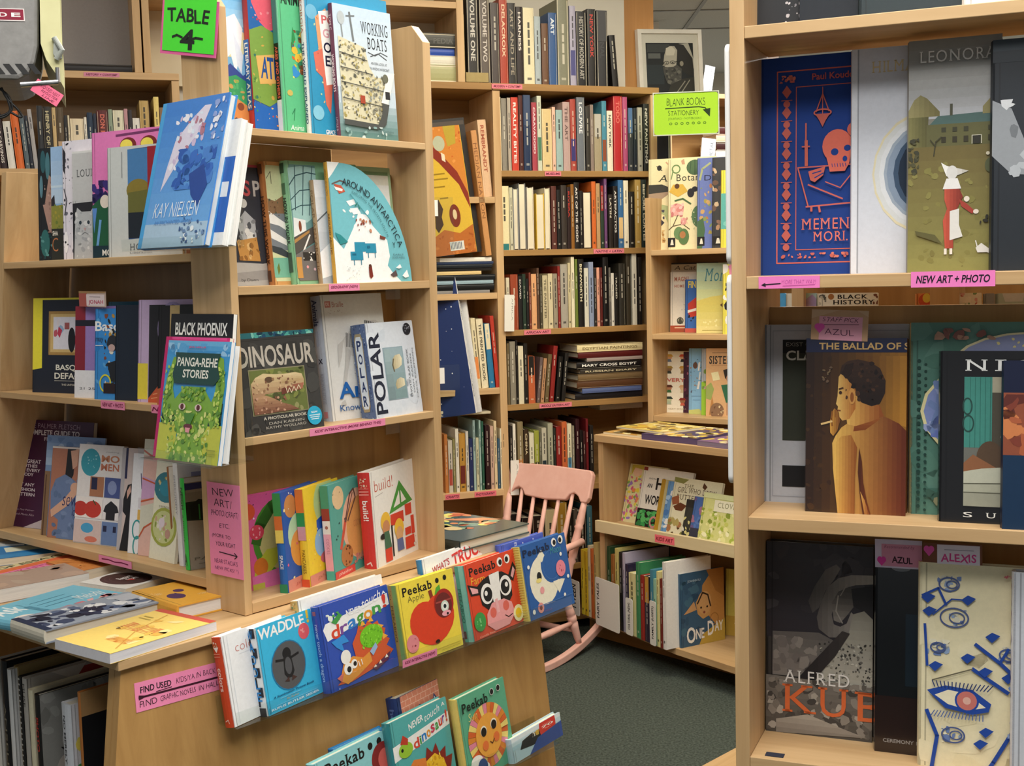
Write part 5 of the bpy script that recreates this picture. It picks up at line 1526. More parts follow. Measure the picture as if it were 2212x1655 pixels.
under(134, 162, 1516, -0.03, 0.034, 0.22, 'DDE0E6', 'thick white spined art book with bold dark letters under the table top', 't 0.25 0.08 0.45 0.4 4a4a50 bv NO MERELY; t 0.25 0.5 0.5 0.9 23242a bv NO MORE', 's 381 20 0 0.1 0.4 0.95 0.03 0.08 8ac850 78b8dc e8d860 4a9a5a')
under(171, 179, 1494, -0.02, 0.01, 0.2, 'B8743A', 'thin black softcover with chalk white hands and orange spine under the table top', '', 'r 0 0 1 1 17191d; r 0 0 1 0.14 a88458; l 0.02 0.16 0.95 0.24 0.66 0.3 0.5 0.34 0.62 0.4 0.46 0.44 0.66 0.42 0.9 b8b6ae; l 0.02 0.5 0.98 0.52 0.74 0.62 0.6 0.68 0.5 c2c0b8; l 0.016 0.6 0.44 0.72 0.28 0.8 0.3 0.74 0.46 8c8a84; l 0.016 0.24 0.66 0.3 0.72 0.4 0.7 8c8a84')

# ================================================================ books on the left-hand rack
GH = 'books in the clear holders at the island corner'
GLA = 'art and craft books on the left rack'


def lf(z, d, xl, xr, yt, t, base, label, art='', **kw):
    kw.setdefault('group', GLA)
    kw.setdefault('lean', 9 if z < 1 else (5 if z < 1.3 else 3))
    kw.setdefault('yaw', 0 if kw['group'] == GH else (12 if z > 1 else 11))
    return facing(FL, z, d, xl, xr, yt, t, base, label, art, **kw)


l1 = 1.502
lf(l1, -0.364, 85, 0, 321.5, 0.010, '1E2226', 'black book with teal feathers, leftmost on the left rack\'s top shelf', 'e 0.16 0.12 0.08 0.1 2f5c66; e 0.3 0.16 0.07 0.12 4a7a86; e 0.1 0.34 0.05 0.1 5a8494; p 0.2 0.5 0.34 0.24 0.5 0.3 0.5 0.8 0.3 0.72 0.14 0.5 b08c80; s 401 20 0.2 0.3 0.5 0.75 0.02 0.05 8f7068 c8a89c; e 0.2 0.84 0.14 0.12 2f6a6a; s 402 12 0.05 0.76 0.4 0.98 0.02 0.06 1c4248 5a9494', w=0.2)
lf(l1, -0.362, 113, 0, 318, 0.009, '8FB4DE', 'pale blue book with red-haired figure in a field, second on the top shelf', 'g 0 0 1 0.5 4 9abce4 b8cfe8; r 0 0.34 1 0.36 c8dcee; p 0 0.46 0.1 0.42 0.14 0.6 0 0.62 2c2a30; p 0 0.52 1 0.5 1 0.72 0 0.74 8a8a3c; s 411 20 0 0.5 0.6 0.74 0.02 0.05 a8983c 6a7a34; r 0 0.72 1 1 2a2c26; t 0.03 0.74 0.2 0.78 e8e4d8 b SHA; t 0.02 0.8 0.2 0.92 b8744a h C', w=0.21)
lf(l1, -0.360, 138, 0, 306, 0.008, 'E4E0EC', 'white book of black ink drawings with skull, third on the top shelf', 's 421 40 0 0 0.45 1 0.015 0.06 2a2a32 6a6a78 b0aec0; p 0.02 0.05 0.12 0.1 0.08 0.28 0.02 0.24 2a2a32; l 0.03 0.05 0.4 0.14 0.5 0.06 0.62 3a3a44; e 0.1 0.85 0.08 0.09 f4f2f6; c 0.08 0.85 0.03 22222a; c 0.16 0.87 0.02 22222a', w=0.22)
CAT = 'p 0 0.48 1 0.46 1 1 0 1 26262c; p 0.06 0.6 0.1 0.52 0.2 0.56 0.4 0.56 0.46 0.52 0.5 0.64 0.54 0.8 0.56 1 0.02 1 0.04 0.78 b8bcc0; s 432 40 0.04 0.56 0.54 1 0.02 0.06 c8ccd0 a4a8ae d8dadc; c 0.17 0.66 0.03 2c3a44; c 0.35 0.66 0.03 2c3a44; p 0.24 0.71 0.3 0.71 0.27 0.74 c0a0a0; l 0.008 0.2 0.77 0.27 0.75 0.34 0.77 6a6e74'
lf(l1, -0.358, 159, 0, 328, 0.012, 'C6C8CA', 'grey book with a fluffy white cat, fourth on the left rack\'s top shelf', 'r 0 0 1 0.46 c4c6c8; r 0 0 1 0.02 dfe1e2; t 0.1 0.17 0.5 0.24 5a5c60 s LOUIS; ' + CAT, w=0.23)
lf(l1, -0.357, 202, 0, 288, 0.012, 'E680C0', 'bright pink book with yellow block lettering on the left rack\'s top shelf', 'p 0.3 0.03 0.96 0.01 0.96 0.03 0.3 0.05 7a3a6a; ' + ''.join('e %g 0.12 0.1 0.06 7a2a2a;r %g 0.12 %g 0.2 7a2a2a;e %g 0.12 0.075 0.045 f0e060;r %g 0.12 %g 0.2 f0e060;' % (x, x - 0.1, x + 0.1, x - 0.02, x - 0.09, x + 0.05) for x in (0.45, 0.7, 0.94)) + 's 441 14 0 0.38 0.24 0.56 0.04 0.07 2a2058 3a2c7a; p 0 0.58 0.1 0.52 0.24 0.56 0.26 0.8 0.2 1 0 1 1f5a3c; c 0.16 0.55 0.06 e8dcd0; p 0 0.6 0.06 0.6 0.02 0.8 5a8ad0; l 0.03 0.1 0.7 0.06 0.9 0.1 1 6aa0d8; r 0 0.9 0.3 1 14303c; t 0.12 0.93 0.3 0.98 e8e8e4 b MON', w=0.245)
lf(l1, -0.348, 235, 0, 320, 0.012, 'CDD2D2', 'grey book with tall landscape strips and a red door, rightmost on the top shelf', 'p 0.28 0.03 0.98 0.01 0.98 0.82 0.28 0.84 2b4a7c; r 0.28 0.03 0.55 0.36 4a80b8; e 0.42 0.4 0.16 0.1 8a7a34; p 0.28 0.42 0.56 0.4 0.56 0.62 0.28 0.64 6a6a34; r 0.28 0.6 0.56 0.83 1e2630; p 0.55 0.02 0.98 0.01 0.98 0.82 0.55 0.83 9a2430; o 0.78 0.45 0.14 0.36 0.01 b85058; l 0.012 0.66 0.1 0.66 0.8 d8a0a4; l 0.012 0.66 0.1 0.92 0.1 d8a0a4; l 0.008 0.2 0.05 0.2 0.28 8a8e90; t 0.3 0.88 0.6 0.94 5a5c5e s HOLM; t 0.3 0.95 0.6 0.97 8a8c8e r Liberation', w=0.215)

# books in the acrylic holders at the corner
HZ = 1.5125
GH = 'books in the clear holders at the island corner'
lf(HZ, -0.256, 318, 498, 292, 0.012, 'EFEFEA', 'rearmost white book in the upper clear holder', 'r 0 0 1 1 efefea; r 0.8 0.1 0.9 0.9 e4e6e6', lean=13, soft=True, pages='F2F1EC', group=GH)
lf(HZ, -0.241, 304, 479, 283, 0.014, 'EDEFF0', 'white book with bright blue back edge behind the blue fairy-tale book', 'r 0 0 1 1 edeff0; r 0.86 0.3 1 0.9 2a66c0; t 0.88 0.5 0.97 0.62 e8eef4 b 1', lean=14, soft=True, pages='F4F4F0', group=GH)
lf(HZ, -0.222, 297, 440, 225, 0.018, '4E8ED6', 'blue fairy-tale art book standing in the upper clear holder at the corner', 'g 0 0 1 0.84 8 3f7fd0 6aa4e0; r 0 0.84 1 1 a8c4dc; r 0 0 0.06 1 4aa0dc; p 0.3 0.28 0.5 0.14 0.66 0.06 0.76 0.06 0.68 0.2 0.42 0.4 0.2 0.62 0.24 0.46 d8d4e8; s 451 40 0.26 0.1 0.72 0.5 0.02 0.05 e8e8f4 b0788c c8b8d8 d8e4f4; s 452 46 0.36 0.34 0.95 0.62 0.03 0.08 2f5cb0 3a6cc0 4a80cc; p 0.6 0.52 0.8 0.46 0.9 0.6 0.8 0.74 0.68 0.66 2c4c98; s 453 20 0.8 0.02 1 0.3 0.015 0.04 dfe4f4 8aa0d8; t 0.16 0.7 0.84 0.8 e8f0f6 hi KAY NIELSEN; t 0.2 0.82 0.76 0.85 4a78b4 hi AN ENCHANTED VISION; s 454 30 0.6 0.8 0.98 0.98 0.008 0.03 3a5a8c 6a88b0 e4ecf2', lean=15, group=GH, pages='E8EAE6', back='3F8FD0')
HZ2 = 1.099
lf(HZ2, -0.267, 354, 487, 678, 0.01, '26272C', 'black and yellow-green book with white lettering, rearmost in the lower clear holder', 'r 0 0 1 0.16 1c1d22; t 0.08 0.06 0.92 0.15 eeeeea b BLACK PHOENIX; p 0 0.17 1 0.17 1 1 0 1 d4dc6a; g 0 0.17 1 0.6 5 dce26c c2d068; e 0.5 0.37 0.16 0.1 8a8a84; s 461 20 0.36 0.28 0.64 0.44 0.02 0.04 a8a8a2 6a6a66', lean=7, soft=True, pages='F0EFE8', group=GH)
lf(HZ2, -0.250, 344, 479, 742, 0.016, 'F0F0EE', 'white book pressed between the black one and the green creature one', 'r 0 0 1 1 f0f0ee; r 0.98 0 1 1 d8a070', lean=10, soft=True, pages='F6F6F4', group=GH)
lf(HZ2, -0.239, 330, 466, 727, 0.01, 'C8286E', 'magenta book edging out behind the green creature one', 'r 0 0 1 1 c8286e; r 0.1 0 0.96 0.02 d84a8a', lean=11, soft=True, group=GH)
GRN = 'r 0 0 1 0.56 3a9ad8; g 0 0 1 0.12 3 6ab4e4 3a94d4; s 471 14 0 0.02 1 0.12 0.02 0.08 9accf0 5aa8e0; r 0.02 0.5 0.3 0.72 1d4030; r 0.72 0.5 0.98 0.72 1d4030; p 0 0.7 0.3 0.68 0.3 1 0 1 c8cc48; p 0.7 0.7 1 0.68 1 1 0.7 1 c8cc48; p 0.36 0.38 0.66 0.38 0.8 0.5 0.78 0.7 0.7 0.8 0.78 1 0.2 1 0.32 0.8 0.24 0.68 0.2 0.5 7fae3c; p 0.12 0.14 0.18 0.14 0.16 0.4 0.26 0.58 0.12 0.72 0.02 0.6 0.04 0.34 7fae3c; p 0.84 0.12 0.92 0.14 0.98 0.36 0.96 0.6 0.84 0.72 0.74 0.6 0.84 0.42 7fae3c; s 472 150 0.16 0.58 0.82 1 0.015 0.035 a8c84c 5a8c2e c8dc68 e0e48a; s 473 40 0.02 0.2 0.16 0.7 0.015 0.03 a8c84c 5a8c2e c8dc68; s 474 40 0.84 0.2 0.97 0.7 0.015 0.03 a8c84c 5a8c2e c8dc68; s 475 40 0.3 0.38 0.7 0.5 0.015 0.03 98bc48 5a9438; p 0.16 0.1 0.88 0.1 0.84 0.18 0.9 0.3 0.82 0.36 0.18 0.36 0.14 0.28 0.18 0.18 10423c; t 0.2 0.14 0.84 0.215 f0efe4 b PANGA-REHE; t 0.31 0.24 0.72 0.31 f0efe4 b STORIES; t 0.36 0.045 0.64 0.065 c84a7a b JENI ARKUR; e 0.36 0.55 0.055 0.028 e8d0c8; c 0.36 0.55 0.028 5a1c1c; e 0.62 0.55 0.055 0.028 e8d0c8; c 0.62 0.55 0.028 5a1c1c; p 0.4 0.6 0.58 0.6 0.52 0.7 0.46 0.7 4f8a30; e 0.49 0.71 0.07 0.022 6a2a38; p 0.45 0.72 0.53 0.72 0.52 0.76 0.46 0.76 eda0a8; r 0.82 0.88 0.96 0.89 9aa038; r 0.84 0.91 0.96 0.92 9aa038'
lf(HZ2, -0.228, 336, 470, 735, 0.01, '3A9AD8', 'book with leafy green creature under a dark title banner, front of the lower clear holder', GRN, lean=11, soft=True, gloss=True, pages='F2F4F4', group=GH)

# middle shelf
l2 = 1.188
lf(l2, -0.352, 70, 0, 644.5, 0.02, '1C2130', 'black book with gold-framed picture and yellow spine strip, leftmost on the middle shelf', 'p 0 0 0.16 0 0.16 0.74 0 0.76 f0e23c; r 0.16 0 1 0.02 f0e23c; r 0.27 0.14 1 0.6 b08a4c; r 0.3 0.17 1 0.57 d8b878; r 0.35 0.2 1 0.54 e4e2ee; s 501 16 0.36 0.2 0.95 0.52 0.02 0.06 9ab8d8 c85868 d8d4e4 e8e0e8; e 0.66 0.44 0.06 0.13 14161c; p 0.44 0.3 0.5 0.34 0.46 0.42 0.42 0.38 c83c58; r 0.54 0.26 0.62 0.33 a85a5a; t 0.4 0.7 0.96 0.77 eceadf b BASQUIA; t 0.38 0.785 0.98 0.85 eceadf b DEFACEM; l 0.006 0.38 0.87 0.98 0.87 c8c6be; t 0.5 0.9 0.9 0.92 c8c6be b THE UNTOLD STORY', w=0.2)
lf(l2, -0.33, 161, 0, 662, 0.014, '9A80C0', 'purple and dark red book with white lower band on the middle shelf', 'r 0 0 0.16 0.7 8a2434; r 0 0.15 1 0.215 1c1c2a; t 0.4 0.165 0.5 0.2 e8e4ec b CU; r 0 0.7 1 1 eeedf2; t 0.08 0.885 0.16 0.91 3a3a40 r 21; t 0.22 0.885 0.32 0.91 3a3a40 r 25; r 0.42 0.3 0.6 0.82 6a5a9a; p 0.36 0.04 0.44 0.02 0.42 0.05 c0a8dc', w=0.2)
lf(l2, -0.40, 232, 0, 652, 0.012, '2F7C9E', 'teal book standing behind the dark navy one on the middle shelf', '', w=0.15)
lf(l2, -0.33, 204, 0, 667, 0.014, '3A90DC', 'bright blue book with white lettering and a masked painted figure', 's 511 12 0 0 1 1 0.03 0.1 2a80cc 5aa8e4; t 0.0 0.14 0.58 0.28 f4f6f8 b Basq; s 512 44 0.22 0.06 0.6 0.9 0.02 0.07 1c1e24 c89a44 e8e4d8 8a4a30 2a2c30; e 0.42 0.38 0.13 0.09 2a2c34; e 0.4 0.43 0.08 0.04 c8a8a4; p 0.3 0.6 0.56 0.56 0.6 0.74 0.4 0.8 1f2228; o 0.26 0.82 0.14 0.1 0.03 e0d83c; r 0.22 0.82 0.5 0.93 2a1c20; t 0.02 0.32 0.2 0.38 2a3a50 r may; r 0.02 0.4 0.2 0.41 e0e8f0', w=0.19)
lf(l2, -0.34, 248, 0, 659, 0.014, '1C2636', 'dark navy book with faint grey title between the blue and lilac ones', 't 0.4 0.1 0.6 0.18 3a4250 s The; t 0.38 0.2 0.7 0.28 4a525c s Dark; e 0.62 0.42 0.07 0.05 2f6a5a; c 0.72 0.56 0.03 22404a; r 0.36 0.93 0.66 0.94 3a424c', w=0.19)
lf(l2, -0.342, 297, 0, 648, 0.014, 'CDB4DA', 'lilac book with black inner panel and yellow foot strip on the middle shelf', 'r 0 0.62 0.13 0.97 f0dc48; p 0.14 0.05 1 0.05 1 1 0.14 1 26252a; o 0.44 0.28 0.19 0.26 0.03 a898c8; p 0.14 0.96 0.4 0.7 0.56 0.74 0.6 1 0.14 1 c85a34; l 0.01 0.2 0.92 0.6 0.84 e89a6a; l 0.01 0.18 0.96 0.6 0.9 e89a6a', w=0.225)
lf(l2, -0.33, 340, 0, 660, 0.012, '232226', 'black book with cream strip and orange foot behind the green creature book', 'r 0.24 0 0.44 0.4 d8bc84; r 0.44 0 1 1 1f2022; s 521 14 0.46 0.02 0.95 0.3 0.02 0.06 34403a 4a4a44 2a2c2e; p 0 0.84 1 0.7 1 1 0 1 c0603a', w=0.135)

# bottom shelf
l3 = 0.838
lf(l3, -0.362, 10, 187, 904, 0.012, '43143C', 'dark plum sewing guide, leftmost on the left rack\'s bottom shelf', 't 0.19 0.03 0.84 0.075 b8a0b4 h THE PALMER PLETSCH; t 0.19 0.09 0.84 0.14 ece4ea b COMPLETE GUIDE TO; t 0.42 0.155 0.66 0.19 d8ccd6 b FITTING; t 0.1 0.37 0.4 0.405 e6dce4 b SEW GREAT; t 0.12 0.415 0.36 0.445 e6dce4 b CLOTHES; t 0.1 0.455 0.4 0.485 e6dce4 b FOR EVERY; t 0.18 0.495 0.32 0.525 e6dce4 b BODY; t 0.13 0.59 0.34 0.62 e6dce4 b FIT ANY; t 0.11 0.635 0.35 0.665 e6dce4 b FASHION; t 0.11 0.68 0.35 0.71 e6dce4 b PATTERN; t 0.13 0.83 0.36 0.85 b8a0b4 i By Pati Palmer; t 0.13 0.87 0.36 0.89 b8a0b4 i and Marta Alto; p 0.24 1 0.5 0.9 0.7 0.84 0.7 1 c8bcc4', soft=True)
lf(l3, -0.352, 88, 0, 939.5, 0.004, '7C9AC4', 'softcover with blue denim cloth picture, second on the bottom shelf', 'g 0 0 1 0.3 4 7c9ac8 a8c0dc; s 601 16 0 0.02 1 0.3 0.03 0.1 6a8aba b8cce4; r 0 0.36 0.1 1 8a6c4c; r 0.1 0.36 1 1 6a86b0; l 0.02 0.03 0.4 0.03 1 5a3c28', w=0.2, soft=True)
lf(l3, -0.347, 101, 0, 963.5, 0.01, 'B37860', 'sewing book with person in a blue denim shirt on the bottom shelf', 'r 0 0 1 0.02 e8e0da; p 0.3 0.02 0.46 0.02 0.44 0.3 0.36 0.4 0.28 0.34 1c1a1e; p 0.36 0.04 0.52 0.02 0.5 0.2 0.42 0.24 d8a890; p 0.02 0.5 0.1 0.36 0.28 0.3 0.42 0.34 0.56 0.4 0.6 0.6 0.56 1 0.18 1 0.2 0.8 0.04 0.74 6c82ac; s 611 26 0.08 0.34 0.56 0.98 0.03 0.07 7a90b8 5f769e; p 0.04 0.7 0.3 0.56 0.48 0.42 0.56 0.48 0.36 0.64 0.06 0.78 dcae94; e 0.49 0.44 0.09 0.06 dcae94; t 0.26 0.54 0.56 0.64 1f2c66 hi sew; t 0.46 0.64 0.6 0.74 1f2c66 hi love', w=0.215, soft=True)
CELL = 'r 0.3 0.32 0.61 0.52 b07a5a; r 0.33 0.33 0.46 0.45 2a2a4a; r 0.63 0.32 0.99 0.52 4a5a96; e 0.8 0.42 0.1 0.07 8a9ac8; r 0 0.53 0.61 0.74 f4efec; e 0.12 0.65 0.16 0.075 c43a30; e 0.4 0.65 0.19 0.085 c83e32; l 0.02 0.4 0.56 0.46 0.6 2f5a34; r 0.63 0.53 0.99 0.74 eceaec; p 0.68 0.6 0.8 0.55 0.94 0.6 0.98 0.66 0.9 0.67 0.9 0.74 0.7 0.74 0.7 0.67 0.64 0.66 24242a; r 0 0.76 0.61 0.99 d8c4c0; e 0.3 0.84 0.14 0.05 4aa4d4; e 0.4 0.95 0.14 0.03 d87a64; r 0.63 0.76 0.99 0.99 6a84b4; r 0.66 0.8 0.74 0.86 22284a; r 0.88 0.8 0.95 0.86 22284a; '
lf(l3, -0.352, 158, 254, 958.5, 0.012, 'EDEBEB', 'white sewing book with grid of garment pictures and a teal disc on the bottom shelf', 'c 0.28 0.18 0.22 3aa0b4; s 621 10 0.14 0.1 0.42 0.25 0.01 0.02 9cd4dc; t 0.52 0.1 0.92 0.17 d08a64 b MO; t 0.52 0.185 0.92 0.255 c87a5c b MEN; t 0.62 0.06 0.9 0.075 9a9a9c r making; ' + CELL, soft=True)
lf(l3, -0.364, 251, 0, 967, 0.012, 'D0C0BC', 'softcover with pale background and figure in black dress on the bottom shelf', 'r 0 0 0.15 1 b8b4b8; p 0 0.4 0.15 0.6 0 0.7 a09ca4; r 0.15 0 0.24 0.3 2a2a50; t 0.5 0.06 0.8 0.14 e8dcdc i Lace; p 0.16 0.5 0.3 0.36 0.5 0.34 0.6 0.5 0.5 0.7 0.5 1 0.12 1 0.3 0.66 0.16 0.62 1a1a1e; p 0.28 0.42 0.4 0.36 0.44 0.42 0.3 0.5 d4a898', w=0.19, soft=True)
lf(l3, -0.362, 275, 0, 979, 0.008, 'ECEDF2', 'narrow white softcover with teal rings and mustard square on the bottom shelf', 'l 0.03 0.34 0.2 0.4 0.35 4a3a6a; o 0.3 0.76 0.18 0.1 0.05 3a9a9a; o 0.34 0.92 0.16 0.1 0.05 3a9a9a; r 0.3 0.56 0.46 0.66 e0b45a; r 0.3 0.44 0.46 0.54 d8d4dc', w=0.16, soft=True)
lf(l3, -0.362, 297, 0, 948, 0.008, 'E2B8AC', 'blush book with orange arc stripes on the bottom shelf', 'r 0 0 1 0.14 dcdccc; l 0.06 0 0.1 0.3 0.14 1 0.16 c85a34; p 0 0.32 0.6 0.36 0.6 0.5 0 0.52 cfa4cc; l 0.05 0 0.34 0.6 0.38 c85a34; l 0.05 0 0.54 0.6 0.5 c85a34; p 0 0.58 0.6 0.54 0.6 0.7 0.2 0.76 0 0.84 d4d2c0; l 0.05 0.02 0.84 0.2 0.76 0.6 0.7 c85a34', w=0.17, soft=True)
lf(l3, -0.362, 321, 376, 994, 0.008, 'F0ECD6', 'cream craft book with two round embroidery hoops on the bottom shelf', 't 0.42 0.06 0.86 0.085 8a8468 r Hoop; e 0.44 0.26 0.46 0.155 2f7c8c; s 631 24 0.06 0.14 0.82 0.38 0.02 0.05 d8c890 a8c8b0 c0a850; e 0.44 0.27 0.24 0.08 2a8ca4; t 0.24 0.45 0.66 0.47 8a8468 r STITCH; e 0.48 0.66 0.5 0.195 a8b048; e 0.48 0.66 0.42 0.165 d0d494; s 632 20 0.14 0.54 0.82 0.8 0.03 0.07 e8dce0 8a9a3c d4a890 f0ead8; e 0.4 0.62 0.12 0.05 ecdce8; c 0.66 0.72 0.1 c89a8a', soft=True, yaw=-3)
lf(l3, -0.368, 378, 0, 1009, 0.011, '9A6034', 'slim book with brown spine edge between the hoops book and white one', 'r 0 0 1 1 eeeae2', w=0.1, yaw=76, lean=3, sp='9A6034')
lf(l3, -0.356, 397, 0, 1001, 0.026, 'E9E9EC', 'white book with spine turned out beside the vivid green spine', 'r 0 0 1 1 dfe2ea; r 0.3 0.1 1 0.16 9aa0c8', w=0.1, yaw=76, lean=3, sp='EDEDF0', spart='t 0.3 0.12 0.7 0.5 a8a8ac v EMBROIDERY')
lf(l3, -0.343, 411, 0, 1034, 0.02, '9A9284', 'taupe horse book with vivid green spine, last on the bottom shelf', 'r 0 0 1 0.05 c8ccd4; r 0 0.06 1 0.13 34386a; p 0 0.16 1 0.2 1 0.44 0.8 0.5 0 0.46 1f2a22; r 0 0.16 1 0.26 8a8478; p 0.1 0.3 0.3 0.24 0.6 0.28 0.9 0.22 0.96 0.44 0.1 0.46 16201a; l 0.03 0.3 0.3 0.3 0.46 3a8a44; l 0.03 0.6 0.3 0.6 0.46 3a8a44; t 0.5 0.7 0.66 0.74 6a6458 s F; t 0.1 0.87 0.9 0.9 6a6458 s PARK; r 0.2 0.94 0.9 0.945 7a7468', w=0.1, yaw=80, lean=3, sp='3BC84C', spart='t 0.25 0.1 0.75 0.34 14401c bv NEIGH; t 0.3 0.4 0.7 0.7 1f6a2c v a history; t 0.25 0.82 0.75 0.95 14401c b A')

# staff card clipped to a book
paper('staff_card', FL, 0, -0.345, ((170, 629), (228, 630), (170, 662)), 'C8B0A4', 'r 0 0 0.3 1 b05a54; p 0 0 1 0 1 0.1 0 0.14 a8845a; r 0.28 0.2 0.95 0.94 e8d8dc; t 0.36 0.55 0.9 0.88 c04a68 bw JONAH; r 0.4 0.34 0.8 0.38 9a8a90', 'little handwritten staff pick card above the purple and dark red book', 'card')

# ================================================================ paper signs on the island
sign = paper('paper_sign', FL, 0, -0.311, ((352, -2), (474, 4), (361, 116)), 'F06AA8', '', 'neon green table number sign on pink paper pinned high on the island corner', 'sign')
mb = MB()
bx = [v.co.copy() for v in sign.data.vertices]
sw, sh = max(v.x for v in bx), max(v.y for v in bx)
mb.box(sw * 0.04, sw * 0.96, sh * 0.06, sh * 1.05, 0.0003, 0.0009, '52F23C')
draw(mb, 't 0.1 0.14 0.86 0.42 16201a bw TABLE; t 0.36 0.52 0.62 0.9 16201a b 4; l 0.025 0.22 0.68 0.3 0.64 0.4 0.68 16201a; l 0.025 0.56 0.7 0.64 0.67 0.76 0.68 16201a', sw, sh, lambda X, Y, Z: (X, Y, Z + 0.001))
mb.build("green_sheet", PAPER, None, sign)
paper('paper_note', FL, 0, -0.3135, ((446, 1040), (517, 1050), (455, 1238)), 'F08CB8', 't 0.16 0.05 0.8 0.14 2a1c28 hw NEW; t 0.2 0.17 0.74 0.26 2a1c28 hw ART/; t 0.1 0.29 0.94 0.36 2a1c28 hwi PHOTO/CRAFT/; t 0.34 0.43 0.64 0.48 2a1c28 hw ETC.; t 0.1 0.55 0.66 0.6 2a1c28 hw (MORE TO; t 0.2 0.63 0.8 0.68 2a1c28 hw YOUR RIGHT; l 0.02 0.3 0.745 0.84 0.76 2a1c28; l 0.02 0.76 0.73 0.84 0.76 0.76 0.79 2a1c28; t 0.14 0.82 0.84 0.87 5a2c58 hw NEAR STACIA\'S; t 0.14 0.9 0.86 0.95 5a2c58 hw NEW PICKS! *)', 'tall pink handwritten note on the island corner upright pointing right', 'note')
# pink direction strip on the island's flared panel
pa, pb, pc = (289, 1477), (470, 1430), (292, 1541)


def on_panel(x, y):
    r = pray(x, y)
    # plane of the front panel
    A, B, C = FC.P(0, dpan(0.2), 0.2), FC.P(1, dpan(0.2), 0.2), FC.P(0, dpan(0.7), 0.7)
    n = (B - A).cross(C - A)
    return CAM + r * ((A - CAM).dot(n) / r.dot(n))


A, B, C = on_panel(*pa), on_panel(*pb), on_panel(*pc)
e1 = (B - A).normalized()
e3 = (C - A).cross(B - A).normalized()
if e3.dot(FC.n) < 0:
    e3 = -e3
e2 = e3.cross(e1)
w, h = (B - A).length, (A - C).dot(e2)
mb = MB()
mb.box(0, w, 0, h, 0.0002, 0.001, 'F08CB4')
draw(mb, 't 0.06 0.16 0.42 0.4 2a1420 hwb FIND USED; t 0.48 0.16 0.96 0.38 2a1420 hw KIDS/YA IN BACK; l 0.008 0.24 0.46 0.42 0.44 2a1420; l 0.02 0.04 0.52 1 0.54 3a0a20; l 0.012 0.04 0.46 0.12 0.52 0.04 0.58 3a0a20; t 0.04 0.64 0.24 0.86 2a1420 hw FIND; t 0.28 0.64 0.7 0.84 2a1420 hw GRAPHIC NOVELS; t 0.74 0.64 0.98 0.84 2a1420 hw IN HALL', w, h, lambda X, Y, Z: (X, Y, Z + 0.001))
o = mb.build('paper_note', PAPER, mat_of(e1, e2, e3, A - e2 * h))
tag(o, 'long pink handwritten strip on the table\'s flared front panel', 'note')

# ================================================================ rows of books in the tall bookcase behind the chair
GW = 'books in the long wall of bookcases'
BK = 'behind the pink chair'
row(FB, 2.1685, -0.03, 'atop the bookcase ' + BK, '''
1012 1036 -18 2A2725 - C8C4BC VOLUME ONE
1039 1061 -12 5C524B - C8C0B8 VOLUME TWO
1063 1081 5 4A4240
1082 1099 -4 A8402C - E8C8A8 DELACROIX
1100 1117 6 2E2C2C - 9A9080 ART AND LIFE
1118 1132 14 2A2020 - E0D8D0 HARNESS
1133 1156 16 E2D8B4
1157 1170 35 A8B4B8
1172 1186 50 6A4A34
1187 1205 27 2F5488 - DCE4EC ART
1206 1231 -2 7C7C68
1233 1246 12 A8A4B8 D 4A4A80
1247 1269 24 1A1A1C - A8A49C HISTORY OF MODERN ART
1271 1289 19 1F1C1C - B83A30 NEW YORK
1291 1314 22 2A2A2D B 3A3A3E NATIONAL
1324 1337 76 1A1716 <
''', 0.2, GW)
row(FB, 1.838, -0.012, 'first shelf ' + BK, '''
1072 1085 209 E2D8B8
1086 1097 212 8A8478
1099 1106 211 B0A494
1107 1122 210 C8402E - F0E4DC REALITY BITES
1123 1132 206 4A2420
1133 1149 205 1F3050 B 3A4A68
1151 1162 221 A84450 - ECD8D8 CARAVAGGIO
1163 1172 207 C8CDB8 D 4A7A5C
1173 1194 235 D8C08A
1195 1202 231 E0B8A0
1203 1217 237 9AB4B0
1218 1233 220 B89C96 - 6A5450 THE ART
1234 1246 214 A8483C D 3A3470
1248 1265 210 6C727A - E4E6E8 LOUVRE
1267 1276 230 34302A
1277 1284 226 8A7A70
1285 1301 246 A09478 B B8B4A8
1302 1312 218 4A8AA0 D 8A4A30
1313 1325 239 E4DCC8 - 3A3834 NEW YORK
1327 1346 207 B8282E - D87068 TODO
1347 1357 209 B0507A
1358 1369 233 34383E B 4A6A98
1370 1377 233 1C2430
1379 1389 232 A8A498
1391 1404 224 1C1E1E - C8C4BC NEW PAINTING
''', 0.2, GW)
row(FB, 1.533, -0.012, 'second shelf ' + BK, '''
1082 1102 402 E6DCAE Q 2F7A7A
1103 1110 405 C8C4A8
1111 1122 407 9A9C9C f
1123 1138 396 7C7E7E f
1141 1155 404 E4DCCC f
1160 1178 418 D8B43C f
1179 1190 406 E0D8C0 f
1193 1204 402 5A3028
1205 1213 410 1A1816
1214 1226 400 3A322C
1227 1235 404 2A1A18 - C0382C RIVERA
1235 1242 398 8A5A20
1242 1253 394 1E1A18 - DCD8D0 ART OF THE GODS
1254 1260 412 24201E
1261 1279 414 3A2C28 f
1280 1289 392 D0682C
1290 1298 396 B89468
1299 1306 401 2A3A2C B 9A2A2C
1307 1313 386 6A4470
1316 1325 420 2A2420 - DCD4C0 LATIN
1326 1336 402 1E1A18 - DCD8D0 ARTEFACTOS
1337 1348 389 3A6A9A D D8B880
1349 1359 390 E4DCC4
1360 1372 414 1C1814
1373 1386 388 A88A4A
1387 1398 388 1C2A28 - D8D0B8 BEFORE CORTES
''', 0.2, GW)
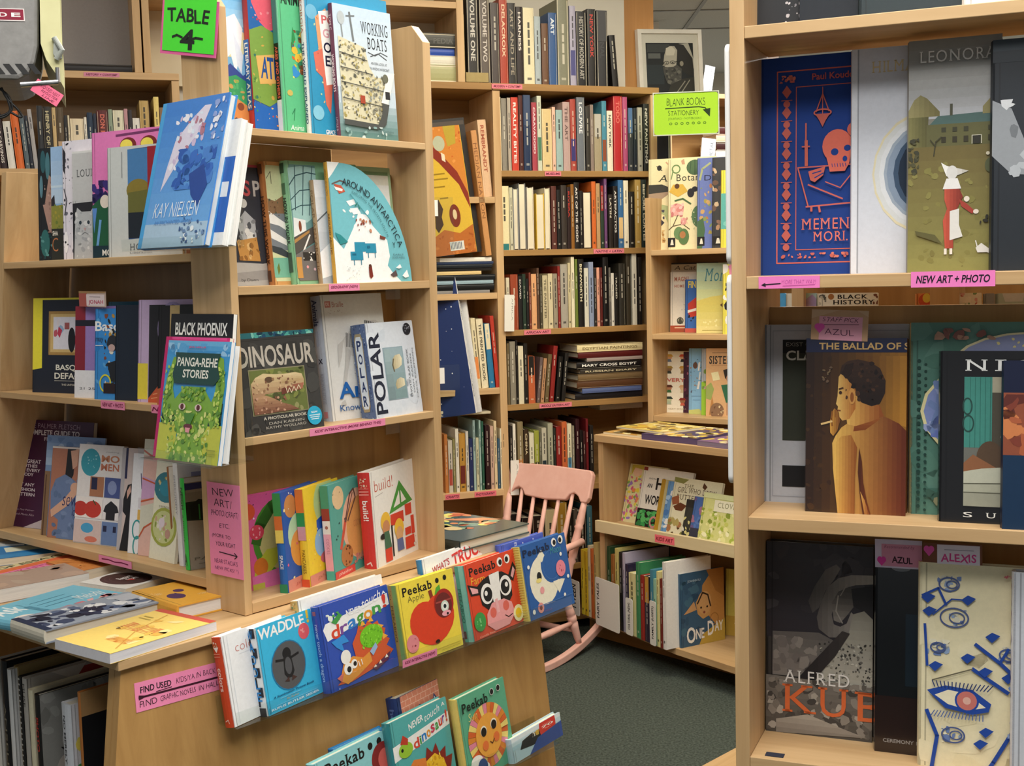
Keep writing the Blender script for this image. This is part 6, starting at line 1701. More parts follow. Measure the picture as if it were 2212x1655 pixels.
row(FB, 1.222, -0.012, 'third shelf ' + BK, '''
1096 1103 600 D8CFB4
1105 1121 593 9A4428
1122 1130 596 1E1C1C - D8D4C8 DAVID
1131 1138 592 26382C
1139 1144 602 1C1A1A
1145 1149 589 7A3A2C
1150 1161 592 E0A878
1162 1167 579 5A4030
1168 1173 594 4A4434
1174 1185 595 C8BC98 - 6A6450 THE PAINTER
1186 1196 591 D4C8A4
1197 1206 591 9A907C
1207 1212 575 8A2A24
1213 1228 571 A8A294
1229 1235 568 C8BC94
1236 1243 555 E2DABA
1244 1250 560 6A7A34
1251 1263 560 1A1816 - D8D0B0 BENWORTH
1264 1273 579 D2D0C0
1274 1284 566 8A96B0
1285 1290 580 2A2420
1291 1297 578 DCA088
1298 1303 578 5A1C18
1304 1316 556 141212
1317 1321 578 6A6660
1322 1328 590 D8D4C8
1329 1337 590 1C1A18 - C8C4B4 TRADED
1338 1352 569 2E2C26
1354 1364 546 3A3428
1367 1377 544 D6D2C2
1379 1388 556 1A1614
''', 0.2, GW)
row(FB, 0.929, -0.012, 'fourth shelf ' + BK, '''
1098 1103 742 6A5C40
1104 1116 738 8C8676
1117 1121 735 1A1614
1122 1133 748 DCD4B8
1134 1142 742 201C18
1143 1157 770 C0623A B 1F1B18
1160 1166 772 6A5A58 >
1168 1175 774 B88A64 >
1177 1185 765 6A5A3C >
1187 1196 747 8A2420 >
1200 1209 770 151311 >
1213 1221 762 1C1A18 >
''', 0.18, GW)
row(FB, 0.59, -0.012, 'fifth shelf ' + BK, '''
1104 1110 921 2A2622
1111 1117 916 E8E4D4
1121 1133 912 8A7C5A D A8703C
1134 1145 928 3A2C1C - D8C8A0 CHINA
1146 1156 936 DCD8BC D A8443C
1157 1167 931 9AA040 D 3A2C20
1168 1172 936 6A6A58
1173 1183 925 C2BEA8 D 26343A
1186 1197 915 A8A890
1198 1203 925 2A2E28
1204 1215 922 8A2420
1216 1227 912 C8683A
1228 1237 916 E0D8B8 D 3A7AA0
1238 1243 920 8A8470
1246 1254 906 34141A
1255 1261 930 1A1414
1262 1267 932 3A1A1A
1268 1273 905 6A1A1E
1276 1284 920 201C1A
''', 0.2, GW)
row(FB, 0.27, -0.012, 'lowest shelf ' + BK, '''
1104 1128 1112 1C1814
1130 1150 1120 241C18
1152 1178 1116 2A2018
1180 1202 1103 D8CCA0
1204 1227 1088 B08A34
1229 1240 1110 241E1A
1241 1250 1102 5A5048
1252 1268 1106 2A1C18
1270 1281 1094 4A7A8A
''', 0.2, GW)


def stack(fr, zb, d, where, data, dep=0.2, group=None):
    """Books lying flat, spines to the aisle; bottom one first. 'x0 x1 height colour [ink TITLE]' with x in pixels at the stack's height."""
    z = zb + 0.0003
    rows = [l.split() for l in data.strip().split('\n')]
    n = len(rows)
    for i, T in enumerate(rows):
        x0, x1, t, col = float(T[0]), float(T[1]), float(T[2]), T[3]
        rnd = random.Random(i + len(where))
        dd = d - rnd.uniform(0, 0.012)
        u0 = along_x(fr.P(0, dd, z), fr.u, x0)
        u1 = along_x(fr.P(0, dd, z), fr.u, x1)
        w = u1 - u0
        # lies on its side: spine_book's height runs along u
        m = Matrix((-ZUP, fr.u, fr.n)).transposed().to_4x4()
        m.translation = fr.P(u0, dd, z + t - 0.0006)
        art = ''
        if len(T) > 5:
            art = 't 0.3 0.08 0.75 %.2f %s bV %s' % (min(0.2 + 0.07 * len(' '.join(T[5:])), 0.92), T[4], ' '.join(T[5:]))
        o = spine_book('book', m, t - 0.0008, w, dep * rnd.uniform(0.85, 1.0), col, art)
        tag(o, '%s book lying flat, %s from bottom %s' % (colour_name(col), ordinal(i + 1), where), 'book', group)
        z += t
    return z


stack(FB, 0.929, -0.012, 'of the tall stack of art books', '''
1243 1388 0.026 17151A
1258 1386 0.020 5A6A98
1247 1388 0.030 5A3A22
1249 1388 0.027 7A6444
1254 1386 0.020 3A342C D8CCA8 RUSSIAN DIARY
1246 1386 0.030 141214 F0EEE6 MARY CROSS EGYPT
1268 1388 0.014 A89890
1249 1388 0.024 5A1A1A
1247 1388 0.030 E4D6A4 8A7A50 EGYPTIAN PAINTINGS
''', 0.22, GW)
zt2 = 0.59 + 0.305
stack(FB, zt2, -0.02, 'laid over the fifth shelf row', '''
1102 1270 0.016 24211C
1104 1272 0.014 A88A58
''', 0.2, GW)
stack(FB, zt2 - 0.02, -0.07, 'at the fifth shelf\'s right end', '''
1296 1388 0.022 D8D4C4
1288 1386 0.024 E2D6BC
''', 0.2, GW)

# ---------------------------------------------------------------- left bay
LB = 'of the gold atlas bay'
row(FB, 1.7385, -0.02, 'upper shelf ' + LB, '''
1046 1064 259 DCB892 < A85A40 REMBRANDT
''', 0.2, GW)
stack(FB, 1.37, -0.005, 'of the stack under the gold atlas', '''
940 1058 0.012 8A8886
938 1068 0.024 111316
936 1066 0.015 9AB4C0
940 1070 0.021 161A1E
938 1040 0.014 E2C68A
936 1062 0.012 24221E
940 1064 0.014 1C2228
944 1066 0.010 2A3A5C
950 1062 0.016 F0ECE0
''', 0.2, GW)
row(FB, 1.0, -0.008, 'middle shelf ' + LB, '''
1031 1040 688 E0D4AE <D E08A4A
1042 1056 690 EADFBE < 5A5444 THE PRINTED BOOK
1058 1070 700 2F78A4 <B E8DCB8
1072 1080 683 B83A2C <
''', 0.16, GW)
row(FB, 0.602, 0.0, 'lower shelf ' + LB, '''
963 970 939 B8743C
971 980 952 C8C0B0 D A84A3C
981 986 948 8A8454
987 994 927 DCD8C8
995 1008 937 B88A3C D 6A2A24
1009 1015 932 D0CCC0
1016 1024 948 24305C
1025 1030 908 9AB4B0
1031 1037 946 C4C4A4
1038 1042 908 9AB8B0
1043 1048 911 2A5A48
1051 1060 919 2E1418
1062 1069 921 C8A894
1070 1076 910 DCC8A0
1077 1082 948 3A5A70
1083 1087 926 E4DCC0
1088 1094 899 D8BC7A
''', 0.2, GW)
stack(FB, 0.602 + 0.295, -0.02, 'over the gold atlas bay\'s lower row', '''
950 1060 0.010 CFC4A6
946 1040 0.012 D8CCAE
''', 0.2, GW)
# face-out books standing in front of the bay
ZY = FB.hit(990, 548, 0.02)[1]
facing(FB, 1.512, -0.02, 949, 1041, 262, 0.012, '2A2624', 'black display board behind the gold picture atlas', 'r 0.01 0.01 0.99 0.99 2a2624; r 0.02 0.02 0.98 0.05 4a4038', name='display_board', cat='board', roll=6, lean=2, soft=True)
facing(FB, 1.512, 0.012, 941, 1030, 278, 0.02, 'D8B23C', 'gold picture atlas with orange arc, standing on the low stack in the maple bay', 'p 0 0 1 0 1 0.58 0.8 0.4 0.4 0.22 0 0.1 d08438; p 0 0.14 0.4 0.28 0.8 0.46 1 0.66 1 0.54 0.8 0.36 0.4 0.18 0 0.06 8a3424; s 701 26 0 0 1 0.3 0.02 0.05 c86a2c e0984c b85a28; p 0.6 0 0.9 0 0.86 0.14 0.66 0.16 b8a03c; e 0.46 0.13 0.14 0.06 b8bca0; p 0.48 0.2 0.56 0.22 0.56 0.28 0.48 0.26 e8d8bc; r 0.04 0.36 0.5 0.37 9a7c24; r 0.06 0.4 0.56 0.41 9a7c24; r 0.04 0.46 0.46 0.47 9a7c24; r 0.3 0.55 0.5 0.56 9a7c24; p 0.1 0.78 0.16 0.6 0.26 0.56 0.34 0.64 0.28 0.7 0.3 0.76 0.16 0.82 4a3420; p 0 0.86 0.3 0.8 0.66 0.84 1 0.78 1 1 0 1 b86a2c; s 702 24 0 0.84 1 1 0.02 0.06 a85a24 c87c3c; e 0.6 0.7 0.13 0.09 7a3420; e 0.6 0.69 0.05 0.04 d8c49a; r 0.38 0.9 0.72 0.97 dcdcd4; ' + ''.join('r %g 0.905 %g 0.96 4a5468;' % (0.4 + k * 0.035, 0.415 + k * 0.035) for k in range(8)), name='picture_book', roll=6, lean=3, rsp='E8CC38', gloss=True)
facing(FB, 1.512, 0.0, 1050, 1062, 282, 0.16, 'C89058', 'orange spined novel leaning beside the gold picture atlas', 't 0.2 0.1 0.8 0.7 8a5a34 v MEDIAN NATION', name='book', roll=6, lean=0)
_e1, _e2, _e3 = axes(FB, -32, 2, 8)
_u = along_x(FB.P(0, 0.045, 0.912), FB.u, 1028)
_P = FB.P(_u, 0.045, 0.912)
_h = along_y(_P, _e2, 598)
_o = make_book('picture_book', mat_of(_e1, _e2, _e3, _P - _e1 * 0.2), 0.2, _h, 0.02, '24386C', ''.join('c %g %g %g e8ecf4;' % (0.1 + (k * 37 % 80) / 100.0, 0.05 + (k * 53 % 90) / 100.0, 0.006 + 0.004 * (k % 3)) for k in range(22)), rsp='EDEEF0', rart='t 0.25 0.1 0.75 0.32 3a3f4c bv THING EXPLAINER; t 0.25 0.68 0.75 0.88 3a3f4c bv RANDALL MUNROE; r 0.42 0.4 0.58 0.64 c8ccd4')
tag(_o, 'navy starry book with white lettered spine leaning at the island rack\'s edge', 'book')
_P2 = FB.P(along_x(FB.P(0, 0.02, 0.912), FB.u, 1039), 0.02, 0.912)
_e1, _e2, _e3 = axes(FB, -32, 2, 7)
_o = make_book('picture_book', mat_of(_e1, _e2, _e3, _P2 - _e1 * 0.18), 0.18, along_y(_P2, _e2, 645), 0.014, 'E8E8E6', '', rsp='EEEFF0', rart='r 0.4 0.1 0.6 0.2 c88a94; r 0.4 0.5 0.6 0.56 4a4a50')
tag(_o, 'plain white book leaning right behind the navy starry one', 'book')
# clear stand with a price card, in front of the gold book and the navy one
for (xc, z0, hh, lab) in ((948, 1.512, 0.22, 'gold atlas'), (962, 0.905, 0.2, 'navy starry book')):
    u = along_x(FB.P(0, 0.07, z0), FB.u, xc)
    st = empty('book_stand', FB.mat(u, 0.07, z0), 'clear acrylic book stand with white price card before the %s' % lab, 'stand')
    mb = MB()
    fbox(mb, -0.04, 0.06, -0.003, 0.0, 0.0, hh)
    fbox(mb, -0.04, 0.06, -0.05, -0.003, 0.0, 0.003)
    mb.build('clear_plate', CLEAR, FB.mat(u, 0.075, z0), st)
    mb = MB()
    fbox(mb, -0.03, 0.0, 0.0005, 0.0012, hh - 0.07, hh - 0.01, 'ECECE8')
    mb.build('price_card', PAPER, FB.mat(u, 0.075, z0), st)

# cubby stack, bookend, far row
stack(FB, 2.169, -0.02, 'of the short stack in the high cubby', '''
900 992 0.066 A9A878
898 986 0.034 E0DCCC
900 982 0.027 2A4EA8
896 986 0.055 3A3A34 5A5A54 PEDIA
''', 0.2, GW)
be = empty('bookend', FB.mat(-0.42, -0.03, 2.1685), 'tan metal bookend holding the top row by the cubby post', 'bookend')
TANM = noisy_mat('tan_enamel', 'A8935A', '98834C', 20.0, 0.45)
mb = MB()
u0 = along_x(FB.P(0, 0, 2.17), FB.u, 1006)
fbox(mb, u0 - 0.001, u0 + 0.001, -0.13, -0.005, 2.169, 2.42)
mb.build('upright_plate', TANM, FB.mat(), be)
mb = MB()
mb.prism([(u0, 0.005), (u0 + 0.085, 0.005), (u0 + 0.1, -0.004), (u0 + 0.1, 0.13), (u0, 0.13)], 2.1685, 2.1695)
fo = mb.build('foot_plate', TANM, FB.mat(), be)
mb = MB()
mb.prism([(-0.005, 2.1695), (0.0, 2.1695), (0.0, 2.205), (-0.005, 2.205)], u0 + 0.001, u0 + 0.09, axis=0)
mb.build('front_lip', TANM, FB.mat(), be)

FARW = 'of the far bookcase behind the island'
row(FB, 1.838, -0.01, 'in the row far behind the left rack', '''
1 17 243 2A1418 < D8D0C8 SUGAR CARVINGS
19 35 262 E0DCD4 <
37 54 240 D86A28 <
56 66 248 56646C <
67 74 250 1A2030 <
75 84 236 A8A4A4 <
86 98 228 26282C
99 118 230 2A2622 - C8BC94 HENRY OF MEN
119 127 232 C8AC7A
128 143 232 5A4A34 D B89A78
144 151 249 1E1C1E
152 156 249 D8CCB0
157 186 256 E2D2B4 D B83028
187 193 253 E4DED0
194 206 243 1C3048
207 214 245 1C2438
215 239 238 5A1C1C - D8705C DON MCCULL
240 249 236 8A9A84
250 273 238 D8D4BC
274 282 235 B88A90
283 291 237 2A2428
292 307 255 E0DCD4
308 328 217 B89A5C
339 350 209 E2CC7A
351 362 232 8A6A4A
''', 0.2, GW)
facing(FB, 2.1695, -0.2, 128, 286, -60, 0.02, 'A29C99', 'big grey cloth portfolio standing in the left high cubby', '', name='portfolio', lean=2, cloth=True)
stack(FB, 2.169, -0.03, 'before the big grey portfolio', '''
136 286 0.03 1E1A1A
''', 0.16, GW)

for c, lab, txt in ((((1090, 637), (1111, 637), (1092, 716)), 'white divider card before the third shelf behind the pink chair', 'AFRICA'), (((1103, 995), (1121, 994), (1105, 1070)), 'white divider card on the fifth shelf behind the pink chair', 'ASIA')):
    paper('divider_card', FB, 0, 0.012, c, 'E8E6DC', 't 0.72 0.1 0.88 0.7 7a7a74 hv %s' % txt, lab, 'card', thick=0.0015)

# ================================================================ large art books in the near bookcase

GR = 'art books in the near bookcase'


def rf(z, d, xl, xr, yt, t, base, label, art='', **kw):
    kw.setdefault('group', GR)
    kw.setdefault('lean', 4)
    kw.setdefault('name', 'art_book')
    return facing(FR, z, d, xl, xr, yt, t, base, label, art, **kw)


r0 = 1.7715
rf(r0, -0.09, 1628, 1752, 0, 0.02, '202328', 'black book with small white flower mark, leftmost on the near bookcase\'s top shelf', 'r 0 0 1 1 202328; s 801 12 0.55 0.8 0.8 0.95 0.01 0.04 c8c4c8 8a8890 e4e0e4', h=0.3)
rf(r0, -0.065, 1727, 1860, 0, 0.02, '30343B', 'charcoal blue book, second on the near bookcase\'s top shelf', 'g 0 0 1 1 4 3a3e46 2a2e34', h=0.29, gloss=True)
rf(r0, -0.045, 1856, 2080, 0, 0.02, '1F2C30', 'dark green black book with white page foot on the near bookcase\'s top shelf', '', h=0.3)
rf(r0, -0.03, 2082, 0, 0, 0.02, 'E8E6E2', 'white book at the right of the near bookcase\'s top shelf', '', h=0.3, w=0.22)

r1 = 1.435
SK = ('l 0.012 0.2 0.065 1.05 0.065 d06a5c; l 0.012 0.2 0.065 0.2 0.945 d06a5c; l 0.012 0.2 0.945 1.05 0.945 d06a5c; l 0.008 0.38 0.14 1.05 0.14 d06a5c; l 0.008 0.38 0.14 0.38 0.885 d06a5c; l 0.008 0.38 0.885 1.05 0.885 d06a5c;'
      + ''.join('p 0.245 %.3f 0.29 %.3f 0.335 %.3f 0.29 %.3f c4655c; c 0.29 %.3f 0.032 c4655c; l 0.008 0.24 %.3f 0.34 %.3f c4655c;' % (y, y - 0.03, y, y + 0.03, y + 0.055, y + 0.038, y + 0.038) for y in [0.16 + k * 0.094 for k in range(8)])
      + 's 811 14 0.22 0.085 0.42 0.12 0.01 0.025 c4655c d87a68; s 812 22 0.24 0.9 1 0.925 0.01 0.03 c4655c d87a68; t 0.53 0.085 1.0 0.115 b85a5c b Paul Koudoun;'
      + 'l 0.008 0.63 0.15 0.63 0.2 d06a5c; l 0.01 0.63 0.18 0.57 0.26 d06a5c; l 0.01 0.63 0.18 0.69 0.26 d06a5c; l 0.008 0.63 0.18 0.63 0.3 d06a5c; o 0.63 0.265 0.085 0.018 0.014 d06a5c; p 0.56 0.27 0.7 0.27 0.66 0.3 0.63 0.33 0.6 0.3 c4655c; '
      + 'l 0.014 0.475 0.31 0.475 0.39 d06a5c; l 0.03 0.478 0.39 0.48 0.5 d06a5c; l 0.012 0.44 0.415 0.51 0.415 d06a5c; l 0.012 0.4 0.51 1.05 0.505 d06a5c; l 0.012 0.4 0.51 0.5 0.69 d06a5c; l 0.014 0.48 0.69 1.05 0.675 d06a5c; l 0.02 0.53 0.69 0.53 0.71 d06a5c; l 0.02 0.6 0.69 0.61 0.715 d06a5c;'
      + 'e 0.77 0.42 0.14 0.075 df7260; p 0.64 0.42 0.9 0.44 0.88 0.5 0.84 0.535 0.7 0.535 0.68 0.49 df7260; e 0.745 0.447 0.035 0.016 1c3f8c; e 0.862 0.432 0.032 0.014 1c3f8c; e 0.84 0.48 0.022 0.013 1c3f8c; ' + ''.join('l 0.006 %g 0.5 %g 0.515 1c3f8c;' % (0.72 + k * 0.025, 0.725 + k * 0.025) for k in range(6))
      + 'p 0.5 0.53 0.66 0.51 0.64 0.55 0.56 0.58 0.52 0.57 d06a5c; l 0.01 0.54 0.54 0.62 0.53 1c3f8c; l 0.01 0.56 0.56 0.64 0.54 1c3f8c; l 0.014 0.5 0.59 0.82 0.66 d06a5c; l 0.01 0.66 0.58 0.8 0.61 0.9 0.55 1.0 0.57 d06a5c; c 0.93 0.35 0.07 d06a5c; p 0.88 0.39 0.97 0.37 0.95 0.41 d06a5c;')
rf(r1, -0.105, 1633.5, 1862, 129.5, 0.024, '1C3F8C', 'cobalt blue book with coral line drawing of a skull and candle', SK + 't 0.44 0.745 0.97 0.795 de7868 s MEMENT; t 0.55 0.805 0.87 0.85 de7868 s MORI.', lean=3, cloth=True, sp='1a3a84')
rf(r1, -0.08, 1838, 2046, 108, 0.026, 'C9CDD6', 'silver grey book with pale concentric rings of blue and cream', 't 0.21 0.06 0.66 0.11 d4c296 s HILMA; e 0.82 0.56 0.6 0.275 d8cfae; e 0.82 0.56 0.58 0.262 cfd2d2; e 0.82 0.56 0.53 0.24 d6d9dc; e 0.82 0.56 0.48 0.22 9aa6b4; e 0.82 0.56 0.45 0.205 8494a8; e 0.84 0.56 0.4 0.185 3c5068; e 0.86 0.56 0.37 0.17 1c2a3c; r 0 0 0.06 1 d2d5dc', lean=3, cloth=True)
rf(r1, -0.056, 1960, 2160, 90, 0.026, '7F7C72', 'olive landscape book with a long stone house and a small red figure', 'g 0 0 1 0.34 8 8a887f aeb0b4; h 6 948c5e 6f683e 0 .3 .06 .255 .13 .235 .2 .25 .34 .31 .34 .33 0 .33; h 6 7a7648 56532e 0 .33 .22 .33 .2 .46 0 .46; p 0.22 0.37 0.32 0.33 1 0.32 1 0.37 4a6460; r 0.2 0.365 1 0.46 5e5c38; p 0.8 0.3 0.94 0.24 1 0.24 1 0.33 0.8 0.33 8a8256; r 0.45 0.28 0.48 0.33 4a4a38; ' + ''.join('r %g 0.38 %g 0.4 3a3a28; r %g 0.42 %g 0.445 34301f;' % (x, x + 0.05, x, x + 0.05) for x in (0.36, 0.48, 0.6, 0.86)) + 'r 0.7 0.42 0.78 0.455 2a2820; l 0.008 0.69 0.455 0.69 0.42 0.79 0.42 0.79 0.455 c8c4b0; p 0 0.46 1 0.46 1 1 0 1 78713c; g 0 0.46 1 1 9 6a5e34 87834a; s 831 60 0 0.5 1 0.98 0.02 0.05 7c763f 756e3b 827c44; s 832 20 0 0.42 0.12 0.6 0.02 0.04 3a3a2a 4c4a30; l 0.012 0.28 0.5 0.3 0.44 0.36 0.42 3a3826; l 0.01 0.3 0.46 0.24 0.43 3a3826; h 4 e4e2dc b8b4aa .36 .53 .42 .545 .66 .57 .56 .585 .5 .59 .42 .59; e 0.48 0.575 0.06 0.03 cfcdc8; p 0.42 0.6 0.54 0.6 0.58 0.645 0.38 0.645 dcdad6; h 6 b8503c 7a2c22 .4 .645 .56 .645 .6 .68 .54 .73 .5 .76 .5 .9 .41 .9 .385 .78 .43 .73 .4 .69; p 0.56 0.69 0.64 0.71 0.72 0.74 0.7 0.755 0.58 0.72 9a3c30; e 0.74 0.745 0.03 0.01 dcd0c0; e 0.64 0.69 0.03 0.012 dcd0c0; p 0.46 0.74 0.56 0.73 0.56 0.8 0.6 0.85 0.46 0.865 d4d2cc; r 0.4 0.9 0.43 0.925 dcd4c8; r 0.46 0.9 0.49 0.925 dcd4c8; p 0.74 0.9 0.8 0.88 0.9 0.91 0.96 0.89 1 0.88 1 0.94 0.86 0.92 0.76 0.92 d8d6d0; l 0.012 0.76 0.9 0.74 0.87 d8d6d0; e 0.88 0.55 0.05 0.03 4e5438; c 0.86 0.5 0.02 c8c0a8; s 833 10 0.78 0.76 1 0.8 0.01 0.04 2c2a22; p 0.08 0.82 0.3 0.84 0.38 0.88 0.1 0.84 5a5632; t 0.12 0.05 0.94 0.1 dedcd6 s LEONORA', lean=3)
rf(r1, -0.032, 2140, 0, 87, 0.024, '23282E', 'black book with grey feather sweep and yellow capital letters', 't 0.2 0.1 0.8 0.14 d8b860 b FRIDA; g 0 0 1 0.1 2 2e3840 242a30; p 0 0.26 0.1 0.3 0.2 0.5 0.35 0.56 0.3 0.6 0.1 0.58 0 0.5 8a8e92; s 841 24 0 0.26 0.36 0.6 0.02 0.06 a8acb0 6a6e72 c8cacc; p 0.16 0.2 0.6 0.24 0.6 0.5 0.4 0.56 0.24 0.44 1a1c20; s 842 10 0.1 0.62 0.8 0.7 0.005 0.02 5a5e62', w=0.23, lean=3)
r2 = 1.1005
rf(r2, -0.12, 1651, 1960, 701.6, 0.024, 'B4B8C0', 'pale grey book with black framed panels and white lettering on the third shelf', 'l 0.006 0.06 0.035 0.06 0.965 9a9ea8; l 0.006 0.06 0.035 1 0.035 9a9ea8; l 0.006 0.06 0.965 1 0.965 9a9ea8; r 0.13 0.085 0.9 0.65 34382f; r 0.13 0.085 0.9 0.16 1f2022; p 0.5 0.28 0.56 0.3 0.56 0.62 0.48 0.62 16181c; r 0.38 0.62 0.6 0.7 3e443e; r 0.13 0.79 0.9 0.91 17181c; t 0.155 0.1 0.56 0.122 8a8a84 r EXIST OTHERWISE; t 0.155 0.145 0.55 0.2 d4d4cc b CLAUDE', lean=3, cloth=True)
BALLAD = ('h 12 2c1a0e 94641f 0 .08 1 .08 1 1 0 1; s 851 26 0 .1 .26 1 .02 .05 42290f 3a2512 352010; h 6 6a4418 a87426 .62 .1 1 .1 1 .5 .7 .46 .6 .3; r 0 0 1 .08 1b2040; t .13 .025 1.08 .065 cfa86a b THE BALLAD OF SE;'
          'h 16 dcae56 5c250e .27 .6 .3 .56 .36 .51 .46 .47 .6 .44 .68 .43 .8 .445 .93 .48 1 .52 1 1 .33 1 .31 .9 .28 .74; v 6 9a5a24 7a3c16 .5 .47 .72 .42 .74 .46 .6 .52 .48 .53;'
          'h 8 d8aa58 8a4a1e .4 .3 .52 .33 .62 .36 .74 .38 .78 .44 .66 .47 .5 .5 .42 .49 .4 .42; h 9 e0b868 a8662a .33 .22 .38 .18 .46 .2 .5 .3 .5 .4 .44 .46 .37 .47 .34 .45 .335 .425 .32 .41 .325 .39 .305 .375 .32 .33 .325 .27;'
          'v 8 3c2619 1c100a .34 .2 .36 .155 .42 .13 .52 .12 .64 .135 .74 .17 .795 .24 .79 .31 .74 .37 .66 .385 .56 .365 .52 .34 .5 .28 .44 .25 .4 .22; s 852 40 .4 .13 .78 .36 .012 .03 3a2416 2a170e 4a2e1c 1a0e08; p .36 .2 .4 .15 .48 .14 .46 .2 .4 .23 2a180e;'
          'e .465 .33 .036 .046 c88f48; e .465 .335 .018 .028 8a4f20; l .016 .335 .29 .375 .283 4a2a14; e .35 .31 .016 .009 3a2010; l .01 .32 .41 .35 .412 7a4020; h 5 c8913c 7a4a1e .26 .43 .29 .4 .33 .42 .35 .47 .32 .53 .28 .56 .25 .54 .245 .48; l .018 .27 .42 .26 .46 .27 .5 8a5520; l .014 .3 .41 .3 .45 8a5520; l .02 .16 .492 .265 .475 dcb878;'
          'h 8 dcae56 8a4e1f .3 .6 .36 .56 .46 .55 .52 .62 .5 .8 .5 1 .33 1 .31 .9 .28 .74; h 4 4a210d 6a3010 .54 .62 .57 .7 .585 .82 .62 .92 .66 1 .58 1 .55 .88 .53 .76; h 4 c8964a 8a4e20 .555 .87 .6 .92 .645 1 .6 1; s 853 10 .16 .16 .3 .26 .01 .02 6a5440 7a6448')
rf(r2, -0.06, 1739.5, 1956, 731, 0.026, '5A3418', 'amber brown book with a bare-backed person smoking, dark blue title band', BALLAD, lean=4, gloss=True, pages='D8D4D0', sp='2a1c14')
CIR = 'e 0.62 0.46 0.56 0.29 e2d8a4; e 0.62 0.46 0.54 0.278 7f8ec2; '
rf(r2, -0.08, 1965, 0, 697, 0.026, '4F7A6C', 'green ornament book with lilac halo and butterflies, behind the glossy black one', 's 861 40 0 0 1 1 0.05 0.12 547f70 4a7466 5a8476; ' + ''.join('c 0.05 %.3f 0.012 1f4038; c 0.09 %.3f 0.009 1f4038;' % (0.2 + k * 0.036, 0.218 + k * 0.036) for k in range(22)) + 'e 0.7 0.22 0.46 0.17 d8cfa4; e 0.7 0.22 0.44 0.16 8a92b8; s 862 12 0.45 0.08 0.95 0.13 0.01 0.02 d8cc8a; ' + CIR + 's 863 30 0.08 0.3 0.4 0.6 0.03 0.08 6a7cc0 98a4cc 7288b8; p 0.22 0.44 0.34 0.38 0.5 0.4 0.5 1 0.36 0.92 0.3 0.7 0.2 0.6 8a7ca8; s 864 24 0.22 0.4 0.46 0.92 0.02 0.05 a898b8 c8b090 7a6c98; s 865 12 0.14 0.03 0.5 0.09 0.02 0.04 7a4a40 a8806a; s 866 10 0.1 0.84 0.46 0.95 0.02 0.05 3a5c50 8a8a6a', w=0.22, lean=3, sp='c8b480')
rf(r2, -0.035, 2028, 0, 758, 0.03, '151517', 'glossy black book with a porch picture and bold white capitals', squeeze('t 0.3 0.05 0.56 0.115 eeeeea s N; t 0.65 0.05 0.78 0.115 eeeeea s I; t 0.88 0.05 1.1 0.115 eeeeea s G; r 0.29 0.15 1 0.9 6a6a62; r 0.29 0.15 0.62 0.56 3f8478; ' + ''.join('l 0.008 %g 0.15 %g 0.56 2f6a60;' % (0.36 + k * 0.06, 0.36 + k * 0.06) for k in range(5)) + 'o 0.33 0.32 0.06 0.05 0.016 24443e; o 0.34 0.42 0.07 0.05 0.016 24443e; r 0.62 0.15 1 0.24 a09a84; r 0.62 0.24 1 0.9 4a4438; e 0.96 0.29 0.14 0.06 a8442c; p 0.75 0.4 0.84 0.34 1 0.35 1 0.52 0.72 0.5 b0b4a8; s 871 34 0.73 0.35 1 0.52 0.02 0.04 23262a d8d8cc 5a5e5a; p 0.72 0.51 0.8 0.5 1 0.53 1 0.56 0.8 0.54 6a3a24; e 0.6 0.62 0.16 0.1 54402e; p 0.29 0.65 0.4 0.6 0.7 0.68 0.7 0.7 0.29 0.72 8a5a3a; p 0.29 0.7 0.5 0.68 1 0.66 1 0.76 0.29 0.77 b8b8a4; p 0.29 0.77 1 0.75 1 0.82 0.29 0.82 a8a894; p 0.29 0.82 1 0.81 1 0.9 0.29 0.9 989886; l 0.012 0.29 0.77 1 0.76 5a5a4a; l 0.012 0.29 0.82 1 0.82 5a5a4a; t 0.29 0.935 0.4 0.965 e8e8e2 s S; t 0.56 0.935 0.68 0.965 e8e8e2 s U; t 0.86 0.935 0.97 0.965 e8e8e2 s S', 0.62), w=0.17, lean=4, gloss=True)
rf(r2, -0.008, 2164.6, 0, 779, 0.026, '121F38', 'navy book with a red rock picture strip, rightmost in view on the third shelf', 'r 0 0 1 0.19 131a34; r 0 0.19 1 0.56 8a4a34; s 881 40 0 0.2 0.5 0.56 0.03 0.08 a85a3a 5a2a24 7a3a2c c87a4a; p 0.2 0.19 1 0.19 1 0.4 0.34 0.3 b4c4d4; r 0 0.56 1 1 16304c', w=0.22, lean=4)
r3 = 0.7545
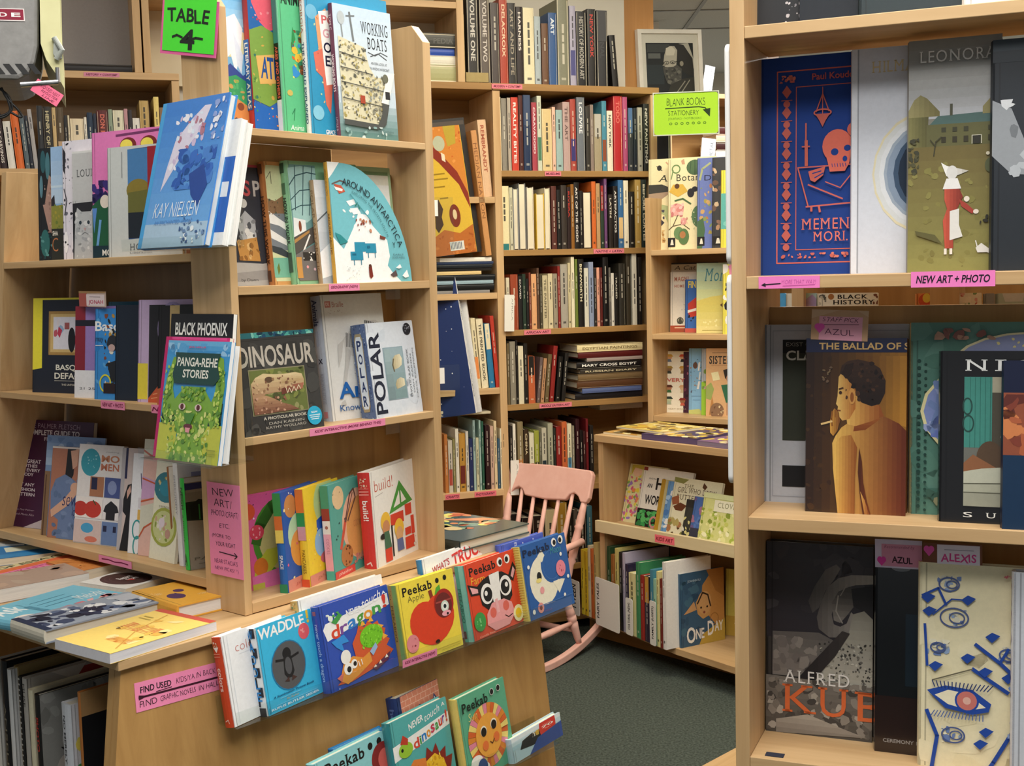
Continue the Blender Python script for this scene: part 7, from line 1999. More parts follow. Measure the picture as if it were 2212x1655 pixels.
SHELL = ('v 10 3a3539 2c282d 0 0 1 0 1 .5 0 .5; s 891 26 0 0 1 .36 .05 .14 403a3d 353034 454043; r .05 0 .058 1 221f21; v 6 5f5955 837b73 .06 .47 .5 .46 .66 .5 .5 .6 .36 .7 .06 .7; s 892 26 .07 .49 .5 .68 .03 .08 7d756f 6f6762 8a827a;'
         'h 8 4a4543 6e6761 .4 .3 .46 .22 .56 .13 .66 .1 .7 .12 .64 .18 .56 .24 .5 .33 .44 .36; h 10 5a5450 a39c92 .5 .44 .48 .38 .52 .3 .58 .22 .68 .17 .8 .15 1 .145 1 .19 .84 .2 .74 .22 .66 .28 .62 .36 .64 .41 .7 .42 .76 .4 .8 .34 .84 .36 .82 .43 .74 .475 .6 .48; v 6 4a4541 7a736c .62 .3 .68 .24 .78 .21 .9 .22 .84 .3 .76 .36 .7 .4 .64 .39; v 6 1d1a1c 2a2628 .8 .22 1 .2 1 .36 .9 .33 .82 .31; l .012 .68 .26 .66 .34 .72 .4 968f86; l .01 .76 .2 .7 .26 8a837a;'
         'v 8 8f8a7d b4afa1 .82 .35 .92 .33 1 .37 1 .74 .44 .74 .56 .63 .7 .52 .78 .45; s 893 190 .5 .5 1 .74 .006 .016 4a4844 6a6660 c4c0b2 35332f 8a867a; h 5 241f21 38322f .72 .44 .79 .45 .66 .57 .5 .68 .38 .71 .3 .71 .5 .58; v 8 7a736a 4f4a44 0 .7 1 .72 1 1 0 1; s 894 110 0 .71 1 .99 .02 .07 8a8278 56504a a8a094 45403c 7a7268 625c55; v 4 a89f92 857d73 .1 .93 .4 .89 .7 .94 .96 .98 .1 1;'
         't .17 .665 .79 .73 e6e2dc s ALFRED; t .16 .74 .48 .885 d86a38 s K; t .5 .74 .78 .89 d86a38 s U; t .84 .745 1.1 .895 d86a38 s B')
rf(r3, -0.11, 1655, 1884, 1168.5, 0.024, '3C3734', 'charcoal art book with a horn-shaped shell drawing and orange capitals', SHELL, lean=3)
rf(r3, -0.078, 1889, 2020, 1215, 0.026, '121417', 'black book with dim blue panel and brown foot on the lowest shelf in view', 'r 0.5 0.26 1 0.64 16222c; r 0 0.7 1 1 241614; s 901 10 0.7 0.44 0.98 0.56 0.02 0.05 2a3c3c 1c2c30 3a4440; e 0.42 0.02 0.16 0.02 7a7e84; t 0.14 0.925 0.8 0.945 8a8684 b CEREMONY 101; t 0.92 0.8 1.0 0.82 c8c4c0 b N', lean=3, gloss=True)
ROSE = ''.join('s %d 12 %g %g %g %g 0.01 0.035 8fa4c4 d8d4c0 6a80b0 e6dfc4;' % (911 + i, x - 0.09, y - 0.04, x + 0.09, y + 0.04) for i, (x, y) in enumerate(((0.22, 0.1), (0.26, 0.26), (0.8, 0.24), (0.14, 0.41), (0.66, 0.42), (0.84, 0.62), (0.26, 0.83), (0.76, 0.72))))
ROSO = ''.join('o %g %g %g %g 0.012 4a5a8a;o %g %g %g %g 0.01 4a5a8a;' % (x, y, r, r * 0.45, x + 0.02, y, r * 0.55, r * 0.26) for x, y, r in ((0.22, 0.1, 0.08), (0.26, 0.26, 0.11), (0.82, 0.24, 0.1), (0.14, 0.41, 0.06), (0.66, 0.42, 0.07), (0.26, 0.83, 0.09)))
LEAF = ''.join('p %g %g %g %g %g %g %g %g 24489c;' % (x - 0.05, y, x, y - 0.024, x + 0.06, y - 0.01, x, y + 0.026) for x, y in ((0.06, 0.17), (0.07, 0.235), (0.36, 0.17), (0.54, 0.34), (0.36, 0.45), (0.12, 0.5), (0.49, 0.51), (0.66, 0.53), (0.5, 0.8), (0.46, 0.86)))
EYE = 'p 0.06 0.62 0.2 0.59 0.4 0.6 0.54 0.66 0.52 0.7 0.4 0.72 0.2 0.7 24489c; p 0.12 0.64 0.22 0.61 0.36 0.62 0.5 0.68 0.38 0.7 0.22 0.68 ece2c2; c 0.36 0.655 0.09 24489c; c 0.36 0.655 0.075 c8746a; c 0.36 0.655 0.03 e0b0a0;' + ''.join('l 0.008 %.3f 0.6 %.3f 0.57 24386c; l 0.007 %.3f 0.715 %.3f 0.745 4a64a0;' % (0.12 + k * 0.026, 0.1 + k * 0.03, 0.12 + k * 0.024, 0.09 + k * 0.026) for k in range(16))
rf(r3, -0.045, 1984, 0, 1213.7, 0.02, 'E5DAB4', 'cream book with blue roses, thorny stems and a large lashed eye', squeeze('s 921 16 0 0 1 1 0.08 0.2 e8ddb8 e2d6ae; ' + ROSE + ROSO + 'l 0.02 0.04 0.3 0.06 0.5 24489c; l 0.018 0.02 0.16 0.14 0.12 0.2 0.2 24489c; l 0.012 0.1 0.25 0.24 0.17 0.34 0.17 24489c; l 0.028 0.42 0.38 0.6 0.46 0.78 0.56 24489c; l 0.02 0.6 0.46 0.66 0.39 24489c; l 0.03 0.4 0.5 0.66 0.6 24489c; l 0.01 0.1 0.57 0.4 0.5 6a6450; l 0.03 0.06 0.72 0.14 0.84 0.1 1 24489c; l 0.03 0.7 0.78 0.56 0.94 0.5 1 24489c; ' + LEAF + EYE + 'p 0.7 0.58 0.9 0.56 0.96 0.62 0.92 0.7 0.76 0.72 0.68 0.66 b4c2da; s 922 40 0.66 0.56 0.98 0.82 0.015 0.04 8aa4d0 c8d0dc 6a8cc8; e 0.76 0.88 0.07 0.03 7aa4d8; t 0.62 0.035 1.0 0.06 c05a64 bsi **CAVE', 0.72), w=0.24, lean=3)
rf(r3, -0.02, 2185, 0, 1236, 0.026, 'C3C6CC', 'silver grey book with tall red title on its white spine', '', w=0.2, lean=3, sp='E8E9EE', spart='t 0.2 0.06 0.75 0.6 a84a40 bv DEATH; t 0.2 0.64 0.75 0.97 a84a40 v IN A SALVER')
paper('staff_card', FR, 0, -0.075, ((1754, 668), (1877, 672), (1754, 733)), 'C8A888', 'p 0 0.3 0.5 0 0.8 0 1 0.2 1 1 0 1 c09a78; r 0.14 0.22 0.9 1 e0a0b4; t 0.2 0.24 0.84 0.4 4a2030 hwi STAFF PICK; l 0.01 0.18 0.5 0.84 0.46 4a2030; t 0.24 0.62 0.76 0.84 5a3048 hw AZUL; e 0.12 0.56 0.06 0.1 e05ab0; e 0.18 0.56 0.06 0.1 e05ab0; p 0.06 0.6 0.24 0.6 0.15 0.78 e05ab0', 'pink staff pick card lettered AZUL standing above the amber brown book', 'card')
paper('staff_card', FR, 0, -0.07, ((1890, 1164), (1992, 1169), (1890, 1225)), 'D8C8DC', 'r 0.14 0.16 1 0.94 d890a8; t 0.2 0.2 0.84 0.34 7a3a58 hi Recommended by; t 0.36 0.58 0.8 0.84 3a1c28 hbw AZUL; e 0.1 0.72 0.055 0.11 e040a0; e 0.18 0.72 0.055 0.11 e040a0; p 0.045 0.76 0.235 0.76 0.14 0.94 e040a0', 'pink staff card with dark lettering and a heart above the black lowest-shelf book', 'card')
paper('staff_card', FR, 0, -0.06, ((1994, 1172), (2122, 1178), (1994, 1216)), '7A4A34', 'r 0.24 0.06 0.96 1 e6dce8; t 0.3 0.46 0.9 0.92 d84a90 bw ALEXIS; r 0.36 0.28 0.86 0.32 a8a0b0; e 0.06 0.3 0.05 0.16 e85aae; e 0.14 0.3 0.05 0.16 e85aae; p 0.01 0.36 0.19 0.36 0.1 0.66 e85aae', 'white staff card lettered ALEXIS in pink above the cream rose book', 'card')
# handwriting on the left shelf tag
# books of the bookcase that backs onto the near one, seen through the slot
back = empty('bookcase', FR.mat(0.3, -0.6, 0), 'plain bookcase seen through the slot behind the near bookcase', 'bookcase')
for u0, u1 in ((-0.02, 0.0), (0.205, 0.25), (0.9, 0.92)):
    mb = MB()
    fbox(mb, u0, u1, -0.7, -0.45, 0, 1.75)
    mb.build('upright', WOODV, FR.mat(), back)
for z in (1.2, 0.8):
    mb = MB()
    fbox(mb, 0.0005, 0.2045, -0.7, -0.45, z - 0.02, z)
    fbox(mb, 0.2505, 0.8995, -0.7, -0.45, z - 0.02, z)
    mb.build('shelf', WOODH, FR.mat(), back)
mb = MB()
fbox(mb, -0.02, 0.92, -0.715, -0.7005, 0, 1.75)
mb.build('back_panel', WOODP, FR.mat(), back)
for i, (xl, xr, col, lab, art) in enumerate(((1662, 1697, '4A9ACC', 'blue book with white bottle', 'p 0.1 0 0.4 0 0.5 1 0.1 1 d8e4ec; r 0.1 0.03 0.4 0.2 c86a78'), (1698, 1718, 'D8CFBC', 'slim cream book', ''), (1719, 1763, 'A8CCD0', 'pale blue book with magenta peaks', 'p 0 0.06 0.4 0.01 0.6 0.1 0.5 0.6 0 0.6 b84a8a; p 0.5 0.05 0.8 0.01 1 0.05 1 0.6 0.5 0.6 a898c8'), (1765, 1895, 'EDE8D4', 'cream book titled in heavy black capitals', 't 0.34 0.014 0.84 0.05 17171a bs BLACK; t 0.26 0.06 0.95 0.098 17171a bs HISTORY; c 0.23 0.03 0.05 a8703c; s 931 8 0.03 0.01 0.15 0.1 0.02 0.04 5a5a54 c8c4b0; s 932 4 0.92 0.01 1 0.1 0.02 0.04 7a4a34'), (1978, 2022, 'E08A4C', 'orange book with yellow emblem', 'e 0.5 0.06 0.4 0.06 c8502c; e 0.5 0.04 0.2 0.04 e8c84a'), (2030, 2118, 'E6E2D4', 'cream book with floral label', 's 933 20 0.1 0 0.9 0.12 0.03 0.07 b85a54 7a9a6a d8a4a0; r 0.25 0.03 0.75 0.08 efe9dc'), (2124, 2146, '8A8E94', 'slate grey book', ''), (2150, 2212, 'A8B8B0', 'pale green book with grey panel', 'p 0.2 0 1 0 0.9 0.07 0.3 0.07 c8ccd0'))):
    facing(FR, 1.2005, -0.47 - 0.002 * (i % 2), xl, xr, 634, 0.014, col, lab + ' seen through the slot of the near bookcase', art, lean=2, name='picture_book', group='books behind the near bookcase')

# ================================================================ picture books on the low cabinet and the tall narrow bookcase
GK = 'picture books around the low cabinet'


def kf(z, d, xl, xr, yt, t, base, label, art='', **kw):
    kw.setdefault('group', GK)
    kw.setdefault('lean', 16)
    kw.setdefault('name', 'picture_book')
    return facing(FK, z, d, xl, xr, yt, t, base, label, art, **kw)


kz = 0.4835
kf(kz + 0.008, -0.115, 1314, 0, 1001, 0.01, '6A7AA0', 'sunset and rainbow picture book, leftmost on the slanted shelf', 'g 0 0 1 0.5 6 e89a3a 7a8aa4; p 0 0.26 0.5 0.2 1 0.3 1 0.36 0.5 0.28 0 0.34 a888a0; g 0 0.4 1 0.74 4 6f86a6 a8b0b4; p 0 0.74 1 0.7 1 1 0 1 c8a45a; p 0 0.9 0.6 0.86 0.6 1 0 1 6a6a3a', w=0.19)
kf(kz + 0.006, -0.098, 1341, 0, 1001, 0.01, 'E4DCA8', 'floral picture book with yellow-haired girl on the slanted shelf', 's 941 80 0 0.1 0.5 1 0.03 0.07 c870a0 e88a5a 9a7ac8 7aa858 e8d84a d85a8a; e 0.3 0.12 0.16 0.09 f0c8a8; p 0.08 0.02 0.5 0 0.5 0.08 0.2 0.06 0.1 0.2 c8b848', w=0.19)
kf(kz + 0.005, -0.082, 1371, 0, 1008, 0.012, 'EFEBDF', 'white picture book with large black words and a dark garden below', 'r 0 0.7 0.7 1 1c1a1a; r 0 0 0.1 0.06 8a3424; t 0.16 0.17 0.4 0.2 4a4a44 r WHO IN AN; t 0.14 0.27 0.28 0.34 2a2a2a bi AN; t 0.36 0.16 0.56 0.36 1a1a1a b H; t 0.14 0.46 0.52 0.62 1c1c1c b WOR; s 951 30 0.02 0.72 0.5 1 0.03 0.07 3a9a54 5ab868 2c7a44; o 0.44 0.9 0.1 0.1 0.04 c88a8a', w=0.24)
kf(kz + 0.003, -0.07, 1412, 0, 1035, 0.012, 'B8902C', 'ochre spined book on the slanted shelf beside the white one', 'r 0 0 0.12 1 b8902c; r 0.12 0 1 1 c8bc8a', w=0.16)
kf(kz + 0.002, -0.058, 1426, 0, 1039, 0.01, '6A9ACC', 'blue bird picture book on the slanted shelf', 's 961 20 0 0.05 0.4 0.9 0.04 0.1 4a7ab8 a8c8e4 e8e8e4', w=0.18)
kf(kz, -0.046, 1437.6, 1530, 1030, 0.012, 'E2DCBC', 'pale picture book of butterflies with brown script title', 'p 0 0 0.3 0.02 0.2 0.1 0 0.08 8a8a4a; t 0.22 0.1 0.42 0.16 6a5a34 s THE; t 0.1 0.16 0.9 0.25 5a4a30 s GIRL WHO DREW; t 0.1 0.28 0.8 0.37 5a4a30 s BUTTERFLIES; p 0.62 0.04 0.7 0.1 0.66 0.16 0.6 0.12 5a3a24; p 0.0 0.36 0.14 0.3 0.18 0.44 0.04 0.48 9a5a3a; p 0.06 0.5 0.2 0.42 0.34 0.46 0.26 0.56 0.12 0.56 6a3a20; s 971 20 0 0.6 0.5 1 0.03 0.08 8a8a4a b0a060 5a4428 a8744c', w=0.22)
kf(kz, -0.034, 1470, 0, 1078, 0.01, '3A3A34', 'dark picture book with pale ducks on the slanted shelf', 's 981 12 0 0.3 0.4 1 0.04 0.07 e0dcd0 d8d08a; r 0 0 0.5 0.2 2c2c2a', w=0.15)
kf(kz, -0.024, 1486, 0, 1072, 0.01, '4A6AA8', 'blue and lilac picture book on the slanted shelf', 's 982 16 0 0 0.4 1 0.05 0.1 5a7ab8 6a5a8c a8708c; r 0 0.7 0.4 1 3a3a4a', w=0.15)
kf(kz, -0.012, 1504, 0, 1063, 0.012, 'D4D48A', 'lime green garden picture book at the right end of the slanted shelf', 's 991 120 0 0.3 1 1 0.02 0.05 a8b84a e8e4a0 8a9a3a f0ecc0 c8cc6a; r 0.2 0.12 1 0.34 ece8cc; t 0.26 0.16 0.98 0.26 8a8a5a s CLOVER CHARM; r 0 0 1 0.1 d8dca4', w=0.26)
# bottom shelf: spines and two face-out books
FKR = Frame(FK.P(-0.811, -0.046, 0), 151.5)
row(FKR, 0.1075, 0.0, 'in the low cabinet\'s bottom row', '''
1257 1263 1186 E4C83A
1264 1271 1190 D8B42C
1272 1277 1178 D8CCA8
1278 1284 1185 C86A34
1285 1290 1172 C8B070
1314 1321 1180 2A4A2C
1322 1330 1197 9A6430
1331 1338 1184 C8BC74
1340 1346 1192 1C1C20
1347 1352 1194 B8B0C4
1353 1359 1218 2A2440 Q D8B83A
1360 1374 1236 D8D098
1376 1384 1214 3F8A5C
1385 1393 1242 9A2C24
1394 1404 1244 2A2438 B C8963A
1406 1412 1230 4A8AA0
1413 1419 1250 9CC8AC
1420 1426 1234 E4DC9A
1427 1432 1250 7A2C24
1433 1439 1214 ECEAE4
''', 0.22, GK)
kf(0.1075, 0.033, 1472.4, 1566, 1241, 0.012, '3A5C78', 'blue grey picture book with a sleepy brown mouse creature and big white title', 'p 0.5 0.2 0.76 0 1 0.02 1 0.94 0.6 0.6 0.46 0.5 c08a4a; p 0.6 0 1 0 1 0.4 0.8 0.3 a8743a; s 1001 26 0 0.1 0.5 0.9 0.05 0.12 34546e 446a80 2c4a64; p 0.34 0.42 0.5 0.28 0.62 0.3 0.7 0.44 0.66 0.62 0.5 0.66 0.38 0.58 c8985c; e 0.54 0.44 0.16 0.16 cfa068; p 0.06 0.56 0.3 0.4 0.36 0.52 c89a68; l 0.03 0.38 0.44 0.5 0.3 0.62 0.34 0.68 0.5 3a2a20; c 0.46 0.5 0.02 1c1410; c 0.6 0.5 0.02 1c1410; c 0.53 0.57 0.025 8a4a3a; o 0.76 0.68 0.1 0.08 0.015 9a6a34; t 0.16 0.1 0.46 0.14 a8bcc8 b JOANNA RU; p 0.5 0.86 1 0.7 1 1 0.4 1 c0a044; t 0.12 0.74 0.32 0.96 eeece4 hb O; t 0.33 0.78 0.52 0.92 eeece4 b NE; t 0.6 0.7 0.74 0.9 eeece4 b D; t 0.76 0.72 0.96 0.86 eeece4 b AY', lean=1, yaw=77.3)
kf(0.1075, -0.2, 1567, 0, 1229, 0.014, 'D8C860', 'yellow cookbook of fairy tales partly hidden by the near bookcase post', 't 0.2 0.1 0.8 0.2 8a7a2a b Jewish; t 0.2 0.22 0.7 0.3 8a7a2a b Fairy; t 0.2 0.32 0.6 0.4 8a7a2a b Tale; t 0.2 0.42 0.75 0.5 8a7a2a b Feasts; r 0.2 0.56 0.6 0.58 a8984a; r 0 0.7 1 1 c8a444; r 0.2 0.8 0.4 0.82 f0e4a8; r 0.5 0.8 0.7 0.82 f0e4a8', lean=3, w=0.17, yaw=20)
# white divider cards sticking out of the row
for (xl, xr, yt, hh, txt, lab) in ((1228, 1252, 1248, 0.165, 'TWEEN', 'small white divider card with black writing by the yellow books'), (1287, 1338, 1245, 0.165, 'FAIRY TALES', 'wide blank white divider card in the low cabinet\'s bottom row'), (1352, 1367, 1290, 0.17, 'CULTURAL (NEW)', 'slim white divider card, first lettered one right of the wide card'), (1404, 1417, 1296, 0.18, 'FAMILY (USED)', 'slim white divider card with curling writing beside the dark red book')):
    dd = 0.035 if xl < 1340 else 0.012
    u = along_x(FKR.P(0, dd, 0.14), FKR.u, xl)
    w = along_x(FKR.P(u, dd, 0.14), FKR.u, xr)
    P0 = FKR.P(u, dd, 0.11)
    hgt = along_y(P0, ZUP, yt)
    mb = MB()
    r = 0.008
    o = []
    for cx, cy, a0 in ((w - r, r, -90), (w - r, hgt - r, 0), (r, hgt - r, 90), (r, r, 180)):
        for k in range(5):
            a = math.radians(a0 + 90 * k / 4)
            o.append((cx + min(r, w / 2) * math.cos(a), cy + r * math.sin(a)))
    mb.prism(o, -0.0015, 0, 'E6E4DC')
    draw(mb, 't %s 0.12 %s 0.85 1c1c20 hbV %s' % (('0.06', '0.16', txt) if xr - xl > 30 else ('0.3', '0.7', txt)), w, hgt, lambda X, Y, Z: (X, Y, Z))
    e1, e2, e3 = axes(FKR)
    ob = mb.build('divider_card', PAPER, mat_of(e1, e2, e3, P0))
    tag(ob, lab, 'card', 'white divider cards in the low cabinet')

# magazines lying on the cabinet top
kt = 0.8303


def top_book(u0, u1, d0, d1, z, t, rot, base, label, art, pages='E6DCC0', name='picture_book'):
    a = math.radians(FK.az - rot)
    e1 = Vector((math.sin(a), math.cos(a), 0))
    e2 = -Vector((math.cos(a), -math.sin(a), 0))
    m = mat_of(e1, e2, ZUP, FK.P(u0, d1, z + t))
    o = make_book(name, m, u1 - u0, d1 - d0, t, base, art, soft=True, pages=pages)
    tag(o, label, 'book', 'picture books lying on the low cabinet')


YEL = 's %d 60 0 0 1 1 0.04 0.12 d8b84a e8d88a 9a7a3c c8963c 6a5a3a f0e4b0'
top_book(-0.66, -0.46, -0.28, -0.03, kt, 0.009, 0, 'C89A50', 'thin yellow brown picture book at the low cabinet\'s left end', YEL % 1012)
top_book(-0.45, -0.2, -0.29, -0.012, kt, 0.022, 2, '4A3A60', 'picture book with dark purple lettered edge lying on the low cabinet', YEL % 1013 + '; r 0.1 0.1 0.4 0.2 5a3a6a', pages='5A4A70')
top_book(-0.62, -0.36, -0.27, -0.06, kt + 0.0223, 0.008, -6, 'DCC46A', 'bright yellow picture book resting across two others on the low cabinet', YEL % 1014)
top_book(-0.19, 0.05, -0.28, -0.01, kt, 0.018, -2, '7A5A80', 'purple and orange picture book lying at the low cabinet\'s right part', YEL % 1015 + '; r 0 0 1 0.1 8a4a6a', pages='8A7A90')

GU = 'face-out picture books in the tall narrow bookcase'


def uf(z, d, xl, xr, yt, t, base, label, art='', **kw):
    kw.setdefault('group', GU)
    kw.setdefault('yaw', 12)
    kw.setdefault('lean', 4)
    kw.setdefault('name', 'picture_book')
    return facing(FU, z, d, xl, xr, yt, t, base, label, art, **kw)


u1 = 1.519
BLK = 'r 0.0 0.87 0.15 0.97 1c1a18; p 0.05 0.95 0.07 0.89 0.1 0.89 0.12 0.95 e0dccc;'
uf(u1, -0.075, 1400.7, 0, 345, 0.02, 'EADFB2', 'cream nature picture book with beetle and moth, leftmost on the tall case\'s top', 't 0.14 0.18 0.38 0.25 2a2a24 si An; e 0.16 0.1 0.035 0.03 2a2a24; l 0.012 0.12 0.08 0.2 0.13 2a2a24; l 0.02 0.26 0.04 0.34 0.1 0.3 0.15 c8a080; p 0 0.28 0.2 0.28 0.38 0.34 0.3 0.38 0 0.42 3a3a34; p 0 0.38 0.36 0.36 0.2 0.44 0 0.44 a89078; p 0.08 0.48 0.3 0.52 0.36 0.6 0.3 0.72 0.24 0.62 0.14 0.58 b0bc8a; p 0 0.62 0.08 0.58 0.24 0.7 0.16 0.76 0.06 0.82 3a3a48; s 1021 12 0 0.56 0.24 0.82 0.02 0.05 2c2c3a 4a4a58; s 1022 10 0.2 0.78 0.4 0.92 0.02 0.05 c8a064 b08850 d8bc84; ' + BLK, w=0.27)
uf(u1, -0.055, 1443, 0, 345, 0.02, 'EBE0B4', 'cream botany picture book with pink magnolia and cactus on the tall case\'s top', 't 0.16 0.17 0.64 0.245 2a2a24 s Botan; e 0.54 0.1 0.17 0.085 4f6b48; l 0.012 0.54 0.02 0.54 0.18 2f4a34; l 0.01 0.46 0.03 0.44 0.16 2f4a34; l 0.01 0.62 0.03 0.64 0.16 2f4a34; o 0.16 0.11 0.09 0.05 0.025 6a8a54; l 0.02 0.1 0.12 0.06 0.22 6a8a54; p 0.26 0.02 0.32 0 0.34 0.06 0.28 0.06 c89a7a; p 0.02 0.36 0.1 0.28 0.3 0.28 0.4 0.36 0.2 0.42 d8b04a; c 0.18 0.3 0.05 5a3a24; e 0.46 0.38 0.07 0.05 26242a; e 0.54 0.34 0.06 0.03 26242a; e 0.18 0.56 0.14 0.07 e2a8a0; s 1031 16 0.06 0.49 0.32 0.64 0.03 0.06 d88a84 eec4bc c87a78; l 0.016 0.2 0.62 0.1 0.74 0.02 0.78 5a4a34; l 0.014 0.1 0.74 0.3 0.72 0.44 0.78 5a4a34; e 0.32 0.69 0.06 0.04 dc9a94; s 1032 8 0.26 0.65 0.4 0.73 0.015 0.03 e8b8b0 c87a78; l 0.03 0.14 0.46 0.3 0.44 0.46 0.5 4a6a44; e 0.62 0.64 0.14 0.12 5a7a54; s 1033 20 0.46 0.54 0.64 0.8 0.005 0.02 c8cca4 3a5a3c; e 0.22 0.82 0.1 0.07 6a8a5c; e 0.32 0.86 0.11 0.09 5a7a4c; e 0.3 0.84 0.06 0.04 b07a4c; ' + BLK, w=0.27)
uf(u1, -0.035, 1506, 0, 342, 0.02, '6A7AB8', 'blue dinosaur picture book on the tall case\'s top', 't 0.14 0.19 0.36 0.25 20203a s Di; l 0.04 0.05 0.24 0.1 0.12 0.26 0.06 a8b080; s 1041 18 0.04 0.28 0.3 0.84 0.02 0.06 a89a4a c8a06a b87a4c 8a9a5a; p 0 0.7 0.12 0.66 0.16 0.8 0.1 1 0 1 4a6a48; ' + BLK, w=0.27)
uf(u1, -0.018, 1538.5, 0, 341, 0.018, '3A3A3C', 'dark picture book with brown crest strip on the tall case\'s top', 's 1051 16 0 0.04 0.26 0.8 0.02 0.06 b08a6a 6a5040 8a6a5a c8b090; ' + BLK, w=0.26)
uf(u1, -0.005, 1557, 0, 368, 0.014, 'E8D84A', 'yellow picture book with teal middle on the tall case\'s top', 'r 0 0.3 1 0.76 5aa8a0; s 1061 8 0 0.3 0.4 0.76 0.04 0.09 4a908c 7ac0b4', w=0.22)
u2 = 1.1938
uf(u2, -0.15, 1433, 0, 569, 0.012, '1F1C1E', 'black sleeved picture book at left on the tall case\'s middle shelf', 'r 0.08 0.02 0.94 0.76 d8d4c0; t 0.2 0.04 0.6 0.1 3a3a34 i A Cat; s 1071 8 0.1 0.12 0.3 0.7 0.02 0.04 3a3a34 b8b4a0; t 0.06 0.8 0.3 0.93 c83c30 b HA', w=0.22)
uf(u2, -0.13, 1447.7, 0, 588, 0.014, 'E6DFD0', 'cream picture book with brick red lettering on the tall case\'s middle shelf', 't 0.14 0.08 0.66 0.155 b86a50 bs MAGNI; t 0.14 0.21 0.5 0.26 b86a50 bs HOME; c 0.36 0.81 0.12 3a3a34; c 0.36 0.81 0.09 a8a48c; p 0.26 0.86 0.36 0.74 0.46 0.86 4a4a40; r 0 0.89 1 1 a84e34; r 0.16 0.92 0.6 0.935 e8c8a8; s 1081 4 0.4 0.5 0.6 0.66 0.01 0.03 7a8a7a', w=0.24)
uf(u2, -0.11, 1480, 0, 604, 0.014, '3A6AB4', 'blue picture book with red vehicle and yellow letters on the middle shelf', 't 0.14 0.03 0.5 0.16 f0d84a b FIN; p 0.12 0.46 0.5 0.34 0.9 0.34 0.9 0.66 0.16 0.72 c23c2c; p 0.12 0.58 0.9 0.5 0.9 0.55 0.12 0.63 e8e4dc; s 1091 6 0.1 0.66 0.6 0.8 0.04 0.07 1c1c24; r 0 0.92 1 1 c85a4c', w=0.2)
uf(u2, -0.07, 1504.5, 0, 569, 0.016, 'C8D4A8', 'soft green and yellow picture book with blue script title on the middle shelf', 'g 0 0 1 1 8 b4d0b8 e6d070; p 0 0.54 0.4 0.48 1 0.44 1 1 0 1 d8c868; g 0 0.6 1 1 4 d8ca6c e4d890; t 0.22 0.08 0.86 0.26 4a8a94 si Mom; p 0.66 0.6 0.8 0.54 0.82 0.6 0.74 0.64 5a3a24; s 1101 10 0.1 0.8 0.6 0.92 0.02 0.04 f0e8a8; r 0.16 0.955 0.78 0.965 a8984a', w=0.24)
uf(u2, -0.02, 1561, 0, 571, 0.014, 'E8DC5A', 'yellow and black picture book with pink shape beside the white board', 's 1111 22 0 0 0.5 1 0.06 0.14 1c1c20 e8dc5a f0ece4 e890b0', w=0.2)
u3 = 0.8733
uf(u3, -0.13, 1404, 0, 767, 0.014, 'B88A98', 'dusty pink star picture book, leftmost on the tall case\'s lower shelf', 'r 0 0 1 0.06 7a5a84; r 0 0.76 1 1 7a5080; s 1121 20 0.02 0.08 0.6 0.74 0.06 0.12 bc8e9c b48694 c09aa4; p 0.3 0.6 0.36 0.54 0.42 0.6 0.5 0.6 0.44 0.66 0.46 0.74 0.36 0.7 f0e8e0; l 0.02 0.05 0.8 0.3 0.7 0.44 0.66 e8dcd4; e 0.2 0.92 0.1 0.06 e0a060; o 0.4 0.3 0.08 0.12 0.015 6a4a60', w=0.24)
FIG = ''.join('c %g %g 0.085 %s; p %g %g %g %g %g %g %g %g %s;' % (x, y, c1, x - 0.13, y - 0.01, x + 0.13, y - 0.01, x + 0.07, y - 0.05, x - 0.07, y - 0.05, c2) + 'p %g %g %g %g %g %g %g %g %s;' % (x - 0.05, y + 0.03, x + 0.05, y + 0.03, x + 0.08, y + 0.075, x - 0.08, y + 0.075, c3) for x, y, c1, c2, c3 in ((0.28, 0.1, 'd8a47a', 'd8a83a', '6a7a8a'), (0.72, 0.1, 'e0b08a', 'd8502c', '2a2a2c'), (0.28, 0.29, '8a6a4a', 'a88a3a', '3a3a30'), (0.72, 0.29, 'c8a070', 'c8963a', '9a7a4a'), (0.28, 0.6, 'b07a5a', '5a2c1c', '3a6a3c'), (0.72, 0.6, 'dcb890', 'd8a87a', 'd8c4a0'), (0.28, 0.79, 'b8c4a0', '2a3a34', 'a8b8a0'), (0.72, 0.81, '9a6a4a', '8a2c24', 'c8604a')))
uf(u3, -0.112, 1427, 1477, 758.7, 0.014, 'F0EAD6', 'white picture book with rows of tiny hatted people and one red word', FIG + 't 0.2 0.44 0.8 0.5 c86a5c b VERY; t 0.25 0.93 0.85 0.95 a89a80 r VERY SMALL', w=0.125)
uf(u3, -0.13, 1476, 0, 760, 0.012, '4A1F38', 'maroon picture book squeezed between the tiny people and blue ones', 's 1131 14 0 0.1 0.5 0.9 0.04 0.09 7a3a54 2a1424 a85a70', w=0.12)
uf(u3, -0.1, 1488, 0, 752.7, 0.014, '8ABCE0', 'sky blue picture book with small animals and white slips on the lower shelf', 's 1141 26 0.05 0.15 0.55 0.7 0.015 0.04 4a6a8a a87a54 6a8a6a 5a5a70; e 0.24 0.26 0.09 0.05 6a4a3c; p 0.36 0.22 0.44 0.2 0.4 0.34 0.34 0.34 f0f0ec; p 0.4 0.36 0.46 0.36 0.42 0.48 0.37 0.48 f0f0ec; p 0.36 0.5 0.44 0.5 0.38 0.62 0.3 0.62 f0f0ec; r 0.1 0.72 0.5 0.73 6a94b8; r 0.16 0.78 0.44 0.79 6a94b8; p 0 0.94 0.4 0.92 0.6 1 0 1 c8cc7a', w=0.2)
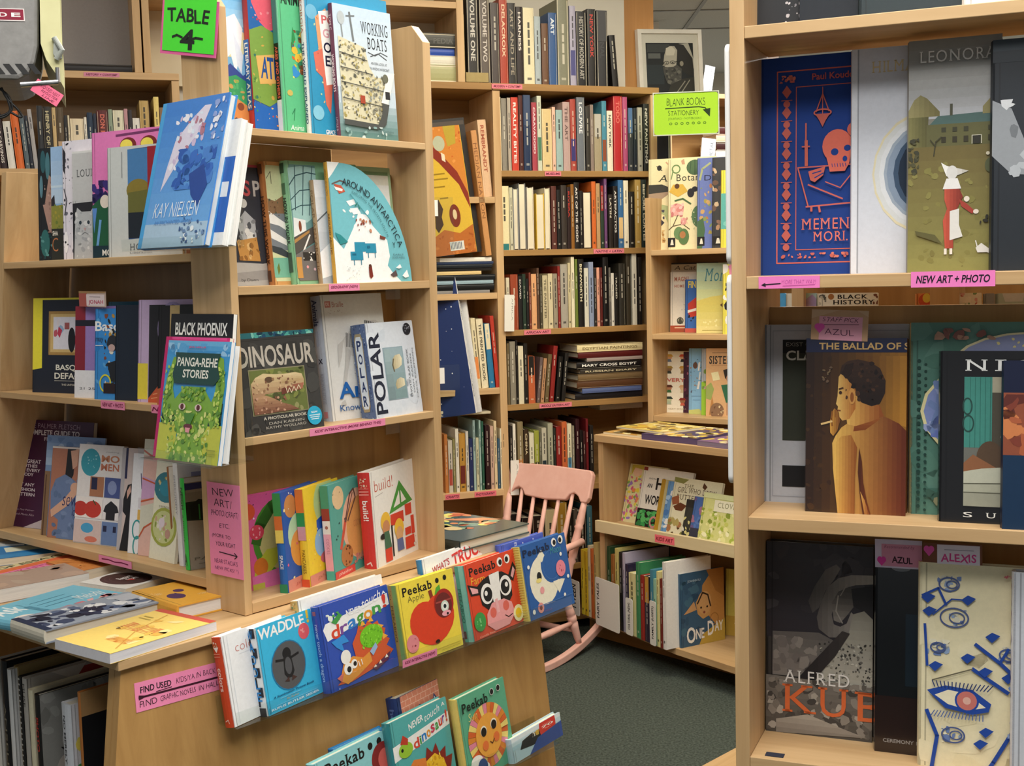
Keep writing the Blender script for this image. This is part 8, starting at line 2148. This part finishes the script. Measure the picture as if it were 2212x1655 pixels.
uf(u3, -0.085, 1515, 0, 754, 0.012, 'B8C0C8', 'grey and lime picture book at the sky blue one\'s right', 'p 0 0.5 0.3 0.46 0.6 0.5 0.6 1 0 1 9ac83a; s 1151 10 0 0.3 0.5 0.7 0.03 0.06 c8a89a 7a9a4a', w=0.2)
uf(u3, -0.06, 1525, 0, 752.7, 0.014, 'D8AA78', 'peach picture book with dark capitals and a child in a green dress', 'r 0 0 1 1 d8ac7c; t 0.06 0.11 0.56 0.23 3a3430 bs SISTERS; r 0.12 0.06 0.5 0.07 8a6a4a; r 0.1 0.245 0.56 0.25 a8744a; p 0.34 0.32 0.5 0.28 0.6 0.4 0.5 0.5 0.38 0.44 2c2420; e 0.5 0.44 0.1 0.07 b08060; p 0.3 0.54 0.5 0.52 0.7 0.6 0.7 0.8 0.4 0.8 2f6a4c; l 0.02 0.42 0.8 0.42 0.98 b08060; p 0 0.56 0.1 0.5 0.16 0.6 0.1 0.76 0 0.74 9aa860; p 0.06 0.98 0.12 0.7 0.2 0.98 b8824a; e 0.22 0.92 0.14 0.12 8a6a50; s 1161 10 0.04 0.84 0.36 0.98 0.01 0.03 d8c49a 6a4a34; p 0.1 0.36 0.24 0.34 0.28 0.46 0.14 0.48 e8e0b0', w=0.25)

# ================================================================ pink rocking chair
R0 = Vector((0.12, 4.42, 0.0))
CA = math.radians(36)
CB = Vector((math.sin(CA), math.cos(CA), 0))
CE = Vector((math.cos(CA), -math.sin(CA), 0))
CW = 0.36
chair_m = Matrix((CE, CB, ZUP)).transposed().to_4x4()
chair_m.translation = R0
chair = empty('rocking_chair', chair_m, 'small pink painted wooden rocking chair with spindle back on the green carpet', 'chair')
RR = 0.9


def rz(t):
    return RR - math.sqrt(RR * RR - t * t)


def cpart(name, mb, bev=0.0, smooth=True):
    return mb.build(name, PINKP, chair_m, chair, bev, smooth)


for s in (-CW, 0.0):
    mb = MB()
    pts = [(-0.36 + 0.74 * k / 24) for k in range(25)]
    P = []
    for k, t in enumerate(pts):
        z = rz(t) + 0.001
        P.append([(s - 0.013, t, z), (s + 0.013, t, z), (s + 0.013, t - 0.006, z + 0.028), (s - 0.013, t - 0.006, z + 0.028)])
    i0 = len(mb.v)
    for q in P:
        mb.v.extend(q)
    for k in range(24):
        for j in range(4):
            a, b = i0 + k * 4 + j, i0 + k * 4 + (j + 1) % 4
            mb.f.append((a, a + 4, b + 4, b))
            mb.c.append('fff')
            mb.m.append(0)
    mb.f += [(i0, i0 + 1, i0 + 2, i0 + 3), (i0 + 99, i0 + 98, i0 + 97, i0 + 96)]
    mb.c += ['fff'] * 2
    mb.m += [0] * 2
    cpart('rocker', mb, 0.004, False)


def turned(A, B, prof):
    """Lathe-turned stick from A to B; prof = [(fraction, radius)]."""
    A, B = Vector(A), Vector(B)
    mb = MB()
    mb.tube([A + (B - A) * f for f, r in prof], [r for f, r in prof], seg=14)
    return mb


LEGP = [(0, 0.010), (0.1, 0.013), (0.3, 0.016), (0.38, 0.018), (0.4, 0.0145), (0.42, 0.018), (0.5, 0.0185), (0.52, 0.014), (0.54, 0.018), (0.6, 0.0165), (0.8, 0.013), (1, 0.012)]
SEAT_Z = 0.265
for s, si in ((0.0, -0.03), (-CW, -CW + 0.03)):
    for tb, tt in ((0.185, 0.13), (-0.17, -0.13)):
        cpart('leg', turned((s, tb, rz(tb) + 0.027), (si, tt, SEAT_Z), LEGP))
STR = [(0, 0.008), (0.3, 0.011), (0.5, 0.013), (0.7, 0.011), (1, 0.008)]
for tb in (0.17, -0.158):
    cpart('stretcher', turned((-0.008, tb, 0.1), (-CW + 0.008, tb, 0.1), STR))
for s in (-0.012, -CW + 0.012):
    cpart('stretcher', turned((s, 0.16, 0.13), (s, -0.15, 0.13), STR))
mb = MB()
n = 24
o = []
for k in range(n):
    a = 2 * math.pi * k / n
    ca, sa = math.cos(a), math.sin(a)
    o.append((-CW / 2 + 0.195 * math.copysign(abs(ca) ** 0.55, ca), 0.185 * math.copysign(abs(sa) ** 0.55, sa)))
mb.prism(o, SEAT_Z, SEAT_Z + 0.028)
cpart('seat', mb, 0.008)


def backpt(s, f):
    """Point on the reclined back: f = 0 at the seat, 1 at the top of the rail."""
    return Vector((-CW / 2 + (s + CW / 2) * (0.86 + 0.16 * f), 0.15 + 0.14 * f, SEAT_Z + 0.026 + 0.405 * f))


POSTP = [(0, 0.011), (0.08, 0.014), (0.2, 0.012), (0.24, 0.017), (0.27, 0.013), (0.3, 0.0165), (0.45, 0.017), (0.62, 0.0135), (0.645, 0.018), (0.67, 0.014), (0.7, 0.0165), (0.85, 0.013), (1, 0.0105)]
for s in (0.0, -CW):
    cpart('back_post', turned(backpt(s, 0), backpt(s, 0.74), POSTP))
for k in range(5):
    s = -CW + CW * (k + 1) / 6
    cpart('spindle', turned(backpt(s, 0), backpt(s, 0.74 if k in (1, 2, 3) else 0.78), [(0, 0.007), (0.3, 0.0105), (0.6, 0.0095), (1, 0.0068)]))
# top rail with two scooped notches
mb = MB()
prof = [(-0.2, 0.02), (-0.19, 0.0), (-0.165, 0.0), (-0.15, 0.022), (-0.13, 0.033), (-0.11, 0.024), (-0.095, 0.002), (0.0, -0.004), (0.095, 0.002), (0.11, 0.024), (0.13, 0.033), (0.15, 0.022), (0.165, 0.0), (0.19, 0.0), (0.2, 0.02), (0.2, 0.108), (0.188, 0.124), (0.0, 0.13), (-0.188, 0.124), (-0.2, 0.108)]
mb.prism(prof, -0.013, 0.013)
rail = mb.build('top_rail', PINKP, None, None, 0.005)
up = (backpt(-0.1, 1) - backpt(-0.1, 0.7)).normalized()
ctr = backpt(-CW / 2, 0.70)
lm = Matrix((Vector((1, 0, 0)), up, Vector((1, 0, 0)).cross(up))).transposed().to_4x4()
lm.translation = ctr
rail.parent = chair
rail.matrix_basis = lm
for s in (0.012, -CW - 0.012):
    mb = MB()
    z = SEAT_Z + 0.165
    mb.tube([(s, 0.2, z + 0.005), (s, 0.1, z), (s + (0.01 if s > 0 else -0.01), 0.0, z - 0.004), (s + (0.014 if s > 0 else -0.014), -0.12, z), (s + (0.014 if s > 0 else -0.014), -0.16, z)], [0.014, 0.013, 0.014, 0.017, 0.012], seg=12)
    cpart('arm', mb)
    cpart('arm_support', turned((s - (0.02 if s > 0 else -0.02), -0.11, SEAT_Z + 0.026), (s + (0.012 if s > 0 else -0.012), -0.11, z - 0.008), [(0, 0.01), (0.3, 0.014), (0.5, 0.011), (0.7, 0.014), (1, 0.009)]))

# ================================================================ green sign on a pole above the tall narrow bookcase
sd = -0.15
FS = Frame(FU.P(0.12, -0.15, 0), 96.0)
(ua, za), (ub, zb), (uc, zc) = FS.hit(1412, 203), FS.hit(1551, 202), FS.hit(1414, 292)
sm = FU.mat(0, 0, 0)
sg = empty('sign_holder', FS.mat((ua + ub) / 2, 0, 1.519), 'lime green stationery sign in a clear frame on a pole behind the botany books', 'sign')
w, h = ub - ua, za - zc
e1, e2, e3 = axes(FS)
mt = mat_of(e1, e2, e3, FS.P(ua, 0, zc))
mb = MB()
r = 0.012
o = []
for cx, cy, a0 in ((w - r, r, -90), (w - r, h - r, 0), (r, h - r, 90), (r, r, 180)):
    for k in range(5):
        a = math.radians(a0 + 90 * k / 4)
        o.append((cx + r * math.cos(a), cy + r * math.sin(a)))
mb.prism(o, -0.002, 0, '9CCB2C')
HEARTS = ''.join('o %g 0.74 0.024 0.03 0.008 3a6a14;' % (0.26 + k * 0.088) for k in range(7))
draw(mb, 't 0.2 0.12 0.8 0.32 17300c hw BLANK BOOKS; l 0.016 0.18 0.37 0.7 0.35 0.8 0.38 0.86 0.5 17300c; p 0.76 0.42 0.88 0.39 0.87 0.6 17300c; t 0.22 0.42 0.7 0.55 17300c hw STATIONERY; t 0.22 0.59 0.74 0.66 3a6a14 hw JOURNALS - NOTEBOOKS; ' + HEARTS, w, h, lambda X, Y, Z: (X, Y, Z))
mb.build('green_sheet', PAPER, mt, sg)
mb = MB()
for x0, x1, y0, y1 in ((-0.004, 0.0, 0.0, h), (w, w + 0.004, 0.0, h), (-0.004, w + 0.004, -0.004, 0.0), (-0.004, w + 0.004, h, h + 0.004)):
    mb.box(x0, x1, y0, y1, -0.004, 0.003)
mb.build('clear_frame', noisy_mat('clear_edge_plastic', 'C8D0C4', 'AEB8AA', 20.0, 0.15), mt, sg)
mb = MB()
px = along_x(FS.P(0, 0, 1.75), FS.u, 1487)
mb.tube([FS.P(px, -0.004, 1.535), FS.P(px, -0.004, zc + 0.02)], 0.006)
mb.build('pole', noisy_mat('pale_grey_pole', 'C9CBC6', 'B8BAB5', 30.0, 0.35), None, sg)
mb = MB()
mb.tube([FS.P(px, -0.004, 1.5195), FS.P(px, -0.004, 1.53), FS.P(px, -0.004, 1.545)], [0.05, 0.045, 0.012])
mb.build('base', noisy_mat('maroon_plastic', '5A1420', '48101A', 20.0, 0.3), None, sg)
mb = MB()
c0 = FS.P(px, 0.012, FS.hit(1487, 318)[1])
mb.tube([c0 - FS.u * 0.05, c0 - FS.u * 0.02, c0 + FS.u * 0.02, c0 + FS.u * 0.045], [0.006, 0.011, 0.013, 0.008])
o = mb.build('clamp', METAL, None, sg)
o['label'] = 'chrome clamp'
facing(FU, 1.519, -0.17, 1421, 1445, 292, 0.02, '15171C', 'black binder standing upright behind the nature picture books', 'r 0 0 1 1 15171c', name='binder', lean=1)

# ================================================================ framed portrait on the wooden column
pd = -0.47
(ua, za), (ub, zb), (uc, zc) = FB.hit(1376, 63, pd), FB.hit(1514, 64, pd), FB.hit(1392, 224, pd)
A, B, C = FB.P(ua, pd, za), FB.P(ub, pd, zb), FB.P(uc, pd, zc)
e1 = (B - A).normalized()
e3 = FB.n
e2 = e3.cross(e1)
w, h = (B - A).length, (A - C).dot(e2)
pm = mat_of(e1, e2, e3, A - e2 * h)
pf = empty('framed_portrait', pm, 'white framed black and white portrait of a bearded person in glasses on the column', 'picture')
mb = MB()
fw = 0.018
for x0, x1, y0, y1 in ((0, fw, 0, h), (w - fw, w, 0, h), (fw, w - fw, 0, fw), (fw, w - fw, h - fw, h)):
    mb.box(x0, x1, y0, y1, -0.025, 0.004)
mb.build('frame', noisy_mat('white_frame_paint', 'E2DED4', 'D6D2C8', 12.0, 0.5), pm, pf)
mb = MB()
mb.box(fw, w - fw, fw, h - fw, -0.02, -0.006, 'CFCDC2')
mb.build('mat_board', PAPER, pm, pf)
MAN = 'r 0 0 1 1 24282a; r 0.02 0.02 0.5 0.18 3c4040; r 0.04 0.2 0.3 0.3 5c605e; r 0 0.42 0.36 0.8 2c3438; p 0.62 0.02 0.9 0 1 0.3 1 0.5 0.86 0.4 a8a69a; p 0.62 0.0 0.8 0.04 0.98 0.3 1 0.64 0.86 0.62 0.7 0.5 0.62 0.2 2a2a28; p 0.38 0.24 0.42 0.12 0.5 0.06 0.6 0.06 0.66 0.14 0.64 0.34 0.62 0.46 0.5 0.5 0.38 0.46 0.36 0.36 aaa698; p 0.42 0.1 0.54 0.06 0.62 0.14 0.58 0.24 0.42 0.24 c4c0b0; p 0.34 0.46 0.44 0.47 0.56 0.46 0.64 0.42 0.74 0.5 0.72 0.78 0.56 0.84 0.42 0.78 0.36 0.6 4a4a46; s 1201 30 0.38 0.48 0.72 0.8 0.02 0.05 5a5a54 3a3a38 6a6a62; p 0.5 0.8 0.74 0.7 1 0.66 1 1 0.4 1 34342f; l 0.02 0.6 0.98 0.8 0.74 8a887c; l 0.02 0.7 0.98 0.9 0.72 8a887c; o 0.42 0.385 0.055 0.034 0.01 1c1c1a; o 0.55 0.375 0.055 0.034 0.01 1c1c1a; l 0.012 0.6 0.37 0.74 0.34 1c1c1a; p 0.33 0.44 0.38 0.38 0.4 0.45 8c887c; e 0.42 0.39 0.02 0.01 2a2a28; e 0.55 0.38 0.02 0.01 2a2a28; e 0.74 0.4 0.04 0.05 8a8678'
px0, px1, py0, py1 = w * 0.13, w * 0.87, h * 0.12, h * 0.82
mb = MB()
mb.box(px0, px1, py0, py1, -0.0058, -0.0052, '24282A')
draw(mb, MAN, px1 - px0, py1 - py0, lambda X, Y, Z: (px0 + X, py0 + Y, -0.0052 + Z))
mb.build('photograph', PAPER, pm, pf)

# ================================================================ far bookcase past the column
fz = FB.hit(1540, 347, -1.5)[1]
fz2 = FB.hit(1540, 203, -1.5)[1]
fa = along_x(FB.P(0, -1.5, fz), FB.u, 1450)
fb_ = fa + 1.0
fc = empty('bookcase', FB.mat(fa, -1.6, 0), 'distant bookcase glimpsed between the wooden column and the near upright', 'bookcase')
for u0 in (fa - 0.02, fb_):
    mb = MB()
    fbox(mb, u0, u0 + 0.02, -1.8, -1.49, 0, fz2)
    mb.build('upright', WOODV, FB.mat(), fc)
for z in (fz2, fz, fz - 0.34, fz - 0.68, fz - 1.02):
    mb = MB()
    fbox(mb, fa + 0.0005, fb_ - 0.0005, -1.8, -1.49, z - 0.024, z)
    mb.build('shelf', WOODH, FB.mat(), fc)
mb = MB()
fbox(mb, fa - 0.02, fb_ + 0.02, -1.815, -1.801, 0, fz2)
mb.build('back_panel', DARKW, FB.mat(), fc)
stack(FB, fz, -1.5, 'in the distant bookcase past the column', '''
1546 1640 0.055 D8D4C8
1548 1640 0.045 3A1A18
1547 1640 0.04 D8B89A
1549 1640 0.045 4A1E1A
''', 0.2, 'books in the distant bookcase')
for (c, lab, txt) in ((((1524, 140), (1545, 145), (1520, 206)), 'white divider card standing on top of the distant bookcase', 'ART / MUSEUM'), (((1517, 297), (1547, 301), (1517, 350)), 'white divider card on a shelf of the distant bookcase', 'METAL')):
    paper('divider_card', FB, 0, -1.485, c, 'DDE2E8', 't 0.6 0.1 0.82 0.8 20222c hwV %s' % txt, lab, 'card', thick=0.0015)

# ================================================================ grey machine hanging at the upper left
GY = 1.72
_p = CAM + pray(90, 90) * GY
FM = Frame((_p.x, _p.y), 71.0)


def mz(x, y):
    return FM.hit(x, y, 0.0)


pole_u = mz(-160, 60)[0]
mach = empty('ceiling_machine', FM.mat(pole_u, -0.1, CEIL), 'grey plastic machine with red label plate and cream side hanging at the upper left', 'machine')
prof = [mz(x, y) for x, y in ((-420, 160), (40, 172), (62, 160), (76, 135), (83, 100), (84, -60), (-420, -60))]
mb = MB()
i0 = len(mb.v)
nP = len(prof)
for dd in (0.0, 0.22):
    mb.v.extend([(u, dd, z) for u, z in prof])
mb.f.append(tuple(i0 + k for k in range(nP)))
mb.f.append(tuple(i0 + nP + k for k in reversed(range(nP))))
for k in range(nP):
    mb.f.append((i0 + k, i0 + nP + k, i0 + nP + (k + 1) % nP, i0 + (k + 1) % nP))
mb.c += ['8B8985'] * (nP + 2)
mb.m += [0] * (nP + 2)
mb.build('housing', GREYP, FM.mat(), mach, 0.006)
cp = [mz(x, y) for x, y in ((139, 192), (128, 172), (100, 130), (88, 95), (85, -60), (128, -60), (131, 60), (136, 110), (137, 150))]
mb = MB()
i0 = 0
nP = len(cp)
for dd in (-0.006, 0.2):
    mb.v.extend([(u, dd, z) for u, z in cp])
mb.f.append(tuple(range(nP))[::-1])
mb.f.append(tuple(nP + k for k in range(nP)))
for k in range(nP):
    mb.f.append((k, (k + 1) % nP, nP + (k + 1) % nP, nP + k))
mb.c += ['E0DCA8'] * (nP + 2)
mb.m += [0] * (nP + 2)
o = mb.build('side_cover', noisy_mat('yellowed_plastic', 'DAD6A4', 'CEC996', 10.0, 0.35), FM.mat(), mach)
o['label'] = 'yellowed cream side cover'
mb = MB()
for k in range(4):
    x0 = -20 + k * 26
    pts = [mz(x, y) for x, y in ((x0, 138), (x0 + 14, 138), (x0 + 32, 160), (x0 + 18, 160))]
    mb = MB()
    mb.poly([(u, -0.0006, z) for u, z in pts], '1C1B1A')
    mb.build('vent', BLACKP, FM.mat(), mach)
paper('label_plate', FM, 0, 0.001, ((-60, 16), (52, 19), (-60, 43)), 'E6DEDA', 'r 0.02 0.06 0.98 0.92 8a1f38; t 0.5 0.34 0.66 0.68 eeeae6 b D; t 0.74 0.34 0.92 0.68 eeeae6 b E', 'dark red label plate', None, parent=mach)
mb = MB()
a, b = mz(45, 186), mz(126, 180)
mb.tube([(a[0], -0.01, a[1]), (b[0], -0.01, b[1])], 0.004)
mb.tube([(b[0], -0.01, b[1]), (b[0], -0.01, b[1] + 0.02)], 0.003)
mb.build('rail', METAL, FM.mat(), mach)
mb = MB()
g = [mz(x, y) for x, y in ((117, 84), (127, 92), (134, 112), (134, 128), (122, 131), (115, 118))]
for dd in (-0.012, -0.007):
    mb.poly([(u, dd, z) for u, z in g], '9A9C96')
mb.tube([(g[0][0], -0.01, g[0][1]), (g[2][0], -0.012, g[2][1]), (g[4][0], -0.01, g[4][1])], 0.004)
o = mb.build('clip', noisy_mat('grey_clip', 'A8ACA4', '8E928A', 20.0, 0.3), FM.mat(), mach)
mb = MB()
mb.tube([(pole_u, 0.1, mz(-160, -55)[1]), (pole_u, 0.1, CEIL)], 0.02)
mb.build('mounting_pole', GREYP, FM.mat(), mach)
for pts in (((-30, 170), (10, 195), (24, 225), (8, 246), (-30, 252)), ((-20, 178), (4, 190), (16, 215), (18, 235), (-5, 245), (-30, 240)), ((0, 182), (12, 205), (36, 230), (45, 244), (40, 247), (20, 236))):
    mb = MB()
    q = [mz(x, y) for x, y in pts]
    P = []
    for k in range(len(q) - 1):
        for s in range(6):
            t = s / 6
            p0, p1, p2, p3 = q[max(k - 1, 0)], q[k], q[k + 1], q[min(k + 2, len(q) - 1)]
            f = lambda a, b, c, d: 0.5 * (2 * b + (c - a) * t + (2 * a - 5 * b + 4 * c - d) * t * t + (3 * b - a - 3 * c + d) * t ** 3)
            P.append((f(p0[0], p1[0], p2[0], p3[0]), 0.03, f(p0[1], p1[1], p2[1], p3[1])))
    P.append((q[-1][0], 0.03, q[-1][1]))
    mb.tube(P, 0.0016, seg=8)
    mb.build('cable', BLACKP, FM.mat(), mach, smooth=True)
A, B, C = [FM.P(mz(x, y)[0], 0.012, mz(x, y)[1]) for x, y in ((66, 197), (122, 233), (108, 189))]
e1 = (B - A).normalized()
e3 = FM.n
e2 = e3.cross(e1)
w, h = (B - A).length, (C - A).dot(e2)
mb = MB()
mb.box(0, w, 0, h, -0.0005, 0, 'F0708F')
draw(mb, 't 0.22 0.12 0.9 0.4 5a1838 hwi KID/USED NEXT; t 0.3 0.46 0.9 0.66 5a1838 hwi REGISTER; t 0.4 0.74 0.86 0.92 5a1838 hwi LINE', w, h, lambda X, Y, Z: (X, Y, Z))
o = mb.build('paper_tag', PAPER, mat_of(e1, e2, e3, A), mach)
o['label'] = 'tilted pink paper tag'
